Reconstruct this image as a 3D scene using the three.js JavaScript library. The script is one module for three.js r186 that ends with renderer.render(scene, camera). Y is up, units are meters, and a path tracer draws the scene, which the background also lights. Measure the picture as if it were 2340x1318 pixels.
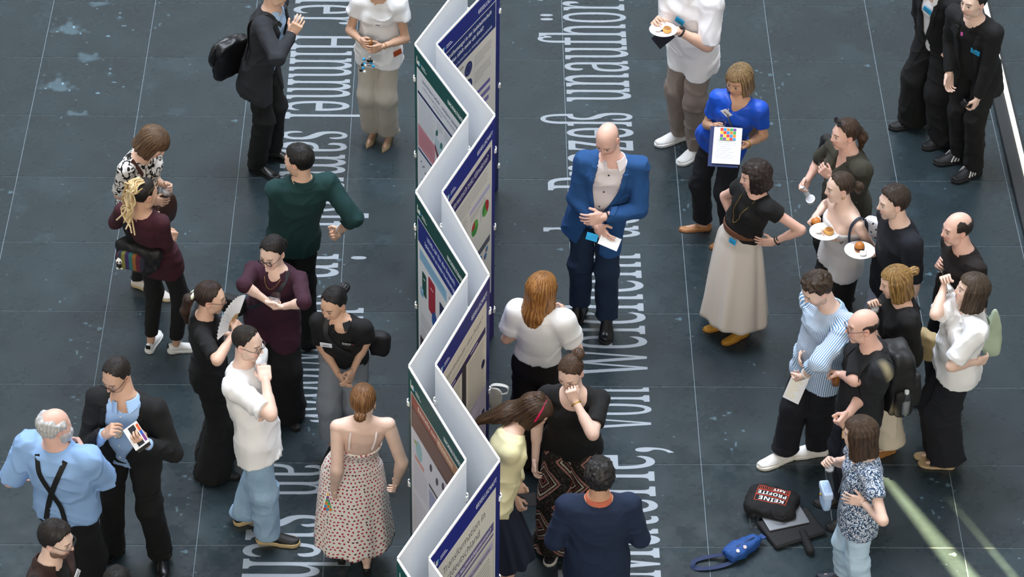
import * as THREE from 'three';
import { RoundedBoxGeometry } from 'three/addons/geometries/RoundedBoxGeometry.js';
import { mergeGeometries, mergeVertices } from 'three/addons/utils/BufferGeometryUtils.js';
import { TextGeometry } from 'three/addons/geometries/TextGeometry.js';
import { FontLoader } from 'three/addons/loaders/FontLoader.js';
import { RectAreaLightUniformsLib } from 'three/addons/lights/RectAreaLightUniformsLib.js';

// ---------------------------------------------------------------- camera, light, exposure
const scene = new THREE.Scene();
scene.background = new THREE.Color(0.55, 0.62, 0.72);
const renderer = new THREE.WebGLRenderer({ antialias: true });
renderer.toneMapping = THREE.LinearToneMapping;
renderer.toneMappingExposure = 1.06;
renderer.shadowMap.enabled = true;
RectAreaLightUniformsLib.init();
const W = 2340, HH = 1318, FOCAL = 7163.56, TILE = 0.88;
const CAM = new THREE.Vector3(0, 16.372 * TILE, 17.6);
const camera = new THREE.PerspectiveCamera(2 * Math.atan(HH / 2 / FOCAL) * 180 / Math.PI, W / HH, 1, 120);
const PITCH = 0.646091, YAW = 0.013284, ROLL = 0.012588;
function rayDir(px, py) {
  const X = px - W / 2, Y = py - HH / 2, cr = Math.cos(ROLL), sr = Math.sin(ROLL);
  const rt = (cr * X + sr * Y) / FOCAL, up = (sr * X - cr * Y) / FOCAL;
  const cp = Math.cos(PITCH), sp = Math.sin(PITCH), cy = Math.cos(YAW), sy = Math.sin(YAW);
  const q = [rt, up * cp - sp, -up * sp - cp];
  return new THREE.Vector3(cy * q[0] - sy * q[2], q[1], sy * q[0] + cy * q[2]);
}
{
  const f = rayDir(W / 2, HH / 2).normalize();
  const u = rayDir(W / 2, HH / 2 - 1000).sub(rayDir(W / 2, HH / 2)).normalize();
  const r = new THREE.Vector3().crossVectors(f, u).normalize();
  camera.matrixAutoUpdate = true;
  camera.position.copy(CAM);
  camera.quaternion.setFromRotationMatrix(new THREE.Matrix4().makeBasis(r, u, f.clone().negate()));
}
// the glazed roof of the hall: a broad soft daylight, and an unseen glazed strip of the near wall
function areaLight(w, h, pos, target, color, intensity) {
  const l = new THREE.RectAreaLight(color, intensity, w, h);
  l.position.set(...pos); l.lookAt(...target); scene.add(l); return l;
}
const SKY_COLOR = 0xeaf2ff;
areaLight(16, 9, [-1, 18.6, -5.5], [-1, 0, -5.5], SKY_COLOR, 12.6);
areaLight(26, 7, [0, 12.2, 25.6], [0, 4, 0], 0xfff6ea, 9.5);  // out of view behind the camera, placed to light camera-facing sides
// sun through an unseen narrow gap of the roof, which draws the yellow streak on the floor
const SUN_TO = new THREE.Vector3(-0.10, 1.0, 0.50).normalize();
const sun = new THREE.DirectionalLight(0xffe8ac, 60);
sun.position.copy(SUN_TO).multiplyScalar(60); sun.target.position.set(0, 0, 0);
sun.castShadow = true; sun.shadow.radius = 0.35; sun.shadow.mapSize.set(2048, 2048);
Object.assign(sun.shadow.camera, { left: -20, right: 20, top: 20, bottom: -20, near: 1, far: 120 });
scene.add(sun, sun.target);

// ---------------------------------------------------------------- helpers
const V = (x, y, z) => new THREE.Vector3(x, y, z);
const UP = V(0, 1, 0), R = (d) => d * Math.PI / 180;
// the point at height h that stands at this place of the photograph's frame, and the way back
function at(px, py, h = 0) { const d = rayDir(px, py); return CAM.clone().addScaledVector(d, (h - CAM.y) / d.y); }
const project = (() => {
  const cp = Math.cos(PITCH), sp = Math.sin(PITCH), cy = Math.cos(YAW), sy = Math.sin(YAW), cr = Math.cos(ROLL), sr = Math.sin(ROLL);
  return (p) => {
    const x = p.x - CAM.x, y = p.y - CAM.y, z = p.z - CAM.z, q0 = cy * x + sy * z, q2 = -sy * x + cy * z;
    const fw = -sp * y - cp * q2, up = cp * y - sp * q2, xx = FOCAL * q0 / fw, yy = -FOCAL * up / fw;
    return [W / 2 + cr * xx - sr * yy, HH / 2 + sr * xx + cr * yy];
  };
})();
let seed = 7;
const rnd = (a = 0, b = 1) => { seed = (seed * 1664525 + 1013904223) >>> 0; return a + (b - a) * (seed / 4294967296); };
function hash3(x, y, z) { let h = Math.imul(x, 374761393) ^ Math.imul(y, 668265263) ^ Math.imul(z, 1274126177); h = Math.imul(h ^ (h >>> 13), 1274126177); return ((h ^ (h >>> 16)) >>> 0) / 4294967296; }
function noise(x, y, z = 0) {
  const xi = Math.floor(x), yi = Math.floor(y), zi = Math.floor(z); let u = x - xi, v = y - yi, w = z - zi;
  u = u * u * (3 - 2 * u); v = v * v * (3 - 2 * v); w = w * w * (3 - 2 * w);
  const l = (a, b, t) => a + (b - a) * t, h = (i, j, k) => hash3(xi + i, yi + j, zi + k);
  return l(l(l(h(0, 0, 0), h(1, 0, 0), u), l(h(0, 1, 0), h(1, 1, 0), u), v), l(l(h(0, 0, 1), h(1, 0, 1), u), l(h(0, 1, 1), h(1, 1, 1), u), v), w) * 2 - 1;
}
const fbm = (x, y, z, o = 4) => { let s = 0, a = 0.5; for (let i = 0; i < o; i++) { s += a * noise(x, y, z); x = x * 2.03 + 5.2; y = y * 2.03 + 1.7; z = z * 2.03 + 9.1; a *= 0.5; } return s; };
const sat = (x) => x < 0 ? 0 : x > 1 ? 1 : x, mix = (a, b, t) => a + (b - a) * t, sstep = (a, b, x) => { const t = sat((x - a) / (b - a)); return t * t * (3 - 2 * t); };
const taken = {};
function numbered(name) { taken[name] = (taken[name] ?? -1) + 1; return taken[name] ? name + '_' + String(taken[name]).padStart(3, '0') : name; }
function tag(o, label, category, group, kind) { o.userData.label = label; o.userData.category = category; if (group) o.userData.group = group; if (kind) o.userData.kind = kind; return o; }
function thing(name, label, category, pos = [0, 0, 0], group) { const o = new THREE.Group(); o.name = numbered(name); o.position.set(...(pos.isVector3 ? pos.toArray() : pos)); scene.add(o); return tag(o, label, category, group); }
function part(parent, name, geo, mat, label) { const m = new THREE.Mesh(geo, mat); m.name = name; m.castShadow = m.receiveShadow = true; parent.add(m); if (label) m.userData.label = label; return m; }
function structure(name, geo, mat) { const m = new THREE.Mesh(geo, mat); m.name = name; m.castShadow = m.receiveShadow = true; m.userData.kind = 'structure'; scene.add(m); return m; }
const lin = (hex) => new THREE.Color(hex);
const mats = {};
function mat(color, roughness = 0.85, extra = {}) { const k = color + '|' + roughness + JSON.stringify(Object.keys(extra).map((n) => [n, extra[n]?.uuid ?? extra[n]])); return mats[k] ??= new (extra.transmission || extra.sheen || extra.clearcoat ? THREE.MeshPhysicalMaterial : THREE.MeshStandardMaterial)({ color, roughness, ...extra }); }
const box = (w, h, d, r = 0) => r ? new RoundedBoxGeometry(w, h, d, 2, r) : new THREE.BoxGeometry(w, h, d);
const placed = (g, x = 0, y = 0, z = 0, rx = 0, ry = 0, rz = 0) => g.applyMatrix4(new THREE.Matrix4().compose(V(x, y, z), new THREE.Quaternion().setFromEuler(new THREE.Euler(rx, ry, rz)), V(1, 1, 1)));
function merge(list) { return mergeGeometries(list.map((g) => { const n = g.index ? g.toNonIndexed() : g; for (const k of Object.keys(n.attributes)) if (!['position', 'normal', 'uv'].includes(k)) n.deleteAttribute(k); if (!n.attributes.uv) n.setAttribute('uv', new THREE.BufferAttribute(new Float32Array(n.attributes.position.count * 2), 2)); return n; })); }
const tubeAlong = (pts, r, seg = 24, rad = 6, closed = false) => new THREE.TubeGeometry(new THREE.CatmullRomCurve3(pts, closed), seg, r, rad, closed);
function canvasTexture(w, h, draw, repeat) { const c = document.createElement('canvas'); c.width = w; c.height = h; draw(c.getContext('2d'), w, h); const t = new THREE.CanvasTexture(c); t.colorSpace = THREE.SRGBColorSpace; if (repeat) { t.wrapS = t.wrapT = THREE.RepeatWrapping; t.repeat.set(...repeat); } return t; }
function dataTexture(n, f, srgb, channels = 4) { const d = new Uint8Array(n * n * 4); for (let j = 0; j < n; j++) for (let i = 0; i < n; i++) { const v = f(i / n, j / n, i, j), o = (j * n + i) * 4; d[o] = v[0]; d[o + 1] = v[1]; d[o + 2] = v[2]; d[o + 3] = 255; } const t = new THREE.DataTexture(d, n, n); t.magFilter = THREE.LinearFilter; t.minFilter = THREE.LinearMipmapLinearFilter; t.generateMipmaps = true; t.wrapS = t.wrapT = THREE.RepeatWrapping; if (srgb) t.colorSpace = THREE.SRGBColorSpace; t.needsUpdate = true; return t; }
// ---------------------------------------------------------------- the hall
const X0 = -4.19619 * TILE, Z0 = -18.36444 * TILE + 17.6;            // crossing of two floor joints
// periodic noise for tiling textures
function pnoise(u, v, f, z) { const a = noise(u * f, v * f, z), b = noise((u - 1) * f, v * f, z), c = noise(u * f, (v - 1) * f, z), d = noise((u - 1) * f, (v - 1) * f, z); return mix(mix(a, b, u), mix(c, d, u), v); }
const slateMaps = [0, 1, 2, 3].map((k) => dataTexture(512, (u, v) => {
  let s = 0, a = 0.5, f = 3; for (let i = 0; i < 5; i++) { s += a * pnoise(u, v, f, k * 17 + i * 3.3); f *= 2.1; a *= 0.6; }
  const streak = pnoise(u, v, 4, 60 + k) * 0.5 + pnoise(u, v, 44, 70 + k) * 0.5;
  let t = 54 + 8 * s + 5 * streak;
  const stain = sstep(0.30, 0.62, pnoise(u, v, k === 3 ? 4 : 5, 90 + k) + 0.35 * pnoise(u, v, 19, 31 + k));
  t += stain * (k === 3 ? 40 : k === 2 ? 8 : 2);
  const spot = sstep(0.66, 0.74, pnoise(u, v, 26, 140 + k * 5)) * (k === 3 ? 1.5 : pnoise(u, v, 3, 7 + k) > 0.05 ? 1 : 0.15);
  t += spot * 46;
  return [t * 0.79, t * 1.0, t * 1.09];
}, true));
const slateRough = dataTexture(256, (u, v) => { const t = 128 + 46 * (pnoise(u, v, 6, 3) + 0.6 * pnoise(u, v, 27, 8)); return [t, t, t]; });
const slateBump = dataTexture(256, (u, v) => { const t = 128 + 60 * pnoise(u, v, 14, 5) + 50 * pnoise(u, v, 60, 9); return [t, t, t]; });
const slateMats = [];
for (let k = 0; k < 10; k++) {
  const m = slateMaps[k === 9 ? 3 : k % 3].clone(); m.offset.set(0.37 * k, 0.61 * k); m.repeat.set(k % 2 ? 1 : -1, 1);
  slateMats.push(new THREE.MeshStandardMaterial({ map: m, color: new THREE.Color().setScalar([1, 0.93, 1.05, 0.97, 1.02, 0.9, 1, 0.95, 1.04, 1][k]), roughness: 0.62, roughnessMap: slateRough, bumpMap: slateBump, bumpScale: 0.0006 }));
}
const floor = new THREE.Group(); floor.name = 'floor'; floor.userData.kind = 'structure'; floor.userData.label = 'dark slate floor of large square slabs with pale joints'; scene.add(floor);
part(floor, 'joint_bed', placed(box(34, 0.2, 44), 0, -0.104, 4), mat(0x717d83, 0.9));
{
  const J = 0.0065, g = box(TILE - J, 0.04, TILE - J, 0);
  // chamfered slab, uv over its top in metres
  const s = (TILE - J) / 2, c = 0.0022, pos = [], uv = [], idx = [];
  const ring = (h, y) => { for (const [x, z] of [[-h, -h], [h, -h], [h, h], [-h, h]]) { pos.push(x, y, z); uv.push(x / TILE + 0.5, z / TILE + 0.5); } };
  ring(s, -0.03); ring(s, -c); ring(s, -c); ring(s - c, 0); ring(s - c, 0);
  for (const a of [0, 8]) for (let i = 0; i < 4; i++) { const j = (i + 1) % 4; idx.push(a + i, a + 4 + i, a + j, a + j, a + 4 + i, a + 4 + j); }
  idx.push(16, 18, 17, 16, 19, 18);
  const slab = new THREE.BufferGeometry(); slab.setAttribute('position', new THREE.Float32BufferAttribute(pos, 3)); slab.setAttribute('uv', new THREE.Float32BufferAttribute(uv, 2)); slab.setIndex(idx);
  const sg = slab.toNonIndexed(); sg.computeVertexNormals();
  let n = 0;
  for (let r = -3; r <= 11; r++) for (let k = -2; k <= 11; k++) {
    const stained = (r === 6 && k === 0) || (r === 7 && k === 0) ? 9 : null;
    const t = part(floor, numbered('slab'), sg, slateMats[stained ?? Math.floor(hash3(r + 40, k + 40, 3) * 9)]);
    t.position.set(X0 + (k + 0.5) * TILE, 0, Z0 - (r + 0.5) * TILE); n++;
  }
}
const concrete = mat(0xb9b6b0, 0.9);
structure('wall_far', placed(box(34, 20, 0.4), 0, 10, -18.2), concrete);
structure('wall_near', placed(box(34, 20, 0.4), 0, 10, 26.2), concrete);
structure('wall_left', placed(box(0.4, 20, 44), -17.2, 10, 4), concrete);
structure('wall_right', placed(box(0.4, 20, 44), 17.2, 10, 4), concrete);
// roof slab out of view above the glazed field; its tapered gaps are cut to shape the sun streak
const SLOT_A = at(1998, 1062), SLOT_B = at(2274, 1400);
const ROOF_Y = 19.2;
{
  const rt = (ROOF_Y) / SUN_TO.y, sh = SUN_TO.clone().multiplyScalar(rt);
  const a = SLOT_A.clone().add(sh), b = SLOT_B.clone().add(sh), dir = b.clone().sub(a).normalize(), nrm = V(dir.z, 0, -dir.x);
  const shape = new THREE.Shape([[-17, 18], [17, 18], [17, -26], [-17, -26]].map(([x, y]) => new THREE.Vector2(x, y)));   // x, -z
  const hole = (p, q, w, o) => { const P = (v, s) => new THREE.Vector2(v.x + nrm.x * (s * w + o), -(v.z + nrm.z * (s * w + o))); shape.holes.push(new THREE.Path([P(p, 0.12), P(q, 1), P(q, -1), P(p, -0.12)])); };
  hole(a, b.clone().addScaledVector(dir, 1), 0.13, 0);
  hole(a.clone().addScaledVector(dir, 0.5), b.clone().addScaledVector(dir, 1), 0.03, nrm.x > 0 ? 0.3 : -0.3);
  const g = new THREE.ExtrudeGeometry(shape, { depth: 0.02, bevelEnabled: false }); g.rotateX(-Math.PI / 2); g.translate(0, ROOF_Y, 0);
  structure('unseen_ceiling', g, mat(0xd8d8d6, 0.9));
}
// glowing frosted roof glazing and an unseen glazed strip of the near wall placed to light camera-facing sides, the faces the two broad lights stand in front of
structure('window_1', placed(box(16, 0.08, 9), -1, 19.0, -5.5), mat(0xf4f8ff, 0.6, { emissive: lin(0xeaf2ff), emissiveIntensity: 0.9 }));
structure('unseen_window_2', placed(box(26, 7, 0.08), 0, 12.2, 25.9), mat(0xfff6ec, 0.6, { emissive: lin(0xfff6ea), emissiveIntensity: 0.6 }));

// ---------------------------------------------------------------- lettering let into the floor
const font = await new FontLoader().loadAsync('fonts/droid/droid_serif_regular.typeface.json');
const letterMat = mat(0x9ea6ad, 0.45, { metalness: 0.3 });
function glyph(ch) { const g = new TextGeometry(ch, { font, size: 1, depth: 0.004, curveSegments: 6, bevelEnabled: false }); g.computeBoundingBox(); return g; }
const glyphs = {};
// one line of lettering: letters stand on x = base, height up = sx metres per em, and run along z; words give the place of their first and last edge
function lettering(label, baseX, em, sign, words) {
  const root = thing('floor_lettering', label, 'lettering', [0, 0.0004, 0]);
  for (const [text, za, zb] of words) {
    const res = 1000 / font.data.resolution * 0 + 1, scale = 1 / font.data.resolution;
    let adv = [], w = 0; for (const ch of text) { const a = font.data.glyphs[ch].ha * scale; adv.push([ch, w, a]); w += a; }
    const k = (zb - za) / w;
    for (const [ch, o, a] of adv) {
      const g = (glyphs[ch] ??= glyph(ch)), m = part(root, 'letter', g, letterMat);
      // letter up (y) -> sign * x ; letter advance (x) -> z ; thickness -> y
      const M = new THREE.Matrix4().makeBasis(V(0, 0, k), V(sign * em, 0, 0), V(0, 1, 0)); M.setPosition(baseX, -0.003, za + k * o);
      m.matrixAutoUpdate = false; m.matrix.copy(M); m.matrix.decompose(m.position, m.quaternion, m.scale); m.matrixAutoUpdate = true;
    }
  }
  return root;
}
{
  const gz = (x, y) => at(x, y).z, b1 = (at(662, 160).x + at(553, 1290).x) / 2, b2 = (at(1424, 20).x + at(1512, 1290).x) / 2;
  const x1 = (at(715, 1290).x - at(553, 1290).x), em1 = x1 / 0.536 * 0.77, em2 = (at(1447, 250).x - at(1311, 250).x) / 0.536 * 0.77;
  //, b1, b2, em1, em2, at(662, 160).x, at(553, 1290).x, at(1424, 20).x, at(1512, 1290).x);
  lettering('pale metal inlaid lettering beside the green panels reading Himmel sammelt wieder an sich', b1, em1, 1, [
    ['der', gz(680, -20), gz(676, 56)], ['Himmel', gz(670, 76), gz(655, 272)], ['sammelt', gz(650, 297), gz(640, 524)], ['in', gz(630, 578), gz(620, 640)], ['all', gz(620, 668), gz(610, 740)], ['wieder', gz(600, 792), gz(585, 965)], ['an', gz(575, 1056), gz(570, 1136)], ['sich', gz(565, 1172), gz(550, 1328)]]);
  lettering('pale metal inlaid lettering beside the blue panels reading von welchem der Prozeß', b2, em2, -1, [
    ['Materie,', gz(1512, 1325), gz(1490, 1018)], ['von', gz(1490, 984), gz(1480, 884)], ['welchem', gz(1480, 858), gz(1466, 578)], ['der', gz(1466, 546), gz(1460, 466)], ['Prozeß', gz(1456, 438), gz(1445, 256)], ['unaufhörl', gz(1440, 234), gz(1425, -12)]]);
}
// ---------------------------------------------------------------- lit strip along the sunk edge of the floor
{
  const a = at(2288, 205), b = at(2420, 760), L = a.distanceTo(b), far = a.clone().addScaledVector(b.clone().sub(a).normalize(), -4.2);
  const c = far.clone().add(b).multiplyScalar(0.5), len = far.distanceTo(b), ang = Math.atan2(b.x - far.x, b.z - far.z);
  const o = thing('light_strip', 'glowing white light strip set in a low dark metal kerb', 'light strip', [c.x, 0, c.z]); o.rotation.y = ang;
  part(o, 'kerb', placed(box(0.16, 0.05, len, 0.006), -0.02, 0.025, 0), mat(0x24282b, 0.5));
  part(o, 'light_strip_tube', placed(box(0.036, 0.014, len), 0.02, 0.057, 0), mat(0xffffff, 0.5, { emissive: lin(0xfff4dc), emissiveIntensity: 1.3 }));
  const l = new THREE.RectAreaLight(0xfff4dc, 2.0, 0.05, len); l.position.set(0.02, 0.07, 0); l.rotation.x = Math.PI / 2; o.add(l);
}
// ---------------------------------------------------------------- the zigzag wall of exhibition panels
const PH = 1.98, PW = 2;
const sheetW = 640, sheetH = 1280;
function lines(c, x, y, w, n, gap, col = '#555a66', jitter = 0.25, h = 2.2) { c.fillStyle = col; for (let i = 0; i < n; i++) c.fillRect(x, y + i * gap, w * (1 - (i === n - 1 ? 0.45 : jitter * hash3(i, Math.round(x), Math.round(y)) * 0.3)), h); }
function txt(c, s, x, y, size, col, bold, w, align = 'left') { c.fillStyle = col; c.font = (bold ? 'bold ' : '') + size + 'px sans-serif'; c.textAlign = align; if (w) { const m = c.measureText(s).width; c.save(); c.translate(x, y); c.scale(w / m, 1); c.fillText(s, 0, 0); c.restore(); } else c.fillText(s, x, y); c.textAlign = 'left'; }
function logo(c, x, y) { c.fillStyle = '#f2efe6'; c.fillRect(x, y, 9, 34); c.fillRect(x + 9, y + 16, 12, 18); c.fillRect(x + 21, y + 8, 14, 26); c.beginPath(); c.moveTo(x, y); c.lineTo(x + 4, y - 12); c.lineTo(x + 9, y); c.fill(); c.fillStyle = '#2f9fd0'; c.beginPath(); c.moveTo(x + 36, y + 6); c.lineTo(x + 52, y + 16); c.lineTo(x + 36, y + 38); c.fill(); c.fillStyle = '#f5f5f5'; c.fillRect(x + 58, y + 12, 50, 5); c.fillRect(x + 58, y + 24, 66, 5); }
function base(c, dark, mid, title) {
  const g = c.createLinearGradient(0, 0, sheetW, sheetH); g.addColorStop(0, mid); g.addColorStop(1, dark); c.fillStyle = g; c.fillRect(0, 0, sheetW, sheetH);
  logo(c, 26, 46); txt(c, title, 606, 74, 32, '#ffffff', true, 196, 'right');
}
txt.right = true;
const SHEET = [34, 104, 560, 880];   // the poster pasted on the printed panel: x, y, w, h
function paper(c, col, edge = '#f4f4f0') { const [x, y, w, h] = SHEET; c.fillStyle = edge; c.fillRect(x - 5, y - 5, w + 10, h + 10); c.fillStyle = col; c.fillRect(x, y, w, h); }
const posters = {
  fach(c) {
    base(c, '#101a52', '#16268c', 'GESELLSCHAFT'); paper(c, '#e9e5da');
    c.fillStyle = '#122a72'; c.fillRect(34, 104, 560, 150);
    txt(c, 'Fachkräftemangel in der Sozialwirtschaft', 52, 152, 30, '#fff', true, 500); txt(c, 'Was zählt mehr als Geld?', 130, 194, 30, '#fff', true, 340);
    txt(c, 'Befragung von Fachkräften zur Arbeitgeberattraktivität', 58, 236, 21, '#fff', false, 500);
    txt(c, 'Die Problematik', 110, 292, 19, '#333', true); lines(c, 60, 330, 190, 3, 14); lines(c, 60, 392, 150, 2, 14);
    c.fillStyle = '#1d2560'; for (const y of [330, 432]) { c.beginPath(); c.ellipse(310, y, 40, 40, 0, 0, 7); c.fill(); }
    c.fillStyle = '#5d6cb0'; for (const y of [330, 432]) { c.beginPath(); c.arc(310, y, 24, 0, 7); c.lineWidth = 4; c.strokeStyle = '#5d6cb0'; c.stroke(); }
    lines(c, 372, 300, 190, 5, 14); lines(c, 372, 400, 180, 5, 14); lines(c, 60, 500, 240, 6, 15);
    c.fillStyle = '#6a5fa8'; c.fillRect(60, 520, 480, 22);
    for (let i = 0; i < 6; i++) { c.fillStyle = '#8176b4'; c.fillRect(370, 566 + i * 46, 170 - i * 14, 26); lines(c, 80, 572 + i * 46, 240, 2, 12); }
    lines(c, 60, 860, 470, 7, 15);
  },
  kinder(c) {
    base(c, '#33206a', '#16268c', 'GESELLSCHAFT'); paper(c, '#ece8dc', '#f6f1e2');
    c.fillStyle = '#2c1f66'; c.fillRect(44, 130, 540, 74); txt(c, 'Kinderwunsch trotz Klimakrise?', 62, 182, 44, '#fff', false, 490);
    lines(c, 56, 226, 510, 6, 15); lines(c, 56, 330, 240, 8, 15);
    c.fillStyle = '#c3bedb'; c.fillRect(320, 330, 256, 26); lines(c, 330, 372, 200, 3, 12);
    const pie = (x, y, r, f, a) => { c.fillStyle = '#3f9a35'; c.beginPath(); c.arc(x, y, r, 0, 7); c.fill(); c.fillStyle = '#c02428'; c.beginPath(); c.moveTo(x, y); c.arc(x, y, r, a, a + f); c.fill(); c.fillStyle = '#66b84a'; c.beginPath(); c.moveTo(x, y); c.arc(x, y, r, a + f, a + f + 1.6); c.fill(); };
    pie(384, 462, 42, 1.5, 3.2); pie(520, 440, 42, 2.6, -1.6); lines(c, 450, 410, 40, 6, 12);
    c.fillStyle = '#2c1f66'; c.fillRect(56, 450, 220, 40); lines(c, 56, 506, 220, 8, 15); c.fillRect(56, 628, 522, 36);
    for (const [x, y, r] of [[330, 760, 34], [420, 740, 40], [452, 700, 26], [520, 720, 18], [538, 690, 16], [380, 690, 14], [300, 712, 12]]) { c.fillStyle = '#3c86b8'; c.beginPath(); c.arc(x, y, r, 0, 7); c.fill(); c.fillStyle = '#7c3a34'; c.beginPath(); c.moveTo(x, y); c.arc(x, y, r, 2.4, 4); c.fill(); }
    lines(c, 60, 690, 190, 10, 15); lines(c, 60, 850, 500, 4, 15); c.fillStyle = '#a9ab98'; c.fillRect(380, 900, 190, 76); lines(c, 392, 912, 160, 5, 12); lines(c, 60, 920, 300, 4, 14);
  },
  buerger(c) {
    base(c, '#1b1650', '#20257f', 'GESELLSCHAFT'); paper(c, '#e6dcc9', '#f6f1e2');
    c.fillStyle = '#cfc2cf'; c.fillRect(330, 560, 264, 424); c.fillStyle = '#c3b4c4'; c.fillRect(34, 760, 560, 224);
    c.font = 'italic 34px serif'; c.fillStyle = '#2a2430'; c.save(); c.translate(64, 172); c.scale(0.92, 1); c.fillText('„Bürgerdenkmäler ohne Bürger“', 0, 0); c.restore(); lines(c, 70, 196, 470, 2, 14, '#6a6068');
    c.fillStyle = '#33205a'; c.fillRect(40, 232, 548, 34); c.fillStyle = '#d8cfe4'; c.fillRect(110, 244, 110, 8); c.fillRect(400, 244, 90, 8);
    lines(c, 56, 290, 220, 18, 15, '#3a3640'); lines(c, 372, 290, 200, 20, 15, '#3a3640');
    c.fillStyle = '#3a3030'; c.fillRect(296, 240, 52, 300); c.beginPath(); c.ellipse(330, 560, 34, 52, 0.3, 0, 7); c.fill(); c.beginPath(); c.ellipse(298, 640, 20, 44, 0.1, 0, 7); c.fill();
    c.fillStyle = '#2a1d4e'; for (const y of [420, 700, 850]) { c.beginPath(); c.arc(560, y, 22, 0, 7); c.fill(); }
    lines(c, 350, 640, 180, 10, 15, '#3a3640'); lines(c, 60, 800, 440, 10, 15, '#3a3640');
  },
  trans(c) {
    base(c, '#0f2450', '#1d2490', 'GESELLSCHAFT'); paper(c, '#ece6d8', '#f3eee2');
    txt(c, 'Transformation in', 110, 178, 50, '#16141c', false, 390); txt(c, 'Ostdeutschland', 110, 240, 50, '#16141c', false, 340);
    c.fillStyle = '#6f648f'; c.fillRect(50, 268, 530, 46); txt(c, 'Fußnote für die Nachwendegeneration?', 66, 302, 30, '#f3eef8', true, 490); c.fillStyle = '#7f7798'; c.fillRect(50, 326, 530, 16);
    const card = (x, y, w, h) => { c.strokeStyle = '#8a8599'; c.lineWidth = 2; c.strokeRect(x, y, w, h); c.fillStyle = '#c3b9cf'; c.fillRect(x + 6, y + 8, w - 12, 40); };
    card(56, 372, 206, 260); card(280, 360, 300, 560); txt(c, 'Die Nachwendegeneration', 322, 398, 23, '#1c1a26', true, 230); c.fillStyle = '#1c1a26'; c.beginPath(); c.arc(304, 390, 11, 0, 7); c.fill();
    lines(c, 296, 436, 262, 10, 17, '#26242c'); lines(c, 296, 640, 262, 12, 17, '#26242c'); lines(c, 70, 436, 178, 9, 17, '#26242c'); card(56, 660, 206, 260); lines(c, 70, 724, 178, 9, 17, '#26242c');
  },
  gefahr(c) {
    base(c, '#063a3a', '#0a5450', 'NACHHALTIGKEIT'); paper(c, '#dfe3ec');
    txt(c, 'Unsichtbare Gefahr – sichtbare Lösung:', 96, 150, 27, '#23305a', true, 440); txt(c, 'Entfernung organischer Schadstoffe aus Gewässern', 104, 182, 20, '#4a5068', false, 420); txt(c, 'mit Magneten', 230, 206, 18, '#4a5068');
    c.fillStyle = '#16275e'; c.fillRect(38, 226, 552, 16); lines(c, 52, 258, 190, 12, 14, '#6a7086'); c.fillStyle = '#8a90a4'; c.fillRect(252, 246, 2, 300);
    c.fillStyle = '#c98a96'; c.fillRect(38, 420, 212, 130); lines(c, 54, 446, 170, 6, 15, '#7a3a4a'); c.fillStyle = '#7d4a4e'; c.beginPath(); c.moveTo(250, 430); c.quadraticCurveTo(300, 560, 594, 590); c.lineTo(594, 560); c.quadraticCurveTo(340, 500, 250, 400); c.fill();
    c.fillStyle = '#b9d0dd'; c.beginPath(); c.moveTo(254, 400); c.quadraticCurveTo(340, 520, 594, 560); c.lineTo(594, 380); c.lineTo(254, 360); c.fill();
    for (const [x, y, col] of [[276, 330, '#2f6a5a'], [330, 370, '#2f7a78'], [410, 400, '#39424e'], [470, 430, '#39424e'], [520, 420, '#d08a2a']]) { c.fillStyle = col; c.beginPath(); c.ellipse(x, y, 12, 24, 0.5, 0, 7); c.fill(); }
    for (const x of [276, 370, 460]) lines(c, x, 262, 74, 4, 13, '#5a6076');
    c.fillStyle = '#16275e'; c.fillRect(38, 560, 552, 14); c.fillStyle = '#1e2536'; for (const [x, y] of [[70, 620], [90, 640], [106, 628], [120, 660]]) c.fillRect(x, y, 12, 9);
    c.fillStyle = '#3a6aa8'; for (const [x, y] of [[80, 720], [96, 740], [110, 760]]) c.fillRect(x, y, 13, 12); c.fillStyle = '#1c5aa6'; c.fillRect(230, 700, 240, 150); c.fillStyle = '#3d95d8'; c.fillRect(260, 700, 150, 70); c.fillStyle = '#2a1c1c'; c.beginPath(); c.ellipse(330, 820, 90, 34, 0, 0, 7); c.fill();
    lines(c, 240, 606, 320, 6, 14, '#6a7086'); lines(c, 52, 790, 160, 5, 14, '#6a7086'); c.fillStyle = '#1f66b0'; c.fillRect(52, 870, 150, 30); c.fillStyle = '#7a3626'; c.fillRect(52, 900, 150, 54); c.fillStyle = '#1a1f44'; c.fillRect(38, 968, 552, 14);
  },
  level(c) {
    base(c, '#063030', '#0a4c48', 'NACHHALTIGKEIT'); paper(c, '#e3e6ea'); c.fillStyle = '#152a80'; c.fillRect(34, 104, 560, 128);
    txt(c, 'LEVEL-UP für die Umwelt:', 150, 156, 32, '#dfe6ff', true, 360); txt(c, 'Spielerisch zu mehr Nachhaltigkeit', 120, 202, 30, '#dfe6ff', true, 420);
    c.fillStyle = '#8fbfe0'; c.fillRect(52, 262, 350, 62); lines(c, 64, 272, 320, 4, 12, '#46708e'); txt(c, 'Ausgangspunkt', 430, 278, 20, '#22262e', true); lines(c, 430, 296, 150, 12, 13);
    const can = (x, y, w, h, a) => { c.fillStyle = a; c.beginPath(); c.roundRect(x, y, w, h, 12); c.fill(); c.fillStyle = '#fff'; c.fillRect(x + w * 0.3, y + h * 0.25, w * 0.4, 6); };
    can(84, 368, 56, 130, '#0f4e44'); can(166, 340, 90, 190, '#a31d35'); can(60, 470, 40, 50, '#7ab2d6'); c.fillStyle = '#2a56a0'; c.beginPath(); c.ellipse(240, 540, 30, 46, 0.3, 0, 7); c.fill();
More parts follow.
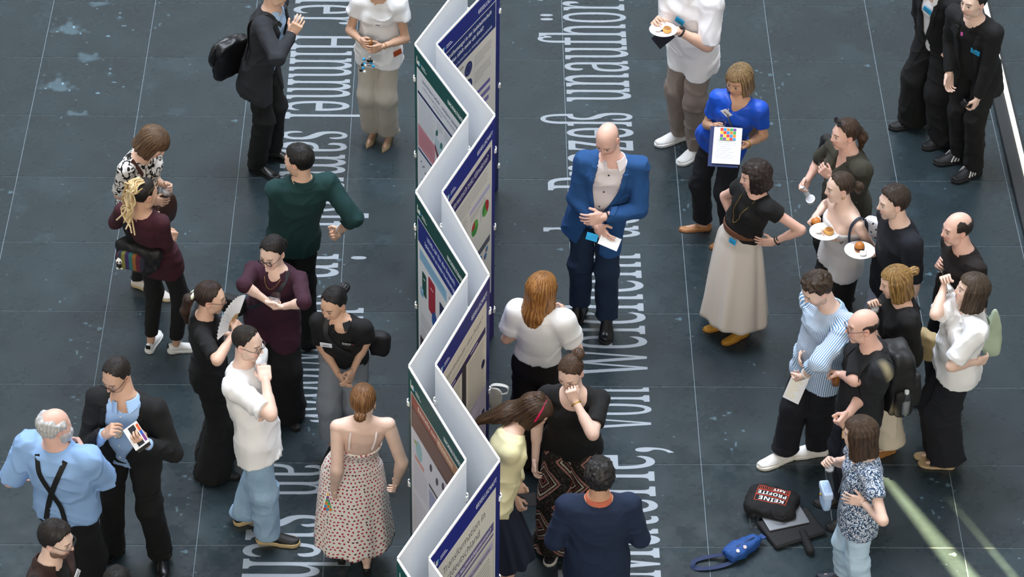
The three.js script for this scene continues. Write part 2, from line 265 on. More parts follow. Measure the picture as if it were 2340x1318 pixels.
    c.fillStyle = '#16244e'; c.beginPath(); c.roundRect(310, 380, 110, 210, 10); c.fill(); c.fillStyle = '#8fc0e4'; c.fillRect(322, 440, 86, 120); c.fillStyle = '#2b62b4'; c.fillRect(340, 500, 50, 40);
    c.fillStyle = '#5d89b4'; c.fillRect(440, 470, 140, 120); lines(c, 60, 620, 330, 5, 14); lines(c, 240, 600, 230, 2, 16, '#22262e'); lines(c, 60, 700, 200, 10, 13);
    c.fillStyle = '#3c2a30'; c.fillRect(52, 760, 150, 120); c.fillStyle = '#c79a86'; c.fillRect(110, 800, 30, 60); c.fillStyle = '#7d8fb4'; c.fillRect(160, 790, 30, 80); c.fillStyle = '#22262e'; c.fillRect(230, 790, 90, 80); c.fillStyle = '#1a2a6e'; c.fillRect(52, 900, 200, 70); lines(c, 300, 690, 260, 16, 15);
  },
  bau(c) {
    base(c, '#0a2344', '#075450', 'NACHHALTIGKEIT'); paper(c, '#dcdce6'); c.fillStyle = '#9d5a4c'; c.fillRect(34, 104, 300, 60); c.fillStyle = '#b88a6a'; c.fillRect(334, 104, 260, 60);
    txt(c, 'Baustelle zum Mitnehmen', 110, 146, 34, '#f0dcd2', true, 400); c.fillStyle = '#5a3f3c'; c.fillRect(34, 164, 560, 120); lines(c, 46, 178, 530, 9, 12, '#a58a80', 0.05, 4);
    c.fillStyle = '#9cc4cc'; c.beginPath(); c.ellipse(120, 360, 40, 50, 0, 0, 7); c.fill(); c.fillStyle = '#d6a49a'; c.fillRect(70, 410, 110, 24); c.fillStyle = '#a0b06a'; c.fillRect(64, 330, 30, 20);
    lines(c, 52, 452, 170, 12, 13, '#8a8c9c'); c.fillStyle = '#4a4650'; for (const x of [236, 356, 476]) c.fillRect(x, 440, 100, 16);
    for (const [x, y] of [[260, 340], [330, 360], [400, 330], [470, 380], [530, 350]]) { c.fillStyle = '#55505e'; c.beginPath(); c.ellipse(x, y, 14, 24, 0.4, 0, 7); c.fill(); }
    c.fillStyle = '#a9aecf'; c.fillRect(236, 470, 346, 130); lines(c, 246, 480, 320, 9, 13, '#7c82aa'); lines(c, 52, 640, 240, 18, 14, '#8a8c9c'); lines(c, 320, 640, 250, 18, 14, '#8a8c9c'); c.fillStyle = '#4a4650'; c.beginPath(); c.moveTo(470, 700); c.lineTo(520, 790); c.lineTo(440, 780); c.fill();
    c.fillStyle = '#4a3432'; c.fillRect(34, 910, 560, 74); lines(c, 46, 920, 530, 5, 12, '#9a8078', 0.05, 4);
  },
  plainGreen(c) { const g = c.createLinearGradient(0, 0, sheetW, sheetH); g.addColorStop(0, '#0a5450'); g.addColorStop(1, '#063a3a'); c.fillStyle = g; c.fillRect(0, 0, sheetW, sheetH); },
  plainBlue(c) { const g = c.createLinearGradient(0, 0, sheetW, sheetH); g.addColorStop(0, '#16268c'); g.addColorStop(1, '#101a52'); c.fillStyle = g; c.fillRect(0, 0, sheetW, sheetH); },
  green(c) { base(c, '#063a3a', '#0a5450', 'NACHHALTIGKEIT'); paper(c, '#dfe3ec'); lines(c, 60, 140, 460, 2, 30, '#23305a', 0.2, 14); c.fillStyle = '#16275e'; c.fillRect(38, 226, 552, 16); lines(c, 52, 260, 500, 40, 16, '#6a7086'); },
};
const posterMats = {};
function posterMat(k) { return posterMats[k] ??= new THREE.MeshStandardMaterial({ map: canvasTexture(sheetW, sheetH, posters[k]), roughness: 0.5 }); }
const whiteBoard = mat(0xe9ecef, 0.55), edgeWhite = mat(0xffffff, 0.6), clipMat = mat(0xf0f0ea, 0.35), boltMat = mat(0x9a9c9a, 0.4, { metalness: 0.8 });
// far end, near end (seen from the frame), poster, side on which it is printed: -1 faces the green aisle, +1 the blue aisle
function panel(A, B, poster, side, label, group) {
  const mid = A.clone().add(B).multiplyScalar(0.5), d = B.clone().sub(A), len = Math.hypot(d.x, d.z) - 0.012, T = 0.012;
  const o = thing('exhibition_panel', label, 'panel', [mid.x, 0, mid.z], group);
  o.rotation.y = Math.atan2(d.x, d.z) - Math.PI / 2;                 // local x runs from A to B
  // local +z normal: choose the printed face
  const nz = V(Math.sin(o.rotation.y), 0, Math.cos(o.rotation.y)), s = Math.sign(nz.x * side) || 1;
  part(o, 'board', placed(box(len, PH - 0.01, T, 0.002), 0, PH / 2, 0), whiteBoard);
  part(o, 'top_edge', placed(box(len, 0.008, T + 0.002, 0.002), 0, PH - 0.004, 0), edgeWhite);
  if (poster) { const g = new THREE.BoxGeometry(len - 0.006, PH - 0.022, 0.002); const m = part(o, 'printed_sheet', g, posterMat(poster)); m.position.set(0, PH / 2, s * (T / 2 + 0.001)); if (s < 0) m.rotation.y = Math.PI; }
  for (const e of [-1, 1]) for (const y of [0.24, 1.0, 1.68]) {
    const c = part(o, 'clip', placed(new THREE.CylinderGeometry(0.019, 0.019, 0.03, 14), e * (len / 2 - 0.004), y, 0), clipMat);
    const b = part(c, 'bolt', placed(new THREE.CylinderGeometry(0.008, 0.008, 0.034, 8), e * (len / 2 - 0.004), y, 0), boltMat);
  }
  return o;
}
{
  const P = (x, y) => at(x, y, PH);
  const Lv = [P(1068, -56), P(948, 100), P(1070, 262), P(950, 437), P(1068, 627), P(934, 835), P(1065, 1050), P(908, 1275), P(1062, 1510)];
  const Rv = [P(1142, -54), P(997, 100), P(1131, 262), P(1010, 437), P(1118, 627), P(995, 832), P(1142, 1050), P(980, 1275), P(1138, 1505)];
  const gl = 'green printed panels of the zigzag wall', gb = 'blue printed panels of the zigzag wall';
  const gPost = { 1: ['gefahr', 'green panel with a pale poster on water pollution and a pink text box'], 3: ['level', 'green panel with a poster titled LEVEL-UP showing a red can'], 5: ['bau', 'green panel with a brown headed poster of small grey text'], 7: ['green', 'green panel at the end of the zigzag wall beside the dotted dress'] };
  const bPost = { 0: ['fach', 'blue panel with the poster titled Fachkräftemangel in der Sozialwirtschaft'], 2: ['kinder', 'blue panel with the poster titled Kinderwunsch trotz Klimakrise and pie charts'], 4: ['buerger', 'blue panel with a cream poster crossed by a dark vertical sculpture picture'], 6: ['trans', 'blue panel with the poster titled Transformation in Ostdeutschland'] };
  for (let i = 0; i < 8; i++) {
    if (gPost[i]) panel(Lv[i], Lv[i + 1], gPost[i][0], -1, gPost[i][1], gl);
    else panel(Lv[i], Lv[i + 1], 'plainGreen', -1, 'white back of a green row panel ' + ['beside the poster titled Fachkräftemangel', '', 'between the water pollution and LEVEL-UP posters', '', 'between the LEVEL-UP and brown headed posters', '', 'between the brown headed poster and the dotted dress'][i], 'white backed panels of the green row');
    if (bPost[i]) panel(Rv[i], Rv[i + 1], bPost[i][0], 1, bPost[i][1], gb);
    else panel(Rv[i], Rv[i + 1], 'plainBlue', 1, 'white inner panel of the blue row ' + ['', 'between the Fachkräftemangel and Kinderwunsch posters', '', 'between the Kinderwunsch and cream sculpture posters', '', 'between the cream sculpture and Transformation posters', '', 'past the Transformation poster'][i], 'white backed panels of the blue row');
  }
}
// ---------------------------------------------------------------- surfaces from distance fields (surface nets over the blocks the surface passes)
function netMesh(f, lo, hi, cell) {
  const nx = Math.ceil((hi[0] - lo[0]) / cell) + 2, ny = Math.ceil((hi[1] - lo[1]) / cell) + 2, nz = Math.ceil((hi[2] - lo[2]) / cell) + 2, sx = 1, sy = nx, sz = nx * ny;
  const val = new Float32Array(nx * ny * nz).fill(NaN), vid = new Int32Array(nx * ny * nz).fill(-1), B = 6, reach = B * cell * 0.87 * 1.55 + 0.004;
  const pos = [], idx = [], blocks = [];
  for (let k = 0; k < nz - 1; k += B) for (let j = 0; j < ny - 1; j += B) for (let i = 0; i < nx - 1; i += B) {
    if (Math.abs(f(lo[0] + (i + B / 2) * cell, lo[1] + (j + B / 2) * cell, lo[2] + (k + B / 2) * cell)) < reach) blocks.push([i, j, k]);
  }
  for (const [bi, bj, bk] of blocks) for (let k = bk; k <= Math.min(bk + B, nz - 1); k++) for (let j = bj; j <= Math.min(bj + B, ny - 1); j++) for (let i = bi; i <= Math.min(bi + B, nx - 1); i++) { const o = i + j * sy + k * sz; if (val[o] !== val[o]) val[o] = f(lo[0] + i * cell, lo[1] + j * cell, lo[2] + k * cell); }
  const C = [0, sx, sy, sx + sy, sz, sx + sz, sy + sz, sx + sy + sz], E = [[0, 1], [2, 3], [4, 5], [6, 7], [0, 2], [1, 3], [4, 6], [5, 7], [0, 4], [1, 5], [2, 6], [3, 7]];
  for (const [bi, bj, bk] of blocks) for (let k = bk; k < Math.min(bk + B, nz - 1); k++) for (let j = bj; j < Math.min(bj + B, ny - 1); j++) for (let i = bi; i < Math.min(bi + B, nx - 1); i++) {
    const o = i + j * sy + k * sz; let m = 0; for (let c = 0; c < 8; c++) if (val[o + C[c]] < 0) m |= 1 << c;
    if (m === 0 || m === 255) continue;
    let x = 0, y = 0, z = 0, n = 0;
    for (const [a, b] of E) { const va = val[o + C[a]], vb = val[o + C[b]]; if ((va < 0) === (vb < 0)) continue; const t = va / (va - vb); x += mix(a & 1, b & 1, t); y += mix((a >> 1) & 1, (b >> 1) & 1, t); z += mix(a >> 2, b >> 2, t); n++; }
    vid[o] = pos.length / 3; pos.push(lo[0] + (i + x / n) * cell, lo[1] + (j + y / n) * cell, lo[2] + (k + z / n) * cell);
  }
  for (const [bi, bj, bk] of blocks) for (let k = bk; k < Math.min(bk + B, nz - 1); k++) for (let j = bj; j < Math.min(bj + B, ny - 1); j++) for (let i = bi; i < Math.min(bi + B, nx - 1); i++) {
    const o = i + j * sy + k * sz, v = val[o] < 0;
    const quad = (a, b, c, d, flip) => { if (a < 0 || b < 0 || c < 0 || d < 0) return; if (flip) idx.push(a, b, c, a, c, d); else idx.push(a, c, b, a, d, c); };
    if (j > 0 && k > 0 && v !== (val[o + sx] < 0)) quad(vid[o], vid[o - sy], vid[o - sy - sz], vid[o - sz], !v);
    if (i > 0 && k > 0 && v !== (val[o + sy] < 0)) quad(vid[o], vid[o - sz], vid[o - sx - sz], vid[o - sx], !v);
    if (i > 0 && j > 0 && v !== (val[o + sz] < 0)) quad(vid[o], vid[o - sx], vid[o - sx - sy], vid[o - sy], !v);
  }
  const g = new THREE.BufferGeometry(); g.setAttribute('position', new THREE.Float32BufferAttribute(pos, 3)); g.setIndex(idx);
  if (pos.length) g.computeVertexNormals();
  return g;
}
const smin = (a, b, k) => { const h = k - Math.abs(a - b); return h > 0 ? Math.min(a, b) - h * h / (4 * k) : Math.min(a, b); };
const smax = (a, b, k) => -smin(-a, -b, k);
// tapered capsule; flat = [axis, factor] presses it thinner along that axis
function cap(a, b, ra, rb, flat) {
  const ax = a.x, ay = a.y, az = a.z, bx = b.x - ax, by = b.y - ay, bz = b.z - az, bb = bx * bx + by * by + bz * bz || 1e-9;
  if (!flat) return (x, y, z) => { const px = x - ax, py = y - ay, pz = z - az; let t = (px * bx + py * by + pz * bz) / bb; t = t < 0 ? 0 : t > 1 ? 1 : t; const dx = px - t * bx, dy = py - t * by, dz = pz - t * bz; return Math.sqrt(dx * dx + dy * dy + dz * dz) - (ra + (rb - ra) * t); };
  const [v, q] = flat;
  return (x, y, z) => { const px = x - ax, py = y - ay, pz = z - az; let t = (px * bx + py * by + pz * bz) / bb; t = t < 0 ? 0 : t > 1 ? 1 : t; let dx = px - t * bx, dy = py - t * by, dz = pz - t * bz; const s = (dx * v.x + dy * v.y + dz * v.z) * (q - 1); dx += v.x * s; dy += v.y * s; dz += v.z * s; return (Math.sqrt(dx * dx + dy * dy + dz * dz) - (ra + (rb - ra) * t)) / (q > 1 ? 1 + (q - 1) * 0.4 : 1); };
}
function ell(c, rx, ry, rz) { return (x, y, z) => { const a = (x - c[0]) / rx, b = (y - c[1]) / ry, d = (z - c[2]) / rz, k0 = Math.sqrt(a * a + b * b + d * d), k1 = Math.sqrt(a * a / rx / rx + b * b / ry / ry + d * d / rz / rz); return k0 < 1e-6 ? -Math.min(rx, ry, rz) : k0 * (k0 - 1) / k1; }; }
// body of elliptical sections along a chain: nodes { c, r (towards the person's own left), a, bf, bb }
function loft(nodes, round = 0) {
  const n = nodes.length;
  return (x, y, z) => {
    let best = 1e9, bi = 0, bt = 0;
    for (let i = 0; i < n - 1; i++) { const A = nodes[i].c, B = nodes[i + 1].c, dx = B.x - A.x, dy = B.y - A.y, dz = B.z - A.z; let t = ((x - A.x) * dx + (y - A.y) * dy + (z - A.z) * dz) / (dx * dx + dy * dy + dz * dz); const tc = t < 0 ? 0 : t > 1 ? 1 : t; const ex = x - A.x - tc * dx, ey = y - A.y - tc * dy, ez = z - A.z - tc * dz, d = ex * ex + ey * ey + ez * ez; if (d < best) { best = d; bi = i; bt = t; } }
    const A = nodes[bi], B = nodes[bi + 1], tc = bt < 0 ? 0 : bt > 1 ? 1 : bt, s = tc * tc * (3 - 2 * tc) * 0.6 + tc * 0.4;
    const ux = B.c.x - A.c.x, uy = B.c.y - A.c.y, uz = B.c.z - A.c.z, L = Math.sqrt(ux * ux + uy * uy + uz * uz);
    let rx = mix(A.r.x, B.r.x, tc), ry = mix(A.r.y, B.r.y, tc), rz = mix(A.r.z, B.r.z, tc); const rl = Math.sqrt(rx * rx + ry * ry + rz * rz); rx /= rl; ry /= rl; rz /= rl;
    const fx = (ry * uz - rz * uy) / L, fy = (rz * ux - rx * uz) / L, fz = (rx * uy - ry * ux) / L;
    const qx = x - A.c.x - tc * ux, qy = y - A.c.y - tc * uy, qz = z - A.c.z - tc * uz;
    const X = qx * rx + qy * ry + qz * rz, Z = qx * fx + qy * fy + qz * fz, a = mix(A.a, B.a, s), b = Z > 0 ? mix(A.bf, B.bf, s) : mix(A.bb, B.bb, s);
    const k0 = Math.sqrt(X * X / a / a + Z * Z / b / b), k1 = Math.sqrt(X * X / a / a / a / a + Z * Z / b / b / b / b);
    let d = k0 < 1e-6 ? -Math.min(a, b) : k0 * (k0 - 1) / k1;
    const over = bt < 0 && bi === 0 ? -bt * L : bt > 1 && bi === n - 2 ? (bt - 1) * L : 0;
    if (over > 0) d = d < 0 ? Math.max(over, d) : Math.sqrt(d * d + over * over);
    return d;
  };
}
function joinAll(list, k) { return (x, y, z) => { let d = list[0](x, y, z); for (let i = 1; i < list.length; i++) d = smin(d, list[i](x, y, z), k); return d; }; }
const boundsOf = (pts, m) => { const b = new THREE.Box3().setFromPoints(pts).expandByScalar(m); return [b.min.toArray(), b.max.toArray()]; };
function paint(g, f) { const p = g.attributes.position, c = new Float32Array(p.count * 3), col = [0, 0, 0]; for (let i = 0; i < p.count; i++) { f(p.getX(i), p.getY(i), p.getZ(i), col, i); c[i * 3] = col[0]; c[i * 3 + 1] = col[1]; c[i * 3 + 2] = col[2]; } g.setAttribute('color', new THREE.BufferAttribute(c, 3)); return g; }

// ---------------------------------------------------------------- hands: wrist at 0, fingers along +y, palm towards +z, thumb at +x
const HANDS = { relaxed: [[18, 28, 20], 0.3], hang: [[26, 36, 26], 0.35], grip: [[42, 58, 34], 0.9], fist: [[78, 92, 60], 0.9], flat: [[4, 6, 6], 0.1], under: [[14, 16, 12], 0.35], pinch: [[52, 46, 24], 1.0], spread: [[6, 10, 8], 0.0] };
const handCache = {};
function handGeometry(pose, mirror, cell) {
  const key = pose + mirror; if (handCache[key]) return handCache[key];
  const [curl, th] = HANDS[pose], fs = [];
  const palm = (x, y, z) => { const qx = Math.abs(x) - 0.028 - y * 0.06, qy = Math.abs(y - 0.048) - 0.036, qz = Math.abs(z) - 0.003; const a = Math.max(qx, 0), b = Math.max(qy, 0), c = Math.max(qz, 0); return Math.sqrt(a * a + b * b + c * c) + Math.min(Math.max(qx, qy, qz), 0) - 0.011; };
  fs.push(palm, cap(V(0, -0.035, 0), V(0, 0.03, 0), 0.026, 0.024, [V(0, 0, 1), 1.45]));
  const sp = pose === 'spread' ? 2.2 : pose === 'flat' ? 1.1 : 0.8;
  [[0.031, 0.068, 6], [0.0105, 0.076, 2], [-0.0105, 0.071, -2], [-0.030, 0.056, -7]].forEach(([bx, len, an], i) => {
    let p = V(bx, 0.086 - (i === 3 ? 0.007 : 0), 0), ang = 0, r = i === 3 ? 0.0078 : 0.0088; const side = R(an * sp), cu = 1 + (i - 1.5) * 0.07;
    [0.46, 0.30, 0.24].forEach((s, j) => { ang += R(curl[j] * cu); const q = p.clone().add(V(Math.sin(side) * Math.cos(ang), Math.cos(side) * Math.cos(ang), Math.sin(ang)).multiplyScalar(len * s)); fs.push(cap(p, q, r, r * 0.93)); p = q; r *= 0.92; });
  });
  let t0 = V(0.026, 0.022, 0.004), t1 = t0.clone().add(V(mix(0.82, 0.45, th), 0.62, mix(0.15, 0.75, th)).normalize().multiplyScalar(0.042)), t2 = t1.clone().add(V(mix(0.5, 0.0, th), 0.85, mix(0.1, 0.55, th)).normalize().multiplyScalar(0.034));
  const thumb = joinAll([cap(t0, t1, 0.0135, 0.0105), cap(t1, t2, 0.0102, 0.0088)], 0.004);
  const fingers = fs.slice(2), core = (x, y, z) => smin(palm(x, y, z), fs[1](x, y, z), 0.02);
  const f = (x, y, z) => { if (mirror) x = -x; let d = 1; for (const q of fingers) d = Math.min(d, q(x, y, z)); return smin(smin(core(x, y, z), d, 0.006), thumb(x, y, z), 0.010); };
  return handCache[key] = netMesh(f, [-0.085, -0.045, -0.03], [0.085, 0.185, 0.1], cell ?? 0.0042);
}
// ---------------------------------------------------------------- heads: centre between the ears, face towards +z, person's own left at +x
const headCache = {};
function headShape(fem, full = 0) {
  const key = fem + '_' + full; if (headCache[key]) return headCache[key];
  const w = 1 + full, parts = [];
  const cran = ell([0, 0.030, -0.014], 0.0745, 0.088, 0.096), face = ell([0, -0.030, 0.026], 0.060 * w, 0.082, 0.064);
  const jaw = cap(V(-0.036 * w, -0.080, 0.014), V(0.036 * w, -0.080, 0.014), fem ? 0.026 : 0.031, fem ? 0.026 : 0.031), chin = cap(V(-0.010, -0.103, 0.062), V(0.010, -0.103, 0.062), fem ? 0.016 : 0.019, fem ? 0.016 : 0.019);
  const cheeks = [-1, 1].map((s) => cap(V(s * 0.038 * w, -0.018, 0.056), V(s * 0.034 * w, -0.050, 0.060), 0.022 * w, 0.020 * w));
  const brow = cap(V(-0.034, 0.026, 0.070), V(0.034, 0.026, 0.070), fem ? 0.010 : 0.013, fem ? 0.010 : 0.013), nose = joinAll([cap(V(0, 0.018, 0.084), V(0, -0.026, fem ? 0.101 : 0.106), 0.0075, 0.0105), cap(V(-0.011, -0.031, 0.090), V(0.011, -0.031, 0.090), 0.0085, 0.0085)], 0.01);
  const sock = [-1, 1].map((s) => ell([s * 0.031, 0.006, 0.094], 0.018, 0.012, 0.015)), eyes = [-1, 1].map((s) => ell([s * 0.031, 0.004, 0.0745], 0.0135, 0.0115, 0.0125));
  const lipU = cap(V(-0.019, -0.060, 0.080), V(0.019, -0.060, 0.080), 0.0062, 0.0062), lipL = cap(V(-0.015, -0.070, 0.080), V(0.015, -0.070, 0.080), 0.0072, 0.0072), lipM = cap(V(0, -0.061, 0.0865), V(0, -0.069, 0.0865), 0.0065, 0.007);
  const ears = [-1, 1].map((s) => { const e = ell([s * 0.079, -0.004, -0.010], 0.0095, 0.033, 0.021), h = ell([s * 0.089, -0.002, -0.006], 0.008, 0.019, 0.011); return (x, y, z) => smax(e(x, y, z), -h(x, y, z), 0.006); });
  const f = (x, y, z) => {
    let d = smin(cran(x, y, z), face(x, y, z), 0.045); d = smin(d, jaw(x, y, z), 0.03); d = smin(d, chin(x, y, z), 0.024); d = smin(d, Math.min(cheeks[0](x, y, z), cheeks[1](x, y, z)), 0.03); d = smin(d, brow(x, y, z), 0.018);
    d = smax(d, -Math.min(sock[0](x, y, z), sock[1](x, y, z)), 0.012); d = smin(d, Math.min(eyes[0](x, y, z), eyes[1](x, y, z)), 0.002); d = smin(d, nose(x, y, z), 0.010);
    d = smin(d, Math.min(lipU(x, y, z), lipL(x, y, z), lipM(x, y, z)), 0.006); return smin(d, Math.min(ears[0](x, y, z), ears[1](x, y, z)), 0.006);
  };
  const geo = netMesh(f, [-0.10, -0.135, -0.125], [0.10, 0.13, 0.125], 0.0046);
  return headCache[key] = { geo, f, cran, face, eyes, lipU, lipL, lipM };
}
function headColors(hs, skin, o) {
  const lip = o.lip, hair = o.brow, g = hs.geo.clone();
  return paint(g, (x, y, z, c) => {
    const n = 1 + 0.05 * noise(x * 60, y * 60, z * 60); let r = skin[0] * n, gg = skin[1] * n, b = skin[2] * n;
    const flush = Math.max(sstep(0.026, 0.006, Math.hypot(Math.abs(x) - 0.042, (y + 0.028) * 1.1)) * (z > 0.03 ? 1 : 0), sstep(0.018, 0.004, Math.hypot(x, y + 0.028)) * (z > 0.09 ? 1 : 0), Math.abs(x) > 0.077 ? 0.7 : 0); r *= 1 + 0.03 * flush; gg *= 1 - 0.16 * flush; b *= 1 - 0.16 * flush;
    const beard = o.beard ? sstep(-0.030, -0.055, y + 0.35 * Math.max(0, 0.03 - z) - (Math.abs(x) < 0.02 && z > 0.085 ? 0.01 : 0)) * (y > -0.125 ? 1 : 0) * (z > -0.015 ? 1 : 0) * o.beard : 0;
    r = mix(r, hair[0], beard); gg = mix(gg, hair[1], beard); b = mix(b, hair[2], beard);
    const L = Math.min(hs.lipU(x, y, z), hs.lipL(x, y, z), hs.lipM(x, y, z)); if (z > 0.07) { const t = sstep(0.0035, 0.0, L); r = mix(r, lip[0], t); gg = mix(gg, lip[1], t); b = mix(b, lip[2], t); if (o.smile && t > 0.5 && Math.abs(y + 0.0655) < 0.0035 && Math.abs(x) < 0.017) { r = 0.8; gg = 0.78; b = 0.74; } else if (Math.abs(y + 0.0655) < 0.0016 && L < 0.004 && Math.abs(x) < 0.021) { r *= 0.45; gg *= 0.4; b *= 0.4; } }
    const bx = Math.abs(x), by = 0.0245 + 0.006 * Math.sin((bx - 0.012) / 0.040 * 2.6); if (z > 0.04 && bx > 0.011 && bx < 0.052) { const t = sstep(0.0055, 0.002, Math.abs(y - by)) * 0.85; r = mix(r, hair[0], t); gg = mix(gg, hair[1], t); b = mix(b, hair[2], t); }
    const E = Math.min(hs.eyes[0](x, y, z), hs.eyes[1](x, y, z)); if (E < 0.0024 && z > 0.07) { const ex = bx - 0.031, ey = y - 0.004; const open = Math.abs(ey) < 0.0062 - ex * ex * 20; if (open) { const ir = Math.hypot(ex, ey) < 0.0064; if (ir) { r = 0.03; gg = 0.02; b = 0.015; } else { r = 0.55; gg = 0.53; b = 0.5; } } else if (Math.abs(ey) < 0.0085) { r *= 0.45; gg *= 0.4; b *= 0.38; } }
    c[0] = r; c[1] = gg; c[2] = b;
  });
}
// ---------------------------------------------------------------- hair: fields in the head's own axes
function hairField(style, o = {}) {
  const az = (x, z) => Math.atan2(Math.abs(x), z) * 180 / Math.PI, th = o.th ?? 0.012, cran = ell([0, 0.030, -0.014], 0.0745 + th, 0.088 + th * 1.15, 0.096 + th), skull = ell([0, 0.030, -0.014], 0.0745, 0.088, 0.096);
  const line = (a, front, temple, ear, back) => a < 35 ? mix(front + 0.004, front, a / 35) : a < 68 ? mix(front, temple, sstep(35, 68, a)) : a < 100 ? mix(temple, ear, sstep(68, 84, a)) : mix(ear, back, sstep(100, 128, a));
  const strands = (x, y, z, F, amp) => { const a = Math.atan2(x, z - (o.part ?? 0)); return amp * (Math.sin(a * F + 5 * noise(x * 22, y * 9, z * 22)) * 0.55 + noise(x * 150, y * 26, z * 150) * 0.75); };
  const rough = (x, y, z) => o.curl ? o.curl * (noise(x * 46, y * 46, z * 46) + 0.6 * noise(x * 90 + 7, y * 90, z * 90)) : strands(x, y, z, o.F ?? 34, o.amp ?? 0.0022);
  const chain = (pts, rs, flat) => joinAll(pts.slice(1).map((p, i) => cap(V(...pts[i]), V(...p), rs[i], rs[i + 1], flat)), 0.02);
  const tight = (x, y, z) => { const a = az(x, z); return smax(cran(x, y, z), line(a, o.front ?? 0.088, o.temple ?? 0.058, o.ear ?? 0.012, o.back ?? -0.058) - y + 0.006 * noise(x * 110, y * 30, z * 110), 0.022); };
  let f = tight;
  if (style === 'bald') f = (x, y, z) => { const a = az(x, z), low = a < 66 ? 1 : a < 100 ? mix(0.012, 0.014, 0) : mix(0.014, o.low ?? -0.055, sstep(100, 128, a)), top = (o.top ?? 0.034) + 0.012 * noise(x * 40, 3, z * 40) + (a > 120 ? (o.backTop ?? 0.0) : 0); return smax(smax(cran(x, y, z), low - y, 0.012), y - top, 0.024); };
  if (style === 'bob' || style === 'long') {
    const len = o.len ?? 0.125, flare = o.flare ?? 0.012, shell = ell([0, 0.024, -0.016], 0.0745 + th + 0.012, 0.100 + th, 0.098 + th + 0.010);
    const skirtF = (x, y, z) => { const t = sat((0.03 - y) / (len + 0.03)), a = 0.090 + th * 0.6 + flare * t - 0.006 * t * t, b = 0.100 + th * 0.6 + flare * t * 0.6, X = x, Z = z + 0.016, k0 = Math.hypot(X / a, Z / b), d = (k0 - 1) * Math.min(a, b); return smax(d, Math.max(y - 0.04, -len - y + 0.010 * noise(x * 60, 1, z * 60)), 0.012); };
    const opening = (x, y, z) => { const a = az(x, z - (o.fz ?? 0)), w = o.open ?? 52, top = o.bang ?? 0.070; return Math.max((a - w) * 0.0016, y - top, 0.0 - z + 0.012); };
    const low = style === 'long' ? chain(o.tail ?? [[0, -0.04, -0.075], [0, -0.16, -0.095], [0, -0.30, -0.085]], o.tr ?? [0.085, 0.085, 0.04], [V(0, 0, 1), 2.0]) : null;
    f = (x, y, z) => { let d = smin(shell(x, y, z), skirtF(x, y, z), 0.02); d = smax(d, -opening(x, y, z), 0.012); if (low) d = smin(d, low(x, y, z), 0.03); return d; };
  }
  const extra = [];
  if (o.bun) extra.push((() => { const [c, r] = o.bun, e = ell(c, r, r * 0.85, r); return (x, y, z) => e(x, y, z) + 0.003 * Math.sin(12 * Math.atan2(y - c[1], x - c[0]) + 60 * (z - c[2])); })());
  if (o.pony) extra.push(chain(o.pony, o.pr ?? [0.02, 0.032, 0.03, 0.012]));
  if (o.locks) for (const l of o.locks) extra.push(chain(l.slice(0, -1), l[l.length - 1]));
  const all = (x, y, z) => { let d = f(x, y, z); for (const e of extra) d = smin(d, e(x, y, z), 0.012); return d - rough(x, y, z); };
  let lo = [-0.15, -0.10, -0.16], hi = [0.15, 0.165, 0.14];
  const grow = (p, r) => { for (let i = 0; i < 3; i++) { lo[i] = Math.min(lo[i], p[i] - r); hi[i] = Math.max(hi[i], p[i] + r); } };
  if (style === 'bob') lo[1] = -(o.len ?? 0.125) - 0.03; if (style === 'long') { lo[1] = -(o.len ?? 0.125) - 0.03; (o.tail ?? [[0, -0.30, -0.085]]).forEach((p) => grow(p, 0.11)); }
  if (o.bun) grow(o.bun[0], o.bun[1] + 0.02); if (o.pony) o.pony.forEach((p) => grow(p, 0.05)); if (o.locks) o.locks.forEach((l) => l.slice(0, -1).forEach((p) => grow(p, 0.03)));
  return { f: all, lo, hi };
}
function hairUV(g) { const p = g.attributes.position, uv = new Float32Array(p.count * 2); for (let i = 0; i < p.count; i++) { const x = p.getX(i), y = p.getY(i), z = p.getZ(i); uv[i * 2] = Math.abs(Math.atan2(x, z + 0.015)) * 1.6 + 0.12 * noise(x * 12, y * 7, z * 12) + (x > 0 ? 0.37 : 0); uv[i * 2 + 1] = y * 2.2; } return uv; }
function hairGeometry(style, o, col, col2) {
  const h = hairField(style, o), g = netMesh(h.f, h.lo, h.hi, o.cell ?? 0.0056), A = lin(col), B = lin(col2 ?? col);
  const uvs = hairUV(g); g.setAttribute('uv', new THREE.BufferAttribute(uvs, 2));
  return paint(g, (x, y, z, c) => { const a = Math.atan2(x, z), s = sat(0.5 + 0.5 * Math.sin(a * 31 + 6 * noise(x * 26, y * 10, z * 26)) * 0.7 + 0.5 * noise(x * 190, y * 22, z * 190) * 0.9), k = o.rootDark ? sat(0.3 + (0.05 - y) * 6) : 1, v = 0.82 + 0.36 * s; c[0] = mix(A.r, B.r, s * k) * v; c[1] = mix(A.g, B.g, s * k) * v; c[2] = mix(A.b, B.b, s * k) * v; });
}
const skinMat = new THREE.MeshPhysicalMaterial({ vertexColors: true, color: 0xffffff, roughness: 0.52, sheen: 0.15, sheenRoughness: 0.6 });
const strandMap = dataTexture(256, (u, v) => { const n = 0.5 + 0.5 * (0.6 * pnoise(u, v * 0.02, 90, 4) + 0.5 * pnoise(u, v * 0.05, 34, 8)), t = 130 + 125 * sat(n); return [t, t, t]; }, true);
const hairMat = new THREE.MeshStandardMaterial({ vertexColors: true, color: 0xffffff, roughness: 0.48, map: strandMap, bumpMap: strandMap, bumpScale: 0.0022 });
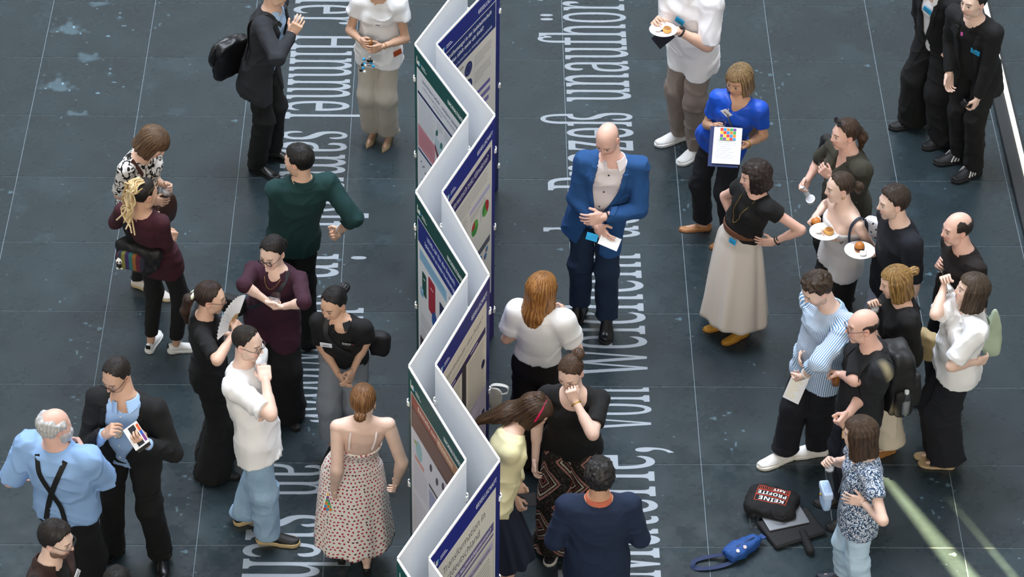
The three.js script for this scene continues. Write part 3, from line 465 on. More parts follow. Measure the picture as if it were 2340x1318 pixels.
// ---------------------------------------------------------------- shoes: heel at z = -0.07, toe towards +z, ankle above 0
const shoeCache = {};
function shoeGeometry(style) {
  if (shoeCache[style]) return shoeCache[style];
  const S = { sneaker: { soleH: 0.032, top: 0.088, toe: 0.030, w: 0.046 }, runner: { soleH: 0.036, top: 0.09, toe: 0.032, w: 0.047 }, dress: { soleH: 0.02, top: 0.085, toe: 0.024, w: 0.043 }, boot: { soleH: 0.03, top: 0.14, toe: 0.032, w: 0.047 }, flat: { soleH: 0.014, top: 0.06, toe: 0.022, w: 0.040, low: true }, loafer: { soleH: 0.02, top: 0.07, toe: 0.026, w: 0.042, low: true }, pump: { soleH: 0.012, top: 0.058, toe: 0.018, w: 0.036, low: true, point: true }, sandal: { soleH: 0.028, top: 0.06, toe: 0.02, w: 0.044, low: true, open: true } }[style];
  const L = 0.285, z0 = -0.075, half = (z) => { const t = sat((z - z0) / L); return S.w * (S.point ? Math.pow(Math.sin(Math.PI * Math.min(0.5 + 0, 0.5)), 1) * (t < 0.72 ? 0.72 + 0.28 * sstep(0.25, 0.62, t) : Math.pow(1 - (t - 0.72) / 0.28, 0.75)) : (0.78 + 0.24 * sstep(0.3, 0.66, t)) * (t > 0.78 ? Math.sqrt(Math.max(0, 1 - ((t - 0.78) / 0.22) ** 2)) : t < 0.12 ? Math.sqrt(Math.max(0, 1 - ((0.12 - t) / 0.12) ** 2) * 0.98 + 0.02) : 1)); };
  const plan = (x, z, g) => { const h = half(z); const dz = Math.max(z0 - z, z - z0 - L); return Math.max(Math.abs(x - 0.006 * Math.sin(((z - z0) / L) * 3)) - h - g, dz - g); };
  const height = (z) => { const t = sat((z - z0) / L); return t < 0.36 ? S.top - (S.low ? 0.008 : 0) * t : mix(S.top * 0.98, S.toe + S.soleH * 0.6, sstep(0.36, 0.86, t)); };
  const dome = (x, y, z) => { const h = height(z), hw = half(z) + 0.002, t = sat(Math.abs(x) / hw); return y - h * (1 - 0.42 * t * t); };
  const well = ell([0, S.top + (S.low ? 0.004 : 0.016), -0.018 + (S.low ? 0.02 : 0)], S.low ? 0.032 : 0.036, S.low ? 0.034 : 0.022, S.low ? 0.062 : 0.046);
  let upper = (x, y, z) => smax(smax(smax(plan(x, z, 0) * 0.9, dome(x, y, z) * 0.85, 0.014), S.soleH * 0.8 - y, 0.002), -well(x, y, z), 0.006);
  if (S.open) { const a = upper; upper = (x, y, z) => Math.max(a(x, y, z), Math.min(Math.abs(z - 0.085) - 0.034, z + 0.040)); }
  const sole = (x, y, z) => smax(plan(x, z, 0.004) * 0.9, Math.max(y - S.soleH * (z < 0 ? 1 : 0.86), 0.001 - y), 0.004);
  return shoeCache[style] = { upper: netMesh(upper, [-0.07, 0, -0.1], [0.07, 0.17, 0.23], 0.0062), sole: netMesh(sole, [-0.07, -0.004, -0.1], [0.07, 0.06, 0.23], 0.0068), top: S.top, soleH: S.soleH };
}
// ---------------------------------------------------------------- cloth prints
const tile = (m) => [1 / m, 1 / m];
const cloth = {
  dots: canvasTexture(256, 256, (c, w) => { c.fillStyle = '#f1ece4'; c.fillRect(0, 0, w, w); seed = 11; for (let j = 0; j < 9; j++) for (let i = 0; i < 9; i++) { const x = (i + 0.5 + (j % 2 ? 0.5 : 0) * 0.7) * w / 9 + rnd(-5, 5), y = (j + 0.5) * w / 9 + rnd(-5, 5), a = rnd(0, 3); c.fillStyle = rnd() < 0.75 ? '#b01e36' : '#5a1428'; for (const dx of [0, -w, w]) for (const dy of [0, -w, w]) { c.beginPath(); c.ellipse(x + dx, y + dy, 8.2, 5.6, a, 0, 7); c.fill(); } } }, tile(0.26)),
  stripes: canvasTexture(256, 256, (c, w) => { c.fillStyle = '#e9eff6'; c.fillRect(0, 0, w, w); c.fillStyle = '#5f95c6'; for (let i = 0; i < 16; i++) c.fillRect(i * 16, 0, 7.5, w); }, tile(0.20)),
  giraffe: canvasTexture(256, 256, (c, w) => { c.fillStyle = '#e8e4de'; c.fillRect(0, 0, w, w); const d = c.getImageData(0, 0, w, w); for (let j = 0; j < w; j++) for (let i = 0; i < w; i++) { const u = i / w, v = j / w, n = pnoise(u, v, 7, 3.3) + 0.35 * pnoise(u, v, 13, 8.1); if (Math.abs(n) < 0.14 || n > 0.62) { const o = (j * w + i) * 4; d.data[o] = d.data[o + 1] = d.data[o + 2] = 14; } } c.putImageData(d, 0, 0); }, tile(0.19)),
  floral: canvasTexture(256, 256, (c, w) => { c.fillStyle = '#27405f'; c.fillRect(0, 0, w, w); seed = 5; for (let i = 0; i < 620; i++) { const x = rnd(0, w), y = rnd(0, w), a = rnd(0, 3), r = rnd(5, 9); c.fillStyle = rnd() < 0.66 ? '#e6ecf2' : rnd() < 0.5 ? '#8fb0d0' : '#2c4a70'; for (const dx of [0, -w, w]) for (const dy of [0, -w, w]) { c.beginPath(); c.ellipse(x + dx, y + dy, r, r * 0.5, a, 0, 7); c.fill(); } } }, tile(0.17)),
  ethnic: canvasTexture(512, 512, (c, w) => { c.fillStyle = '#17130f'; c.fillRect(0, 0, w, w); const dia = (x, y, r, col, lw) => { c.strokeStyle = col; c.lineWidth = lw; c.beginPath(); c.moveTo(x, y - r * 1.4); c.lineTo(x + r, y); c.lineTo(x, y + r * 1.4); c.lineTo(x - r, y); c.closePath(); c.stroke(); }; for (const [x, y] of [[128, 128], [384, 384], [-128, 384], [640, 128], [128, 640], [384, -128]]) { dia(x, y, 150, '#b98078', 16); dia(x, y, 118, '#c9bfae', 14); dia(x, y, 84, '#6a3a34', 14); dia(x, y, 56, '#c9bfae', 10); dia(x, y, 26, '#9a4a40', 12); } seed = 9; for (let i = 0; i < 2600; i++) { c.fillStyle = rnd() < 0.5 ? '#17130f' : 'rgba(225,215,200,0.75)'; c.fillRect(rnd(0, w), rnd(0, w), 4, 3); } }, tile(0.34)),
  denim: canvasTexture(256, 256, (c, w) => { const d = c.createImageData(w, w); for (let j = 0; j < w; j++) for (let i = 0; i < w; i++) { const o = (j * w + i) * 4, n = pnoise(i / w, j / w, 5, 2) * 16 + pnoise(i / w, j / w, 60, 6) * 9; d.data[o] = 158 + n; d.data[o + 1] = 190 + n; d.data[o + 2] = 218 + n; d.data[o + 3] = 255; } c.putImageData(d, 0, 0); }, tile(0.4)),
};
// ---------------------------------------------------------------- things held, worn and standing about
const glassMat = new THREE.MeshPhysicalMaterial({ color: 0xffffff, roughness: 0.02, transmission: 1, thickness: 0, ior: 1.45 });
const liquids = {}; const liquid = (c) => liquids[c] ??= new THREE.MeshPhysicalMaterial({ color: c, roughness: 0.05, transmission: 0.75, thickness: 0.02, ior: 1.33 });
const lathe = (pts, n = 28) => new THREE.LatheGeometry(pts.map(([r, y]) => new THREE.Vector2(r, y)), n);
const GLASS = {
  tumbler: { body: [[0, 0], [0.027, 0], [0.030, 0.004], [0.036, 0.10], [0.0345, 0.10], [0.028, 0.012], [0, 0.010]], fill: (h) => [[0, 0.0115], [0.0275, 0.0125], [0.0275 + 0.007 * h, 0.0125 + 0.085 * h], [0, 0.0125 + 0.085 * h]] },
  wine: { body: [[0, 0], [0.024, 0.0], [0.033, 0.012], [0.038, 0.035], [0.037, 0.06], [0.031, 0.10], [0.0298, 0.10], [0.0355, 0.06], [0.0365, 0.036], [0.031, 0.014], [0, 0.006]], fill: (h) => [[0, 0.008], [0.029, 0.013], [0.0355, 0.036], [0, 0.036]] },
  flute: { body: [[0, 0], [0.03, 0], [0.03, 0.002], [0.004, 0.006], [0.0035, 0.08], [0.012, 0.10], [0.024, 0.14], [0.025, 0.20], [0.024, 0.20], [0.0228, 0.14], [0.011, 0.102], [0, 0.094]], fill: (h) => [[0, 0.097], [0.010, 0.103], [0.0218, 0.14], [0.0225, 0.165], [0, 0.165]] },
};
function glass(kind, pos, fillColor, label, fill = 0.45, tilt) {
  const o = thing('drinking_glass', label, 'glass', pos, undefined);
  if (!GLASS[kind].g) GLASS[kind].g = lathe(GLASS[kind].body);
  part(o, 'bowl', GLASS[kind].g, glassMat);
  if (fillColor !== null) part(o, 'drink', lathe(GLASS[kind].fill(fill)), liquid(fillColor), null);
  if (tilt) o.rotation.set(...tilt);
  return o;
}
function heldGlass(p, side, kind, color, label, fill, drop = 0.045) { const m = p.arms[side === 'L' ? 0 : 1], c = m.centre.clone(); c.y -= drop; return glass(kind, c, color, label, fill); }
function badge(p, t, side, col, w = 0.085, h = 0.055, roll = 0, txtCol, where) {
  const c = where ?? p.surf(t, side, 0.015), g = box(w, h, 0.004, 0.0015), m = new THREE.Matrix4().makeBasis(p.lf.clone(), p.up.clone(), new THREE.Vector3().crossVectors(p.lf, p.up)); g.rotateX(-0.1); g.rotateZ(roll); g.applyMatrix4(m); g.translate(c.x, c.y, c.z);
  const b = part(p.jacket ?? p.top, 'name_badge', p.own(g), mat(col, 0.45), col === 0x18a4dc ? 'bright blue name badge' : 'white name badge');
  const l = box(w * 0.55, 0.007, 0.0012); l.translate(0, -0.004, 0.0028); l.rotateX(-0.1); l.rotateZ(roll); l.applyMatrix4(m); l.translate(c.x, c.y, c.z); part(b, 'print_line', p.own(l), mat(txtCol ?? 0x5a6270, 0.7));
  return b;
}
function strapOver(parent, own, pts, w, th, material, name = 'strap') {   // flat band along points, lying flat against normals given with them
  const n = pts.length, pos = [], idx = [], curve = new THREE.CatmullRomCurve3(pts.map((q) => q[0])), N = 40;
  for (let i = 0; i <= N; i++) { const t = i / N, c = curve.getPoint(t), tg = curve.getTangent(t), k = Math.min(n - 2, Math.floor(t * (n - 1))), f = t * (n - 1) - k, nn = pts[k][1].clone().lerp(pts[k + 1][1], f).normalize(), sd = new THREE.Vector3().crossVectors(tg, nn).normalize().multiplyScalar(w / 2); const o = nn.clone().multiplyScalar(th); for (const q of [c.clone().add(sd), c.clone().sub(sd), c.clone().sub(sd).add(o), c.clone().add(sd).add(o)]) pos.push(q.x, q.y, q.z); }
  for (let i = 0; i < N; i++) for (let j = 0; j < 4; j++) { const a = i * 4 + j, b = i * 4 + (j + 1) % 4; idx.push(a, b, a + 4, b, b + 4, a + 4); }
  const g = new THREE.BufferGeometry(); g.setAttribute('position', new THREE.Float32BufferAttribute(pos, 3)); g.setIndex(idx); const q = g.toNonIndexed(); q.computeVertexNormals(); return part(parent, name, own ? own(q) : q, material);
}
// band that follows a person's clothes: points are [t along the trunk, metres to the person's left, front +1 / back -1]
function bodyBand(p, list, w, material, parent, own, name) {
  const pts = list.map(([t, sd, fr]) => { const c = p.spine(t).addScaledVector(p.lf, sd), d = fr === 0 ? p.up.clone() : p.fw.clone().multiplyScalar(fr), q = c.clone(); let r = 0; for (let k = 0; k < 90; k++) { const x = c.clone().addScaledVector(d, r); if (p.base(x.x, x.y, x.z) > 0.004) break; r += 0.004; } return [c.addScaledVector(d, r + 0.004), d]; });
  return strapOver(parent, own, pts, w, 0.004, material, name);
}
const blobBag = (hx, hy, hz, A1 = 0.012, k = 0, e = 4, taper = 0) => { const g = netMesh((x, y, z) => { const w = 1 - taper * sat((y + hy) / (2 * hy)), a = Math.abs(x) / hx / w, b = Math.abs(y) / hy, c = Math.abs(z) / hz / w, q = Math.pow(a ** e + b ** e + c ** e, 1 / e); return (q - 1) * Math.min(hx, hy, hz) * 0.9 - A1 * (noise(x * 9 + k, y * 9, z * 9) + 0.5 * noise(x * 21 + k, y * 21, z * 21)); }, [-hx - 0.03, -hy - 0.03, -hz - 0.03], [hx + 0.03, hy + 0.03, hz + 0.03], 0.009); return g; };
function plateWith(pos, label, foods) {
  const o = thing('plate', label, 'plate', pos); part(o, 'rim', lathe([[0, 0], [0.055, 0], [0.075, 0.006], [0.108, 0.016], [0.109, 0.018], [0.076, 0.010], [0.055, 0.004], [0, 0.004]], 36), mat(0xf3f5f8, 0.3));
  return o;
}
function food(pos, kind, label) {
  const o = thing(kind, label, 'food', pos);
  if (kind === 'burger') { part(o, 'bun_bottom', placed(lathe([[0, 0], [0.034, 0], [0.036, 0.008], [0.034, 0.014], [0, 0.014]], 20), 0, 0, 0), mat(0xb9762f, 0.7)); part(o, 'patty', placed(lathe([[0, 0.013], [0.036, 0.013], [0.038, 0.02], [0.035, 0.027], [0, 0.027]], 20), 0, 0, 0), mat(0x4a2412, 0.8)); part(o, 'bun_top', placed(lathe([[0, 0.026], [0.035, 0.026], [0.036, 0.036], [0.028, 0.052], [0.012, 0.060], [0, 0.061]], 20), 0, 0, 0), mat(0xb8702a, 0.5)); }
  if (kind === 'pastry') { part(o, 'dough', lathe([[0, 0], [0.033, 0], [0.036, 0.016], [0.030, 0.032], [0.012, 0.034], [0, 0.030]], 20), mat(0xd9a458, 0.7)); const sp = []; for (let i = 0; i < 40; i++) { const a = i * 0.35, r = 0.028 - i * 0.0006; sp.push(V(Math.cos(a) * r, 0.034, Math.sin(a) * r)); } part(o, 'swirl', tubeAlong(sp, 0.003, 60, 5), mat(0x8a4a1c, 0.6)); }
  if (kind === 'crumpled_napkin') part(o, 'paper', netMesh((x, y, z) => Math.hypot(x, y * 1.8, z) - 0.026 - 0.012 * noise(x * 60, y * 60, z * 60), [-0.05, -0.03, -0.05], [0.05, 0.03, 0.05], 0.005).translate(0, 0.014, 0), mat(0xe6e2d8, 0.9));
  return o;
}
function sheet(name, label, pos, w, h, basis, draw, category = 'paper', thick = 0.003) {
  const o = thing(name, label, category, pos); const M = new THREE.Matrix4().makeBasis(...basis); o.quaternion.setFromRotationMatrix(M);
  part(o, 'pages', box(w, h, thick, 0.0008), mat(0xf2f2f0, 0.8));
  if (draw) { const t = canvasTexture(128, Math.round(128 * h / w), draw); part(o, 'printed_face', placed(new THREE.PlaneGeometry(w * 0.985, h * 0.985), 0, 0, thick / 2 + 0.0006), new THREE.MeshStandardMaterial({ map: t, roughness: 0.7 })); }
  return o;
}
const basisFrom = (normal, upish) => { const n = normal.clone().normalize(), r = new THREE.Vector3().crossVectors(upish, n).normalize(), u = new THREE.Vector3().crossVectors(n, r); return [r, u, n]; };
const mosaic = (c, w, h) => { c.fillStyle = '#fff'; c.fillRect(0, 0, w, h); const cols = ['#d8342a', '#2f8fc6', '#e07f26', '#3aa556', '#7a4a9a', '#e6c23a']; let k = 0; for (let y = 6; y < h - 10; y += 24) for (let x = 6; x < w - 10; x += 24) { c.fillStyle = cols[(k++ * 7 + (y | 0)) % 6]; c.fillRect(x, y, 23, 23); } };
const letterPage = (c, w, h) => { c.fillStyle = '#f6f6f4'; c.fillRect(0, 0, w, h); c.fillStyle = '#9aa2ac'; for (let y = 26; y < h - 20; y += 9) c.fillRect(14, y, (w - 28) * (0.6 + 0.4 * hash3(y, 2, 3)), 2); };
const scribble = (a, b) => (c, w, h) => { c.fillStyle = a; c.fillRect(0, 0, w, h); c.fillStyle = b; for (let y = 18; y < h - 14; y += 12) c.fillRect(12, y, (w - 24) * (0.5 + 0.5 * hash3(y, 5, 3)), 4); };
// ---------------------------------------------------------------- people
const SKIN = { fair: [0.74, 0.48, 0.35], pale: [0.80, 0.57, 0.46], warm: [0.66, 0.41, 0.28], tan: [0.60, 0.35, 0.22], rosy: [0.77, 0.48, 0.38] };
const dirOf = (deg) => V(Math.sin(R(deg)), 0, Math.cos(R(deg)));
function ik(A, T, l1, l2, pole, pix) {
  const d = T.clone().sub(A); let D = d.length(); const max = (l1 + l2) * 0.998; let k = 1; if (D > max) { k = D / max; l1 *= k; l2 *= k; } D = Math.max(D, Math.abs(l1 - l2) + 0.01); d.normalize();
  const x = (l1 * l1 - l2 * l2 + D * D) / (2 * D), h = Math.sqrt(Math.max(0, l1 * l1 - x * x)), c = A.clone().addScaledVector(d, x);
  const u = pole.clone().addScaledVector(d, -pole.dot(d)).normalize(), v = new THREE.Vector3().crossVectors(d, u);
  if (!pix) return [c.addScaledVector(u, h), k];
  let best = null, bd = 1e9; for (let i = 0; i < 72; i++) { const a = i * Math.PI / 36, p = c.clone().addScaledVector(u, h * Math.cos(a)).addScaledVector(v, h * Math.sin(a)), q = project(p), e = Math.hypot(q[0] - pix[0], q[1] - pix[1]) - 14 * Math.cos(a); if (e < bd) { bd = e; best = p; } }
  return [best, k];
}
const cyl = (A, B, n = 1) => A.clone().lerp(B, n);
// texture coordinates in metres round the nearest limb or the trunk
function wrapUV(g, bones) {
  const t = g.toNonIndexed(), p = t.attributes.position, uv = new Float32Array(p.count * 2), q = V(0, 0, 0);
  for (const b of bones) { b.d = b.b.clone().sub(b.a); b.L = b.d.length(); b.d.normalize(); b.r = b.ref.clone().addScaledVector(b.d, -b.ref.dot(b.d)).normalize(); b.s = new THREE.Vector3().crossVectors(b.d, b.r); }
  for (let i = 0; i < p.count; i += 3) {
    q.set((p.getX(i) + p.getX(i + 1) + p.getX(i + 2)) / 3, (p.getY(i) + p.getY(i + 1) + p.getY(i + 2)) / 3, (p.getZ(i) + p.getZ(i + 1) + p.getZ(i + 2)) / 3);
    let best = null, bd = 1e9; for (const b of bones) { const e = q.clone().sub(b.a), s = sat(e.dot(b.d) / b.L), dist = e.addScaledVector(b.d, -s * b.L).length() / b.rad; if (dist < bd) { bd = dist; best = b; } }
    let a0 = 0; for (let j = 0; j < 3; j++) { const e = V(p.getX(i + j), p.getY(i + j), p.getZ(i + j)).sub(best.a); let a = Math.atan2(e.dot(best.s), e.dot(best.r)); if (j === 0) a0 = a; else if (a - a0 > Math.PI) a -= 2 * Math.PI; else if (a0 - a > Math.PI) a += 2 * Math.PI; uv[(i + j) * 2] = a * best.rad; uv[(i + j) * 2 + 1] = e.dot(best.d) + (best.off ?? 0); }
  }
  t.setAttribute('uv', new THREE.BufferAttribute(uv, 2)); return t;
}
// the same from the side each facet faces, for prints without a direction
function boxUV(g) { const t = g.toNonIndexed(), p = t.attributes.position, uv = new Float32Array(p.count * 2), A = V(0, 0, 0), B = V(0, 0, 0), C = V(0, 0, 0); for (let i = 0; i < p.count; i += 3) { A.fromBufferAttribute(p, i); B.fromBufferAttribute(p, i + 1); C.fromBufferAttribute(p, i + 2); const n = B.clone().sub(A).cross(C.clone().sub(A)), x = Math.abs(n.x), y = Math.abs(n.y), z = Math.abs(n.z), k = y > x && y > z ? 'xz' : x > z ? 'zy' : 'xy'; [A, B, C].forEach((q, j) => { uv[(i + j) * 2] = q[k[0]]; uv[(i + j) * 2 + 1] = q[k[1]]; }); } t.setAttribute('uv', new THREE.BufferAttribute(uv, 2)); return t; }
const stretchNotes = [];
function person(s) {
  const H = s.H ?? (s.fem ? 1.68 : 1.80), fem = !!s.fem, a = s.a ?? 0, fw = dirOf(a), lf = V(fw.z, 0, -fw.x), hfw = dirOf(s.hipA ?? a), hlf = V(hfw.z, 0, -hfw.x), bd = s.build ?? 0, wide = 1 + 0.22 * bd;
  // ---- joints
  const ground = s.stand ? at(s.stand[0], s.stand[1], H - 0.005).setY(0).addScaledVector(fw, -(s.headF ?? 0.05)) : null;
  const feet = s.feet ? s.feet.map((f) => { const p = at(f[0], f[1], 0); return { p, dir: dirOf(f[2]), lift: f[3] ?? 0 }; }) : [1, -1].map((k) => ({ p: ground.clone().addScaledVector(hlf, k * (s.stance ?? 0.1)).addScaledVector(hfw, (s.stride ?? 0) * k), dir: dirOf((s.hipA ?? a) + k * 10), lift: 0 }));
  const ank = feet.map((f) => f.p.clone().setY(0.085 + f.lift));
  const hipH = (s.hipH ?? 0.525) * H, mid = ank[0].clone().add(ank[1]).multiplyScalar(0.5);
  const P = s.hip ? at(s.hip[0], s.hip[1], hipH) : mid.clone().setY(hipH).addScaledVector(hfw, s.hipF ?? 0);
  const N = s.neck ? at(s.neck[0], s.neck[1], (s.neckH ?? 0.835) * H) : P.clone().add(V(0, 0.31 * H, 0)).addScaledVector(fw, (s.lean ?? 0) * 0.31 * H);
  const HC = s.head ? at(s.head[0], s.head[1], (s.headH ?? 0.925) * H) : N.clone().add(V(0, 0.09 * H, 0)).addScaledVector(fw, 0.035);
  const up = N.clone().sub(P).normalize(), spine = (t) => { const p = P.clone().lerp(N, t); return p.addScaledVector(fw, (t > 0 && t < 1 ? Math.sin(t * Math.PI) * 0.012 * (t < 0.4 ? 1 : -1) : 0)); };
  const lft = (t) => hlf.clone().lerp(lf, sat(t)).normalize();
  const shW = (fem ? 0.096 : 0.103) * H * (1 + 0.10 * bd) * (s.sh ?? 1);
  const S = [1, -1].map((k) => spine(0.915).addScaledVector(lf, k * shW).addScaledVector(up, -0.006));
  const Hp = [1, -1].map((k) => P.clone().addScaledVector(hlf, k * 0.047 * H).add(V(0, -0.005 * H, 0)));
  const l1 = 0.178 * H, l2 = 0.150 * H, t1 = 0.238 * H, t2 = 0.242 * H;
  const knee = [0, 1].map((i) => { const [k, q] = ik(Hp[i], ank[i], t1, t2, feet[i].dir.clone().add(hfw)); if (q > 1.04) stretchNotes.push((s.id ?? s.label) + ' leg ' + i + ' x' + q.toFixed(2)); return k; });
  const toW = (v) => fw.clone().multiplyScalar(v[0]).addScaledVector(lf, v[1]).add(V(0, v[2], 0));
  const arms = ['L', 'R'].map((n, i) => {
    const h = s[n] ?? {}, k = i ? -1 : 1, pose = h.pose ?? 'hang', hang = !h.p && !h.l && !h.q;
    const C0 = spine(0.6), ax = Math.abs(fw.z) >= Math.abs(lf.z) ? fw : lf;
    const onPlane = (px, py, d) => { const r = rayDir(px, py), k2 = (d + C0.clone().sub(CAM).dot(ax)) / r.dot(ax); return CAM.clone().addScaledVector(r, k2); };
    const target = h.q ? onPlane(...h.q) : h.p ? at(...h.p) : h.l ? P.clone().setY(0).add(toW(h.l)) : S[i].clone().add(V(0, -(l1 + l2) * 0.985, 0)).addScaledVector(lf, k * 0.055).addScaledVector(fw, 0.03);
    const pole = h.pole ? toW(h.pole) : fw.clone().multiplyScalar(-0.8).addScaledVector(lf, k * 0.7).add(V(0, -0.7, 0));
    let W = target.clone(), E, q, dir = h.dir ? toW(h.dir).normalize() : null;
    for (let n2 = 0; n2 < 3; n2++) { [E, q] = ik(S[i], W, l1, l2, pole, h.e); const d = dir ?? W.clone().sub(E).normalize(); if (!hang) W = target.clone().addScaledVector(d, -0.065); }
    if (q > 1.03) stretchNotes.push((s.id ?? s.label) + ' arm ' + n + ' x' + q.toFixed(2));
    const fd = W.clone().sub(E).normalize(); dir ??= fd.clone();
    let palm = h.palm ? toW(h.palm) : lf.clone().multiplyScalar(-k).addScaledVector(fw, 0.25); palm.addScaledVector(dir, -palm.dot(dir)).normalize();
    return { S: S[i], E, W, dir, palm, pose, side: i, centre: W.clone().addScaledVector(dir, 0.075).addScaledVector(palm, 0.046), palmC: W.clone().addScaledVector(dir, 0.06) };
  });
  const root = thing('person', s.label, 'person', [P.x, 0, P.z], s.group); const O = V(P.x, 0, P.z), out = { root, P, N, HC, arms, H, fw, lf, up, spine, O, S, knee, ank, hfw, hlf };
  const own = (g) => g.translate(-O.x, -O.y, -O.z);
  // ---- body
  const A = fem ? { cr: [0.080, 0.05, 0.058], hip: [0.103, 0.060, 0.074], wa: [0.078, 0.054, 0.052], ri: [0.082, 0.060, 0.056], ch: [0.090, 0.066, 0.058], sh: [0.078, 0.044, 0.048] } : { cr: [0.080, 0.05, 0.056], hip: [0.096, 0.060, 0.068], wa: [0.085, 0.060, 0.056], ri: [0.093, 0.066, 0.060], ch: [0.101, 0.068, 0.062], sh: [0.088, 0.044, 0.050] };
  const belly = s.belly ?? 0, nodes = (o, extra = []) => {
    const mk = (t, k, oo, bl = 0) => ({ c: spine(t), r: lft(t), a: A[k][0] * H * wide + oo, bf: A[k][1] * H * wide + oo + bl, bb: A[k][2] * H * wide + oo });
    return [...extra, mk(0, 'hip', o[0], belly * 0.6), mk(0.34, 'wa', o[1], belly), mk(0.6, 'ri', o[2], belly * 0.55), mk(0.78, 'ch', o[3]), mk(0.93, 'sh', o[4]), { c: spine(1), r: lf, a: 0.040 * H + o[4], bf: 0.034 * H + o[4], bb: 0.036 * H + o[4] }];
  };
  const crotch = (o) => ({ c: spine(0).add(V(0, -0.045 * H, 0)), r: hlf, a: A.cr[0] * H * wide + o, bf: A.cr[1] * H * wide + o, bb: A.cr[2] * H * wide + o });
  const armK = (fem ? 0.88 : 1) * (1 + 0.18 * bd) * (s.armK ?? 1), ra = [0.0275 * H * armK, 0.0235 * H * armK, 0.0225 * H * armK, 0.0155 * H * armK], legK = (1 + 0.16 * bd);
  const LK = s.bottom && !s.bottom.hemR ? 0.84 : 1, TK = s.bareSkin ? -0.004 : -0.008, trunk = loft(nodes([TK, TK, TK, TK, -0.003], [crotch(TK - 0.006)]));
  const hq = new THREE.Quaternion().setFromEuler(new THREE.Euler(R(s.headP ?? 8), R(s.headA ?? a), R(s.headR ?? 0), 'YXZ')), hs = (fem ? 0.985 : 1.02) * (s.headS ?? 1), hM = new THREE.Matrix4().compose(HC, hq, V(hs, hs, hs)), hLoc = (x, y, z) => V(x, y, z).applyMatrix4(hM);
  out.hM = hM; out.hLoc = hLoc;
  const nr = (fem ? 0.048 : 0.057) * (1 + 0.2 * bd), neck = cap(spine(0.95), hLoc(0, -0.045, -0.022), nr * 1.12, nr);
  const shoulder = S.map((q, i) => cap(spine(0.90).addScaledVector(lf, (i ? -1 : 1) * shW * 0.35), q, 0.031 * H, ra[0] * 1.06));
  const bust = fem ? [1, -1].map((k) => { const c = spine(0.70).addScaledVector(lf, k * 0.041 * H).addScaledVector(fw, 0.042 * H * wide); return cap(c, c.clone().add(V(0, -0.012, 0)), 0.033 * H * wide * (s.bust ?? 1), 0.032 * H * wide * (s.bust ?? 1)); }) : null;
  const legs = [0, 1].map((i) => joinAll([cap(Hp[i], knee[i], 0.046 * H * legK * LK, 0.032 * H * legK * LK), cap(knee[i], ank[i], 0.032 * H * legK * LK, 0.021 * H * (LK < 1 ? 0.9 : 1)), cap(knee[i].clone().lerp(ank[i], 0.18).addScaledVector(hfw, -0.012), knee[i].clone().lerp(ank[i], 0.5), 0.030 * H * legK * LK, 0.022 * H * LK)], 0.02));
  const foot = [0, 1].map((i) => cap(ank[i].clone().add(V(0, -0.045, 0)).addScaledVector(feet[i].dir, -0.02), ank[i].clone().add(V(0, -0.062, 0)).addScaledVector(feet[i].dir, 0.13), 0.026, 0.017));
  const core = (x, y, z) => { let d = trunk(x, y, z); d = smin(d, neck(x, y, z), 0.05); d = smin(d, Math.min(shoulder[0](x, y, z), shoulder[1](x, y, z)), 0.05); if (bust) d = smin(d, Math.min(bust[0](x, y, z), bust[1](x, y, z)), 0.03); d = smin(d, Math.min(smin(legs[0](x, y, z), foot[0](x, y, z), 0.02), smin(legs[1](x, y, z), foot[1](x, y, z), 0.02)), 0.02); return d; };
  const skin = (Array.isArray(s.skin) ? s.skin : SKIN[s.skin ?? 'fair']), skinPaint = (g) => paint(g, (x, y, z, c) => { const n = 1 + 0.05 * noise(x * 26, y * 26, z * 26); c[0] = skin[0] * n; c[1] = skin[1] * n * 0.98; c[2] = skin[2] * n * 0.98; });
  const geos = [], allPts = [P, N, HC, ...S, ...knee, ...ank, ...feet.map((f, i) => ank[i].clone().addScaledVector(f.dir, 0.15))];
  geos.push(skinPaint(netMesh(core, ...boundsOf(allPts, 0.2), s.bareSkin ? 0.012 : 0.018)));
  for (const m of arms) {
    const f = joinAll([cap(m.S, m.E, ra[0], ra[1]), cap(m.E, m.W.clone().addScaledVector(m.dir, 0.01), ra[2], ra[3]), cap(m.E.clone().lerp(m.W, 0.12), m.E.clone().lerp(m.W, 0.45), ra[2] * 1.12, ra[2] * 0.95)], 0.018);
    geos.push(skinPaint(netMesh(f, ...boundsOf([m.S, m.E, m.W], 0.085), 0.0105)));
    if (m.pose !== 'none') { const M = new THREE.Matrix4().makeBasis(new THREE.Vector3().crossVectors(m.dir, m.palm), m.dir, m.palm); const q = (fem ? 0.92 : 1.02) * (H / 1.75); M.scale(V(q, q, q)); M.setPosition(m.W); m.M = M; geos.push(skinPaint(handGeometry(m.pose, m.side === 0).clone().applyMatrix4(M))); }
  }
  const shp = headShape(fem, s.full ?? 0), brow = lin(s.browCol ?? s.hairCol ?? 0x2a1c14);
  geos.push(headColors(shp, skin, { lip: s.lip ?? [skin[0] * 0.80, skin[1] * 0.50, skin[2] * 0.52], brow: [brow.r, brow.g, brow.b], beard: s.beard ?? 0, smile: s.smile }).applyMatrix4(hM));
  const keepPNC = (g) => { const n = g; for (const k of Object.keys(n.attributes)) if (!['position', 'normal', 'color'].includes(k)) n.deleteAttribute(k); return n; };
  part(root, 'body', own(mergeGeometries(geos.map(keepPNC))), skinMat);
  // ---- hair
  if (s.hair) { const [style, o] = s.hair; const g = hairGeometry(style, o, s.hairCol, s.hairCol2); part(root, 'hair', own(g.applyMatrix4(hM)), hairMat); }
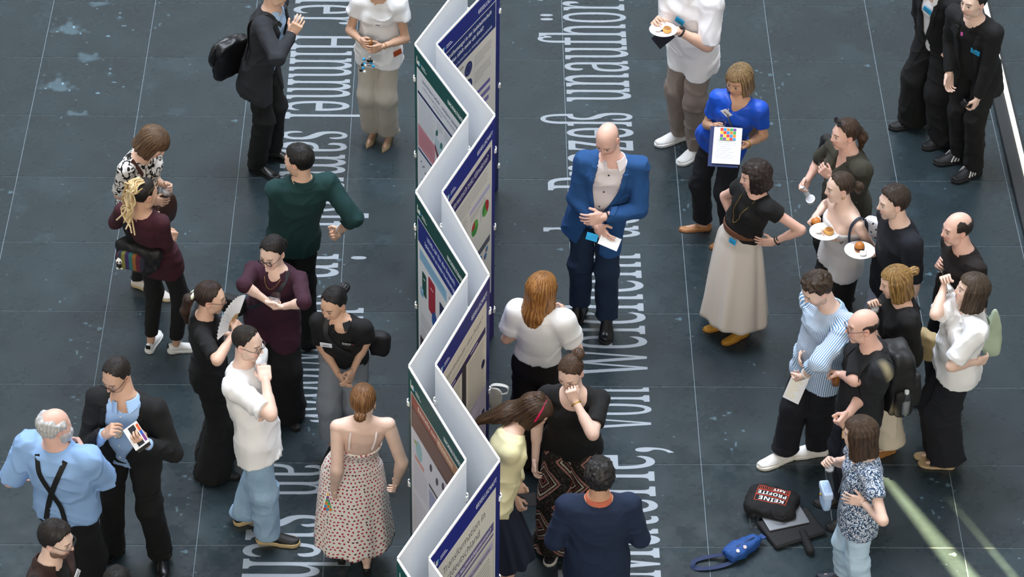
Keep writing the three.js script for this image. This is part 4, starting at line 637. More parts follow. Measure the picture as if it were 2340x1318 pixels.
  // ---- clothes
  const trunkBone = (off = 0) => ({ a: spine(-0.6), b: spine(1), ref: s.uvRef ? toW(s.uvRef) : V(0, 0, 1), rad: 0.16, off });
  const armBones = () => arms.flatMap((m) => [{ a: m.S.clone().lerp(m.E, 0.18), b: m.E, ref: V(0, 0, 1), rad: 0.06 }, { a: m.E, b: m.W, ref: V(0, 0, 1), rad: 0.05 }]);
  const legBones = () => [0, 1].flatMap((i) => [{ a: Hp[i], b: knee[i], ref: V(0, 0, 1), rad: 0.085 }, { a: knee[i], b: ank[i], ref: V(0, 0, 1), rad: 0.085, off: 0.4 }]);
  out.wrap = { trunkBone, armBones, legBones };
  const ws = (hash3(Math.round(P.x * 100), 3, Math.round(P.z * 100)) * 50) | 0;
  const wr = (A1, fx = 11, fy = 4.5) => (x, y, z) => { const u = x + ws, q = 0.07 * noise(u * 4, y * 4, z * 4), n1 = 1 - Math.abs(noise((u + q) * fx, (y + q) * fy, (z - q) * fx)) * 2.2, n2 = 1 - Math.abs(noise((u - q) * 6 + 9, (y + q * 1.5) * 12, z * 6)) * 2.2, m = sat(0.5 + 1.2 * noise(u * 3 + 4, y * 3, z * 3)); const r1 = n1 > 0 ? n1 * n1 : 0, r2 = n2 > 0 ? n2 * n2 : 0; return A1 * (mix(r1, r2, m) * 1.25 - 0.3 + 0.3 * noise(u * 21, y * 17, z * 21)); };
  const local = (x, y, z) => { const qx = x - P.x, qy = y - P.y, qz = z - P.z, v = qx * up.x + qy * up.y + qz * up.z, ex = qx - up.x * v, ey = qy - up.y * v, ez = qz - up.z * v; return [ex * lf.x + ez * lf.z, v, ex * fw.x + ey * fw.y + ez * fw.z]; };
  function upperGarment(g, k) {
    const L = (g.loose ?? 0.018) * 0.72, hem = g.hem ?? 0.06, sl = g.sleeve ?? 0.7, slL = g.sleeveLoose ?? 0.014, flare = g.flare ?? 0.0, n = [{ c: spine(0).addScaledVector(up, -hem), r: hlf, a: A.hip[0] * H * wide + L + 0.004 + flare, bf: A.hip[1] * H * wide + L + 0.006 + flare + belly * 0.4, bb: A.hip[2] * H * wide + L + 0.006 + flare }];
    const waist = g.fit ?? 0.008;
    let chainN = nodes([L + 0.003, L + waist, L, L, Math.min(L, 0.014)], n);
    if (hem < 0.02) { const t0 = sat(-hem / (0.31 * H)), k0 = sat(t0 / 0.34), h0 = chainN[1], h1 = chainN[2]; Object.assign(n[0], { c: spine(0).addScaledVector(up, -hem), r: lft(t0), a: mix(h0.a, h1.a, k0), bf: mix(h0.bf, h1.bf, k0), bb: mix(h0.bb, h1.bb, k0) }); chainN = [n[0], ...chainN.slice(2)]; }
    const tf = loft(chainN), wrn = wr(g.wrinkle ?? 0.008), shf = S.map((q, i) => cap(spine(0.90).addScaledVector(lf, (i ? -1 : 1) * shW * 0.35), q, 0.031 * H + L * 0.5, ra[0] * 1.06 + slL * 0.8));
    const sleeves = sl > 0 ? arms.map((m, i) => {
      const s1 = g.sleeves ? g.sleeves[i] : sl, end = s1 <= 1 ? m.S.clone().lerp(m.E, s1) : m.E.clone().lerp(m.W, Math.min(s1 - 1, 1)), dr = s1 <= 1 ? m.E.clone().sub(m.S).normalize() : m.W.clone().sub(m.E).normalize();
      const u1 = cap(m.S, m.E, ra[0] + slL, ra[1] + slL + (g.cuff ?? 0)), u2 = s1 > 1 ? cap(m.E, m.W, ra[2] + slL + 0.002, ra[3] + slL * 0.8 + (g.cuff ?? 0)) : null;
      return (x, y, z) => { const d = u1(x, y, z), c = (x - end.x) * dr.x + (y - end.y) * dr.y + (z - end.z) * dr.z; return s1 <= 1 ? Math.max(d, c) : smin(d, Math.max(u2(x, y, z), c), 0.02); };
    }) : null;
    const nk = g.neck ?? 'crew', cuts = [];
    const nbase = spine(1), nAx = hLoc(0, -0.03, -0.02).sub(spine(0.95)).normalize();
    if (nk === 'crew' || nk === 'v' || nk === 'shirt' || nk === 'jacket') cuts.push(cap(nbase.clone().addScaledVector(nAx, -0.02), nbase.clone().addScaledVector(nAx, 0.16), nr * 1.16 + (nk === 'jacket' ? 0.012 : 0.004), nr * 1.3 + 0.05));
    if (nk === 'scoop' || nk === 'wide') cuts.push(cap(nbase.clone().addScaledVector(fw, nk === 'wide' ? 0.05 : 0.035).addScaledVector(up, -0.02), nbase.clone().addScaledVector(nAx, 0.2), nk === 'wide' ? 0.088 : 0.076, 0.14));
    if (nk === 'v') cuts.push(cap(nbase.clone().addScaledVector(fw, 0.075), spine(g.vTo ?? 0.78).addScaledVector(fw, 0.15), 0.052, 0.008));
    const tw = s.bottom && !s.bottom.hemR ? { slim: 0.014, straight: 0.019, loose: 0.027, wide: 0.036 }[s.bottom.fit ?? 'straight'] : 0.016, thighs = hem > 0.05 ? [0, 1].map((i) => cap(Hp[i].clone().add(V(0, 0.04, 0)), Hp[i].clone().lerp(knee[i], 0.7), 0.046 * H * legK + tw, 0.040 * H * legK + tw + 0.004)) : null;
    const opening = g.open, topCut = g.topCut;
    const base = (x, y, z) => { let d = tf(x, y, z); if (sl >= 0 && !g.noSh) d = smin(d, Math.min(shf[0](x, y, z), shf[1](x, y, z)), 0.045); if (bust) d = smin(d, Math.min(bust[0](x, y, z), bust[1](x, y, z)) - L * 0.7, 0.035); if (thighs) d = smin(d, Math.min(thighs[0](x, y, z), thighs[1](x, y, z)), 0.03); if (sleeves) d = smin(d, Math.min(sleeves[0](x, y, z), sleeves[1](x, y, z)), 0.026); return d; };
    const trim = (x, y, z, d) => { for (const c of cuts) d = smax(d, -c(x, y, z), 0.004); if (opening || topCut !== undefined || g.asym) { const [X, v, Z] = local(x, y, z); if (opening) { const w = opening(v / (0.31 * H)); if (w > 0) d = Math.max(d, -Math.max(Math.abs(X - (g.openX ?? 0)) - w, -Z)); } if (topCut !== undefined) d = Math.max(d, v - topCut * 0.31 * H - (g.topTilt ?? 0) * Z); } const hv = (x - n[0].c.x) * up.x + (y - n[0].c.y) * up.y + (z - n[0].c.z) * up.z; return Math.max(d, tf === null ? 0 : -hv - 0.002); };
    const f = (x, y, z) => trim(x, y, z, base(x, y, z) - wrn(x, y, z));
    const pts = [spine(0).addScaledVector(up, -hem), N, ...S]; if (sl > 0.05) arms.forEach((m, i) => { const s1 = g.sleeves ? g.sleeves[i] : sl; pts.push(s1 <= 1 ? m.S.clone().lerp(m.E, s1) : m.E); if (s1 > 1) pts.push(m.W); });
    let geo = netMesh(f, ...boundsOf(pts, 0.24), g.cell ?? 0.0105);
    if (g.map) geo = g.box ? boxUV(geo) : wrapUV(geo, [trunkBone(), ...(sl > 0 ? armBones() : [])]);
    const m = part(root, g.name ?? 'shirt', own(geo), g.mat ?? mat(g.color, g.rough ?? 0.88, g.map ? { map: g.map } : {}), g.label);
    if (g.lapel) { const lw = g.lapel.w ?? 0.036, lf2 = (x, y, z) => { const [X, v, Z] = local(x, y, z), t = v / (0.31 * H), w = opening(t); if (Z < 0 || t < (g.lapel.from ?? 0.3) || t > 0.985) return 0.05; const ww = lw * sstep(g.lapel.from ?? 0.3, (g.lapel.from ?? 0.3) + 0.28, t); return Math.max(base(x, y, z) - 0.010, -(base(x, y, z) + 0.006), Math.abs(Math.abs(X - (g.openX ?? 0)) - w - ww * 0.5) - ww * 0.55 - 0.002); };
      part(m, 'lapel', own(netMesh((x, y, z) => { let d = lf2(x, y, z); for (const c of cuts) d = Math.max(d, -c(x, y, z)); return d; }, ...boundsOf([spine(0.2), N, ...S], 0.2), 0.0095)), mat(g.color, (g.rough ?? 0.88) - 0.06), null); }
    if (g.collar) { const cH = g.collar.h ?? 0.035, cr = nr * 1.12 + (g.collar.r ?? 0.010), c0 = nbase.clone().addScaledVector(nAx, -0.022), gap = g.collar.gap ?? 28;
      const cf = (x, y, z) => { const q = V(x, y, z).sub(c0), v = q.dot(nAx), rr = q.addScaledVector(nAx, -v), a2 = Math.atan2(rr.dot(lf), rr.dot(fw)) * 180 / Math.PI, rad = cr + (cH - v) * 0.35; const lo2 = -0.012 - 0.03 * sstep(90, 20, Math.abs(a2)); return Math.max(Math.abs(rr.length() - rad) - 0.0058, v - cH, lo2 - v, (gap - Math.abs(a2)) * 0.0016); };
      part(m, 'collar', own(netMesh(cf, ...boundsOf([c0], 0.15), 0.0055)), mat(g.collar.color ?? g.color ?? 0xffffff, 0.85), null); }
    if (g.buttons) for (let i = 0; i < g.buttons.n; i++) { const t = mix(g.buttons.from ?? 0.85, g.buttons.to ?? 0.1, i / Math.max(1, g.buttons.n - 1)); const c = spine(t).addScaledVector(lf, g.openX ?? 0); let r0 = 0.02; for (let k2 = 0; k2 < 60 && base(c.x + fw.x * r0, c.y, c.z + fw.z * r0) < 0; k2++) r0 += 0.004; c.addScaledVector(fw, r0 + 0.004); const b = new THREE.SphereGeometry(0.007, 8, 6); b.scale(1, 1, 0.5); b.rotateY(R(a)); b.translate(c.x, c.y, c.z); part(m, 'button', own(b), mat(g.buttons.color ?? 0xf0f0ee, 0.4)); }
    out.surf = (t, side, deep = 0) => { const c = spine(t).addScaledVector(lf, side); let r0 = 0.0; for (let k2 = 0; k2 < 90 && base(c.x + fw.x * r0, c.y + fw.y * r0, c.z + fw.z * r0) < 0; k2++) r0 += 0.003; return c.addScaledVector(fw, r0 + deep); };
    out.base = base; return m;
  }
  function trousers(g) {
    const F = { slim: [0.006, 0.008, 0.010], straight: [0.010, 0.020, 0.034], loose: [0.016, 0.032, 0.05], wide: [0.022, 0.055, 0.092] }[g.fit ?? 'straight'], hemH = g.hemH ?? 0.05, o = g.loose ?? 0.010;
    const top = spine(g.rise ?? 0.20), nn = nodes([o, o, o, o, o], [crotch(o)]).slice(0, 3), tf = loft(nn), wv = wr(g.wrinkle ?? 0.008, 9, 6);
    const lg = [0, 1].map((i) => { const dn = ank[i].clone().sub(knee[i]).normalize(), e = ank[i].clone().addScaledVector(dn, (ank[i].y - hemH) / Math.max(0.3, -dn.y)), u1 = cap(Hp[i], knee[i], 0.046 * H * legK + F[0], 0.033 * H * legK + F[1]), u2 = cap(knee[i], e, 0.034 * H * legK + F[1], 0.024 * H + F[2]); return (x, y, z) => smin(u1(x, y, z), u2(x, y, z), 0.04); });
    const crease = (y) => 1 + (g.stack ?? 0.8) * sstep(0.30, 0.08, y) + 0.4 * sstep(0.16, 0.0, Math.abs(y - knee[0].y));
    const f = (x, y, z) => { let d = tf(x, y, z); d = smin(d, Math.min(lg[0](x, y, z), lg[1](x, y, z)), 0.03); d -= wv(x, y, z) * crease(y); d = Math.max(d, hemH - y); return Math.max(d, (x - top.x) * up.x + (y - top.y) * up.y + (z - top.z) * up.z); };
    let geo = netMesh(f, ...boundsOf([top, P, ...knee, ...ank.map((q) => q.clone().setY(hemH))], 0.2), g.cell ?? 0.0115);
    if (g.map) geo = wrapUV(geo, legBones());
    const m = part(root, g.name ?? 'trousers', own(geo), g.mat ?? mat(g.color, g.rough ?? 0.9, g.map ? { map: g.map } : {}), g.label);
    if (g.belt) { const bf = (x, y, z) => Math.max(tf(x, y, z) - 0.008, -(tf(x, y, z) + 0.012), Math.abs((x - top.x) * up.x + (y - top.y) * up.y + (z - top.z) * up.z + 0.012) - 0.019); part(m, 'belt', own(netMesh(bf, ...boundsOf([top], 0.26), 0.010)), mat(g.belt, 0.45)); }
    return m;
  }
  // cloth hanging in folds round the legs
  function skirt(g) {
    const top = spine(g.from ?? 0.24), o = g.loose ?? 0.014, hemC = mid.clone().lerp(P.clone().setY(0), 0.35).setY(g.hemH), rows = 34, cols = 120, pos = [], idx = [], uv = [], n = g.folds ?? 9, ph = ws;
    const w0 = [A.wa[0] * H * wide + o, (A.wa[1] + A.wa[2]) / 2 * H * wide + o], w1 = [A.hip[0] * H * wide + o + 0.008, (A.hip[1] + A.hip[2]) / 2 * H * wide + o + 0.012];
    for (let j = 0; j <= rows + 1; j++) { const inner = j > rows, t = inner ? 1 : j / rows, hipT = sat((top.y - P.y + 0.02) / (top.y - g.hemH)), c = top.clone().lerp(P.clone().lerp(hemC, sat((t - hipT) / (1 - hipT))), 1); const y = mix(top.y, g.hemH, t), cc = t < hipT ? top.clone().lerp(P, t / hipT) : P.clone().lerp(hemC, (t - hipT) / (1 - hipT));
      const k = t < hipT ? sstep(0, 1, t / hipT) : 1, e = t < hipT ? 0 : (t - hipT) / (1 - hipT), Aa = mix(w0[0], w1[0], k) + (g.hemR[0] - w1[0]) * Math.pow(e, g.curve ?? 0.8) * (t < hipT ? 0 : 1), Bb = mix(w0[1], w1[1], k) + (g.hemR[1] - w1[1]) * Math.pow(e, g.curve ?? 0.8) * (t < hipT ? 0 : 1);
      for (let i = 0; i <= cols; i++) { const th = i / cols * 2 * Math.PI, am = (g.amp ?? 0.1) * Math.pow(t, 0.7), fo = 1 + am * (Math.sin(n * th + ph + 0.7 * Math.sin(2 * th + ph) + t * 0.8) * 0.62 + Math.sin((n * 1.7 | 0) * th + ph * 2) * 0.3), sc = inner ? 0.96 : 1; const q = cc.clone().setY(y + (g.wave ?? 0.012) * t * Math.sin(n * th + ph) + (inner ? 0.01 : 0)).addScaledVector(hlf, Math.sin(th) * Aa * fo * sc).addScaledVector(hfw, Math.cos(th) * Bb * fo * sc); pos.push(q.x, q.y, q.z); uv.push(th * 0.22, y); } }
    for (let j = 0; j <= rows; j++) for (let i = 0; i < cols; i++) { const p0 = j * (cols + 1) + i, p1 = p0 + cols + 1; idx.push(p0, p1, p0 + 1, p0 + 1, p1, p1 + 1); }
    const geo = new THREE.BufferGeometry(); geo.setAttribute('position', new THREE.Float32BufferAttribute(pos, 3)); geo.setAttribute('uv', new THREE.Float32BufferAttribute(uv, 2)); geo.setIndex(idx); geo.computeVertexNormals();
    return part(root, g.name ?? 'skirt', own(geo), g.mat ?? mat(g.color, g.rough ?? 0.9, { side: THREE.DoubleSide, ...(g.map ? { map: g.map } : {}) }), g.label);
  }
  if (s.bottom) { if (s.bottom.hemR) out.bottom = skirt(s.bottom); else out.bottom = trousers(s.bottom); }
  if (s.top) out.top = upperGarment(s.top); if (s.jacket) out.jacket = upperGarment(s.jacket);
  // ---- shoes
  if (s.shoes) feet.forEach((f, i) => { const G = shoeGeometry(s.shoes.style), k = (H / 1.75) * (fem ? 0.92 : 1.02), sh = part(root, 'shoe', G.upper, mat(s.shoes.color, s.shoes.rough ?? 0.6)); sh.position.copy(f.p.clone().addScaledVector(f.dir, 0.0).setY(f.lift)).sub(O); sh.rotation.y = Math.atan2(f.dir.x, f.dir.z); sh.scale.set(k, k, k); part(sh, 'sole', G.sole, mat(s.shoes.sole ?? s.shoes.color, 0.8));
    if (s.shoes.laces) for (let q = 0; q < 4; q++) part(sh, 'lace', placed(box(0.036, 0.004, 0.006, 0.002), 0, 0.083 - q * 0.011, 0.048 + q * 0.022, 0.5), mat(s.shoes.laces, 0.8));
    if (s.shoes.stripes) for (const sd of [-1, 1]) for (let q = 0; q < 3; q++) part(sh, 'stripe', placed(box(0.004, 0.05, 0.011), sd * 0.0475, 0.055, 0.025 + q * 0.026, -0.5, 0, sd * 0.25), mat(s.shoes.stripes, 0.7));
    if (s.shoes.tab) part(sh, 'heel_tab', placed(box(0.04, 0.035, 0.012, 0.004), 0, 0.07, -0.07), mat(s.shoes.tab, 0.7)); });
  // ---- small worn things
  if (s.glasses) { const c = s.glasses, ring = (k) => { const g = new THREE.TorusGeometry(0.0215, c.t ?? 0.0022, 6, 22); g.scale(1.12, 0.88, 1); g.translate(k * 0.031, 0.002, 0.103); return g; }; const list = [ring(1), ring(-1), tubeAlong([V(-0.009, 0.006, 0.104), V(0, 0.009, 0.106), V(0.009, 0.006, 0.104)], 0.002, 6, 5)]; for (const k of [1, -1]) list.push(tubeAlong([V(k * 0.055, 0.006, 0.101), V(k * 0.074, 0.008, 0.07), V(k * 0.083, 0.010, 0.0), V(k * 0.081, 0.0, -0.018)], 0.0018, 12, 5)); const M = hM.clone(); if (c.up) M.multiply(new THREE.Matrix4().makeRotationX(R(-48)).setPosition(0, 0.045, -0.012)); const g = part(root, c.name ?? 'glasses', own(merge(list).applyMatrix4(M)), mat(c.color ?? 0x101010, 0.35, c.metal ? { metalness: 0.8 } : {})); for (const k of [1, -1]) { const d = new THREE.CircleGeometry(0.021, 18); d.scale(1.12, 0.88, 1); d.translate(k * 0.031, 0.002, 0.103); part(g, 'lens', own(d.applyMatrix4(M)), c.dark ? mat(0x0c0c0e, 0.15) : mat(0xffffff, 0.05, { transmission: 1, thickness: 0, ior: 1.5 })); } }
  if (s.watch) { const m = arms[s.watch.side === 'L' ? 0 : 1], c = m.W.clone().addScaledVector(m.E.clone().sub(m.W).normalize(), s.watch.back ?? 0.03), d = m.W.clone().sub(m.E).normalize(), q = new THREE.Quaternion().setFromUnitVectors(V(0, 0, 1), d); const t = new THREE.TorusGeometry(ra[3] + 0.006, s.watch.t ?? 0.006, 6, 20); t.applyQuaternion(q); t.translate(c.x, c.y, c.z); const w = part(root, s.watch.name ?? 'watch', own(t), mat(s.watch.color ?? 0x141414, 0.4, s.watch.metal ? { metalness: 0.9 } : {})); if (s.watch.face) { const n = (s.watch.out ? toW(s.watch.out) : m.palm.clone().negate()).normalize(), f = new THREE.CylinderGeometry(0.019, 0.019, 0.009, 18); f.applyQuaternion(new THREE.Quaternion().setFromUnitVectors(V(0, 1, 0), n)); const e = c.clone().addScaledVector(n, ra[3] + 0.009); f.translate(e.x, e.y, e.z); part(w, 'watch_face', own(f), mat(s.watch.face, 0.3)); } }
  if (s.earring) for (const k of [1, -1]) { const t = new THREE.TorusGeometry(s.earring.r ?? 0.011, 0.002, 5, 14); t.rotateY(Math.PI / 2); t.translate(k * 0.082, -0.042, -0.006); part(root, 'earring', own(t.applyMatrix4(hM)), mat(s.earring.color ?? 0xd8b048, 0.3, { metalness: 0.9 })); }
  if (s.necklace) { const pts = []; for (let i = 0; i <= 16; i++) { const u = i / 16 * 2 - 1, v = 1 - u * u, c = out.surf ? out.surf(mix(0.97, s.necklace.to ?? 0.8, v), u * 0.06, 0.006) : N.clone(); pts.push(c); } part(root, 'necklace', own(tubeAlong(pts, s.necklace.t ?? 0.0025, 40, 5)), mat(s.necklace.color ?? 0xcaa64a, 0.35, { metalness: 0.8 })); }
  out.own = own; out.toW = toW; return out;
}
// ---------------------------------------------------------------- the visitors, aisle of the green panels
const Q = {};
Q.print = person({ id: 'print', label: 'woman with brown bob in a black and white patterned blouse', fem: true, H: 1.66, a: 55, headA: 72, headP: 38, skin: 'fair', build: 0.15,
  feet: [[352, 668, 50], [318, 655, 60]], neck: [322, 356], head: [352, 326], hairCol: 0x5a3f2a, hairCol2: 0x8a6a48, hair: ['bob', { len: 0.11, th: 0.016, bang: 0.03 }],
  L: { q: [384, 428, 0.08], e: [350, 420], pose: 'grip', palm: [0.2, -1, 0.2] }, R: { q: [368, 462, 0], e: [268, 442], pose: 'relaxed', palm: [0, 1, -0.3] },
  top: { name: 'blouse', color: 0xffffff, map: cloth.giraffe, box: true, sleeve: 0.9, neck: 'v', vTo: 0.8, hem: 0.08, loose: 0.022, sleeveLoose: 0.022 }, bottom: { color: 0x15151a, fit: 'slim', hemH: 0.08 }, shoes: { style: 'sneaker', color: 0xe8e2da, sole: 0xcbb892 } });
Q.dread = person({ id: 'dread', label: 'woman with blond dreadlocks in a maroon top and black leggings', fem: true, H: 1.70, a: 152, headA: 128, headP: 12, skin: 'warm',
  feet: [[346, 797, 165], [404, 803, 100]], neck: [322, 485], head: [330, 442], hairCol: 0x231a14, hair: ['short', { th: 0.008, back: -0.05 }], glasses: { color: 0x8a7a5a, up: true, metal: true, name: 'spectacles_on_hair' },
  L: { l: [0.16, 0.10, 1.06], e: [226, 512], pose: 'relaxed' }, R: { q: [397, 535, 0.28], e: [372, 590], pose: 'grip', palm: [0.3, 1, 0], dir: [0.5, 0, 0.8] },
  top: { name: 'top', color: 0x3d1420, sleeve: 1.12, neck: 'crew', hem: 0.14, loose: 0.014, wrinkle: 0.007 }, bottom: { name: 'leggings', color: 0x0c0c0d, fit: 'slim', hemH: 0.13, loose: 0.004, wrinkle: 0.004 }, shoes: { style: 'sneaker', color: 0xf2f2f0, sole: 0xf4f4f2, tab: 0x111111, laces: 0xffffff } });
{ // the dreadlocks: a bound knot at the back of the crown with loose ends
  const M = Q.dread.hM; seed = 21; const list = [];
  for (let i = 0; i < 34; i++) { const a = rnd(0, 6.28), r = rnd(0.03, 0.07), c = V(0, 0.075, -0.10), lo = i < 20; const pts = lo ? [V(Math.cos(a) * 0.05, 0.10 + Math.sin(a) * 0.03, -0.04), c.clone().add(V(Math.cos(a) * r, Math.sin(a) * r * 0.8, rnd(-0.03, 0.01))), c.clone().add(V(Math.cos(a + 1.5) * r, Math.sin(a + 1.5) * r * 0.8, rnd(-0.05, 0))), c.clone().add(V(Math.cos(a + 3) * r * 0.6, Math.sin(a + 3) * r * 0.6, -0.05))] : [c.clone().add(V(rnd(-0.04, 0.04), rnd(-0.02, 0.03), -0.03)), V(rnd(-0.07, 0.07), rnd(-0.05, 0.0), rnd(-0.15, -0.12)), V(rnd(-0.085, 0.085), rnd(-0.16, -0.11), rnd(-0.15, -0.11)), V(rnd(-0.09, 0.09), rnd(-0.30, -0.16), rnd(-0.15, -0.10))]; list.push(tubeAlong(pts, rnd(0.0055, 0.0075), 14, 6)); }
  const dm = [mat(0xd9c193, 0.8), mat(0xe6d2a8, 0.8), mat(0xc2a574, 0.8)]; list.forEach((g, i) => part(Q.dread.root, 'dreadlock', Q.dread.own(g.applyMatrix4(M)), dm[i % 3]));
}
Q.suitBag = person({ id: 'suitBag', label: 'man in charcoal suit raising one hand beside the white bloused woman', H: 1.84, a: 72, headA: 85, headP: 10, skin: 'fair', feet: [[622, 362, 75], [588, 391, 55]], neck: [622, 18], hairCol: 0x3a3028, hair: ['short', { th: 0.012 }],
  R: { q: [676, 62, -0.15], e: [590, 118], pose: 'relaxed', palm: [-0.3, 0.9, -0.2], dir: [0.5, 0.1, 0.9] }, L: { l: [0.10, 0.24, 0.95], pose: 'none' },
  top: { color: 0xa9c6e6, sleeve: 0.3, neck: 'shirt', hem: 0.03, loose: 0.01, collar: { h: 0.035 } }, jacket: { name: 'jacket', color: 0x24272c, sleeve: 1.96, hem: 0.24, loose: 0.028, neck: 'jacket', open: (t) => t > 0.25 ? 0.07 * sstep(0.25, 0.7, t) + 0.02 : 0.02 + (0.25 - t) * 0.09, lapel: { from: 0.25 }, sleeveLoose: 0.018, wrinkle: 0.009 },
  bottom: { color: 0x0d0e10, fit: 'straight', hemH: 0.05 }, shoes: { style: 'dress', color: 0x0c0c0d, rough: 0.35 } });
Q.blouse = person({ id: 'blouse', bust: 0.8, label: 'woman in white flutter sleeve blouse and wide beige trousers', fem: true, H: 1.66, a: -10, headA: -5, headP: 25, skin: 'warm', feet: [[888, 322, -14], [852, 313, -14]], neck: [866, -4], hairCol: 0x1c1410, hair: ['bob', { len: 0.16, th: 0.014 }],
  R: { q: [832, 100, 0.28], e: [802, 58], pose: 'grip', palm: [-0.2, 1, 0] }, L: { q: [856, 112, 0.3], e: [926, 88], pose: 'relaxed', palm: [-0.8, -0.5, 0] }, watch: { side: 'L', color: 0xc8a04a, metal: true, t: 0.002, name: 'bracelet' },
  top: { name: 'blouse', color: 0xf4f5f8, sleeve: 0.42, sleeveLoose: 0.035, neck: 'crew', hem: 0.10, loose: 0.028, wrinkle: 0.012 }, bottom: { color: 0xb9b2a6, fit: 'loose', hemH: 0.09, wrinkle: 0.006 }, shoes: { style: 'pump', color: 0x9a8466, sole: 0x7c684e } });
Q.green = person({ id: 'green', label: 'dark haired man seen from behind in a dark green shirt', H: 1.82, a: 195, headA: 245, headP: 8, skin: 'fair', feet: [[655, 768, 200], [702, 788, 185]], neck: [692, 410], head: [682, 366], hairCol: 0x17120e, hair: ['short', { th: 0.016, amp: 0.0026, front: 0.08 }], beard: 0.25,
  R: { q: [768, 535, 0.02], e: [792, 478], pose: 'fist' }, L: { l: [0.3, 0.08, 1.08], e: [640, 492], pose: 'relaxed' }, watch: { side: 'R', color: 0xb8bcc0, metal: true, t: 0.004 },
  top: { color: 0x0b3434, sleeve: 1.35, neck: 'shirt', hem: 0.09, loose: 0.026, collar: { h: 0.045, gap: 30 }, wrinkle: 0.012, sleeveLoose: 0.02, cuff: 0.006 }, bottom: { color: 0x0b0b0d, fit: 'straight', hemH: 0.03 }, shoes: { style: 'dress', color: 0x0c0c0d, rough: 0.3 } });
Q.maroon = person({ id: 'maroon', label: 'woman with black framed glasses in a maroon collared blouse', fem: true, H: 1.72, a: -18, headA: -28, headP: 18, smile: true, skin: 'pale', build: 0.2, feet: [[658, 952, 25], [608, 935, -15]], neck: [632, 618], head: [622, 577], hairCol: 0x1d1310, hair: ['short', { th: 0.012, back: -0.07, pony: [[0, 0.0, -0.11], [0, -0.05, -0.125], [0, -0.1, -0.11]], pr: [0.03, 0.035, 0.02] }], glasses: { color: 0x101010, t: 0.003 }, lip: [0.5, 0.12, 0.12],
  R: { q: [618, 698, 0.3], e: [566, 664], pose: 'grip', palm: [-0.4, 1, 0] }, L: { q: [640, 706, 0.3], e: [694, 690], pose: 'grip', palm: [-0.4, -1, 0] }, necklace: { color: 0xc0a468, to: 0.8 },
  top: { name: 'blouse', color: 0x371326, sleeve: 1.1, neck: 'v', vTo: 0.82, hem: 0.14, loose: 0.022, collar: { h: 0.03, gap: 40 } }, bottom: { color: 0x0a0a0b, fit: 'wide', hemH: 0.02 }, shoes: { style: 'dress', color: 0x0c0c0d } });
Q.pony = person({ id: 'pony', label: 'woman with brown ponytail and pale scrunchie in black polo', fem: true, H: 1.69, a: 92, headA: 88, headP: 8, skin: 'fair', stand: [482, 631], neck: [466, 722], head: [482, 680], hairCol: 0x2a1a12, hairCol2: 0x4a2f1e, hair: ['short', { th: 0.012, back: -0.06, pony: [[0, 0.005, -0.115], [-0.01, -0.03, -0.15], [-0.02, -0.13, -0.165], [-0.015, -0.235, -0.145]], pr: [0.024, 0.036, 0.034, 0.012] }], glasses: { color: 0x222222 },
  R: { q: [546, 742, -0.2], e: [490, 826], pose: 'fist', palm: [0, 1, 0] }, L: { l: [0.25, 0.10, 1.05], pose: 'relaxed' },
  top: { name: 'polo_shirt', color: 0x0c0c0e, sleeve: 0.85, neck: 'shirt', hem: 0.08, loose: 0.014, collar: { h: 0.022 } }, bottom: { color: 0x0a0a0b, fit: 'wide', hemH: 0.015 }, shoes: { style: 'dress', color: 0x0a0a0a } });
{ const g = new THREE.TorusGeometry(0.026, 0.014, 8, 20); const p = g.attributes.position; for (let i = 0; i < p.count; i++) { const n = 1 + 0.12 * noise(p.getX(i) * 120, p.getY(i) * 120, p.getZ(i) * 120); p.setXYZ(i, p.getX(i) * n, p.getY(i) * n, p.getZ(i) * n); } g.computeVertexNormals(); g.rotateX(0.5); g.translate(0, 0.0, -0.128); part(Q.pony.root, 'scrunchie', Q.pony.own(g.applyMatrix4(Q.pony.hM)), mat(0xe6ecd2, 0.7)); }
Q.tee = person({ id: 'tee', label: 'man in white t-shirt and light blue jeans with cropped hair', H: 1.84, a: 72, headA: 66, headP: 10, feet: [[560, 1192, 112], [612, 1238, 82]], hip: [590, 1004], neck: [556, 830], head: [566, 783], skin: 'pale', hairCol: 0x2c2218, hair: ['short', { th: 0.005, amp: 0.0015 }], glasses: { color: 0x141414 }, beard: 0.15,
  L: { q: [598, 942, -0.1], pose: 'relaxed', palm: [-1, 0, 0] }, R: { q: [604, 850, -0.05], e: [630, 942], pose: 'grip', palm: [-0.5, 0.8, 0] },
  top: { name: 'tshirt', color: 0xf2f2f2, sleeve: 0.82, neck: 'crew', hem: 0.13, loose: 0.026, sleeveLoose: 0.028, wrinkle: 0.012 }, bottom: { name: 'jeans', color: 0xffffff, map: cloth.denim, fit: 'loose', hemH: 0.07, wrinkle: 0.010 }, shoes: { style: 'runner', color: 0x141414, sole: 0xc9b184 } });
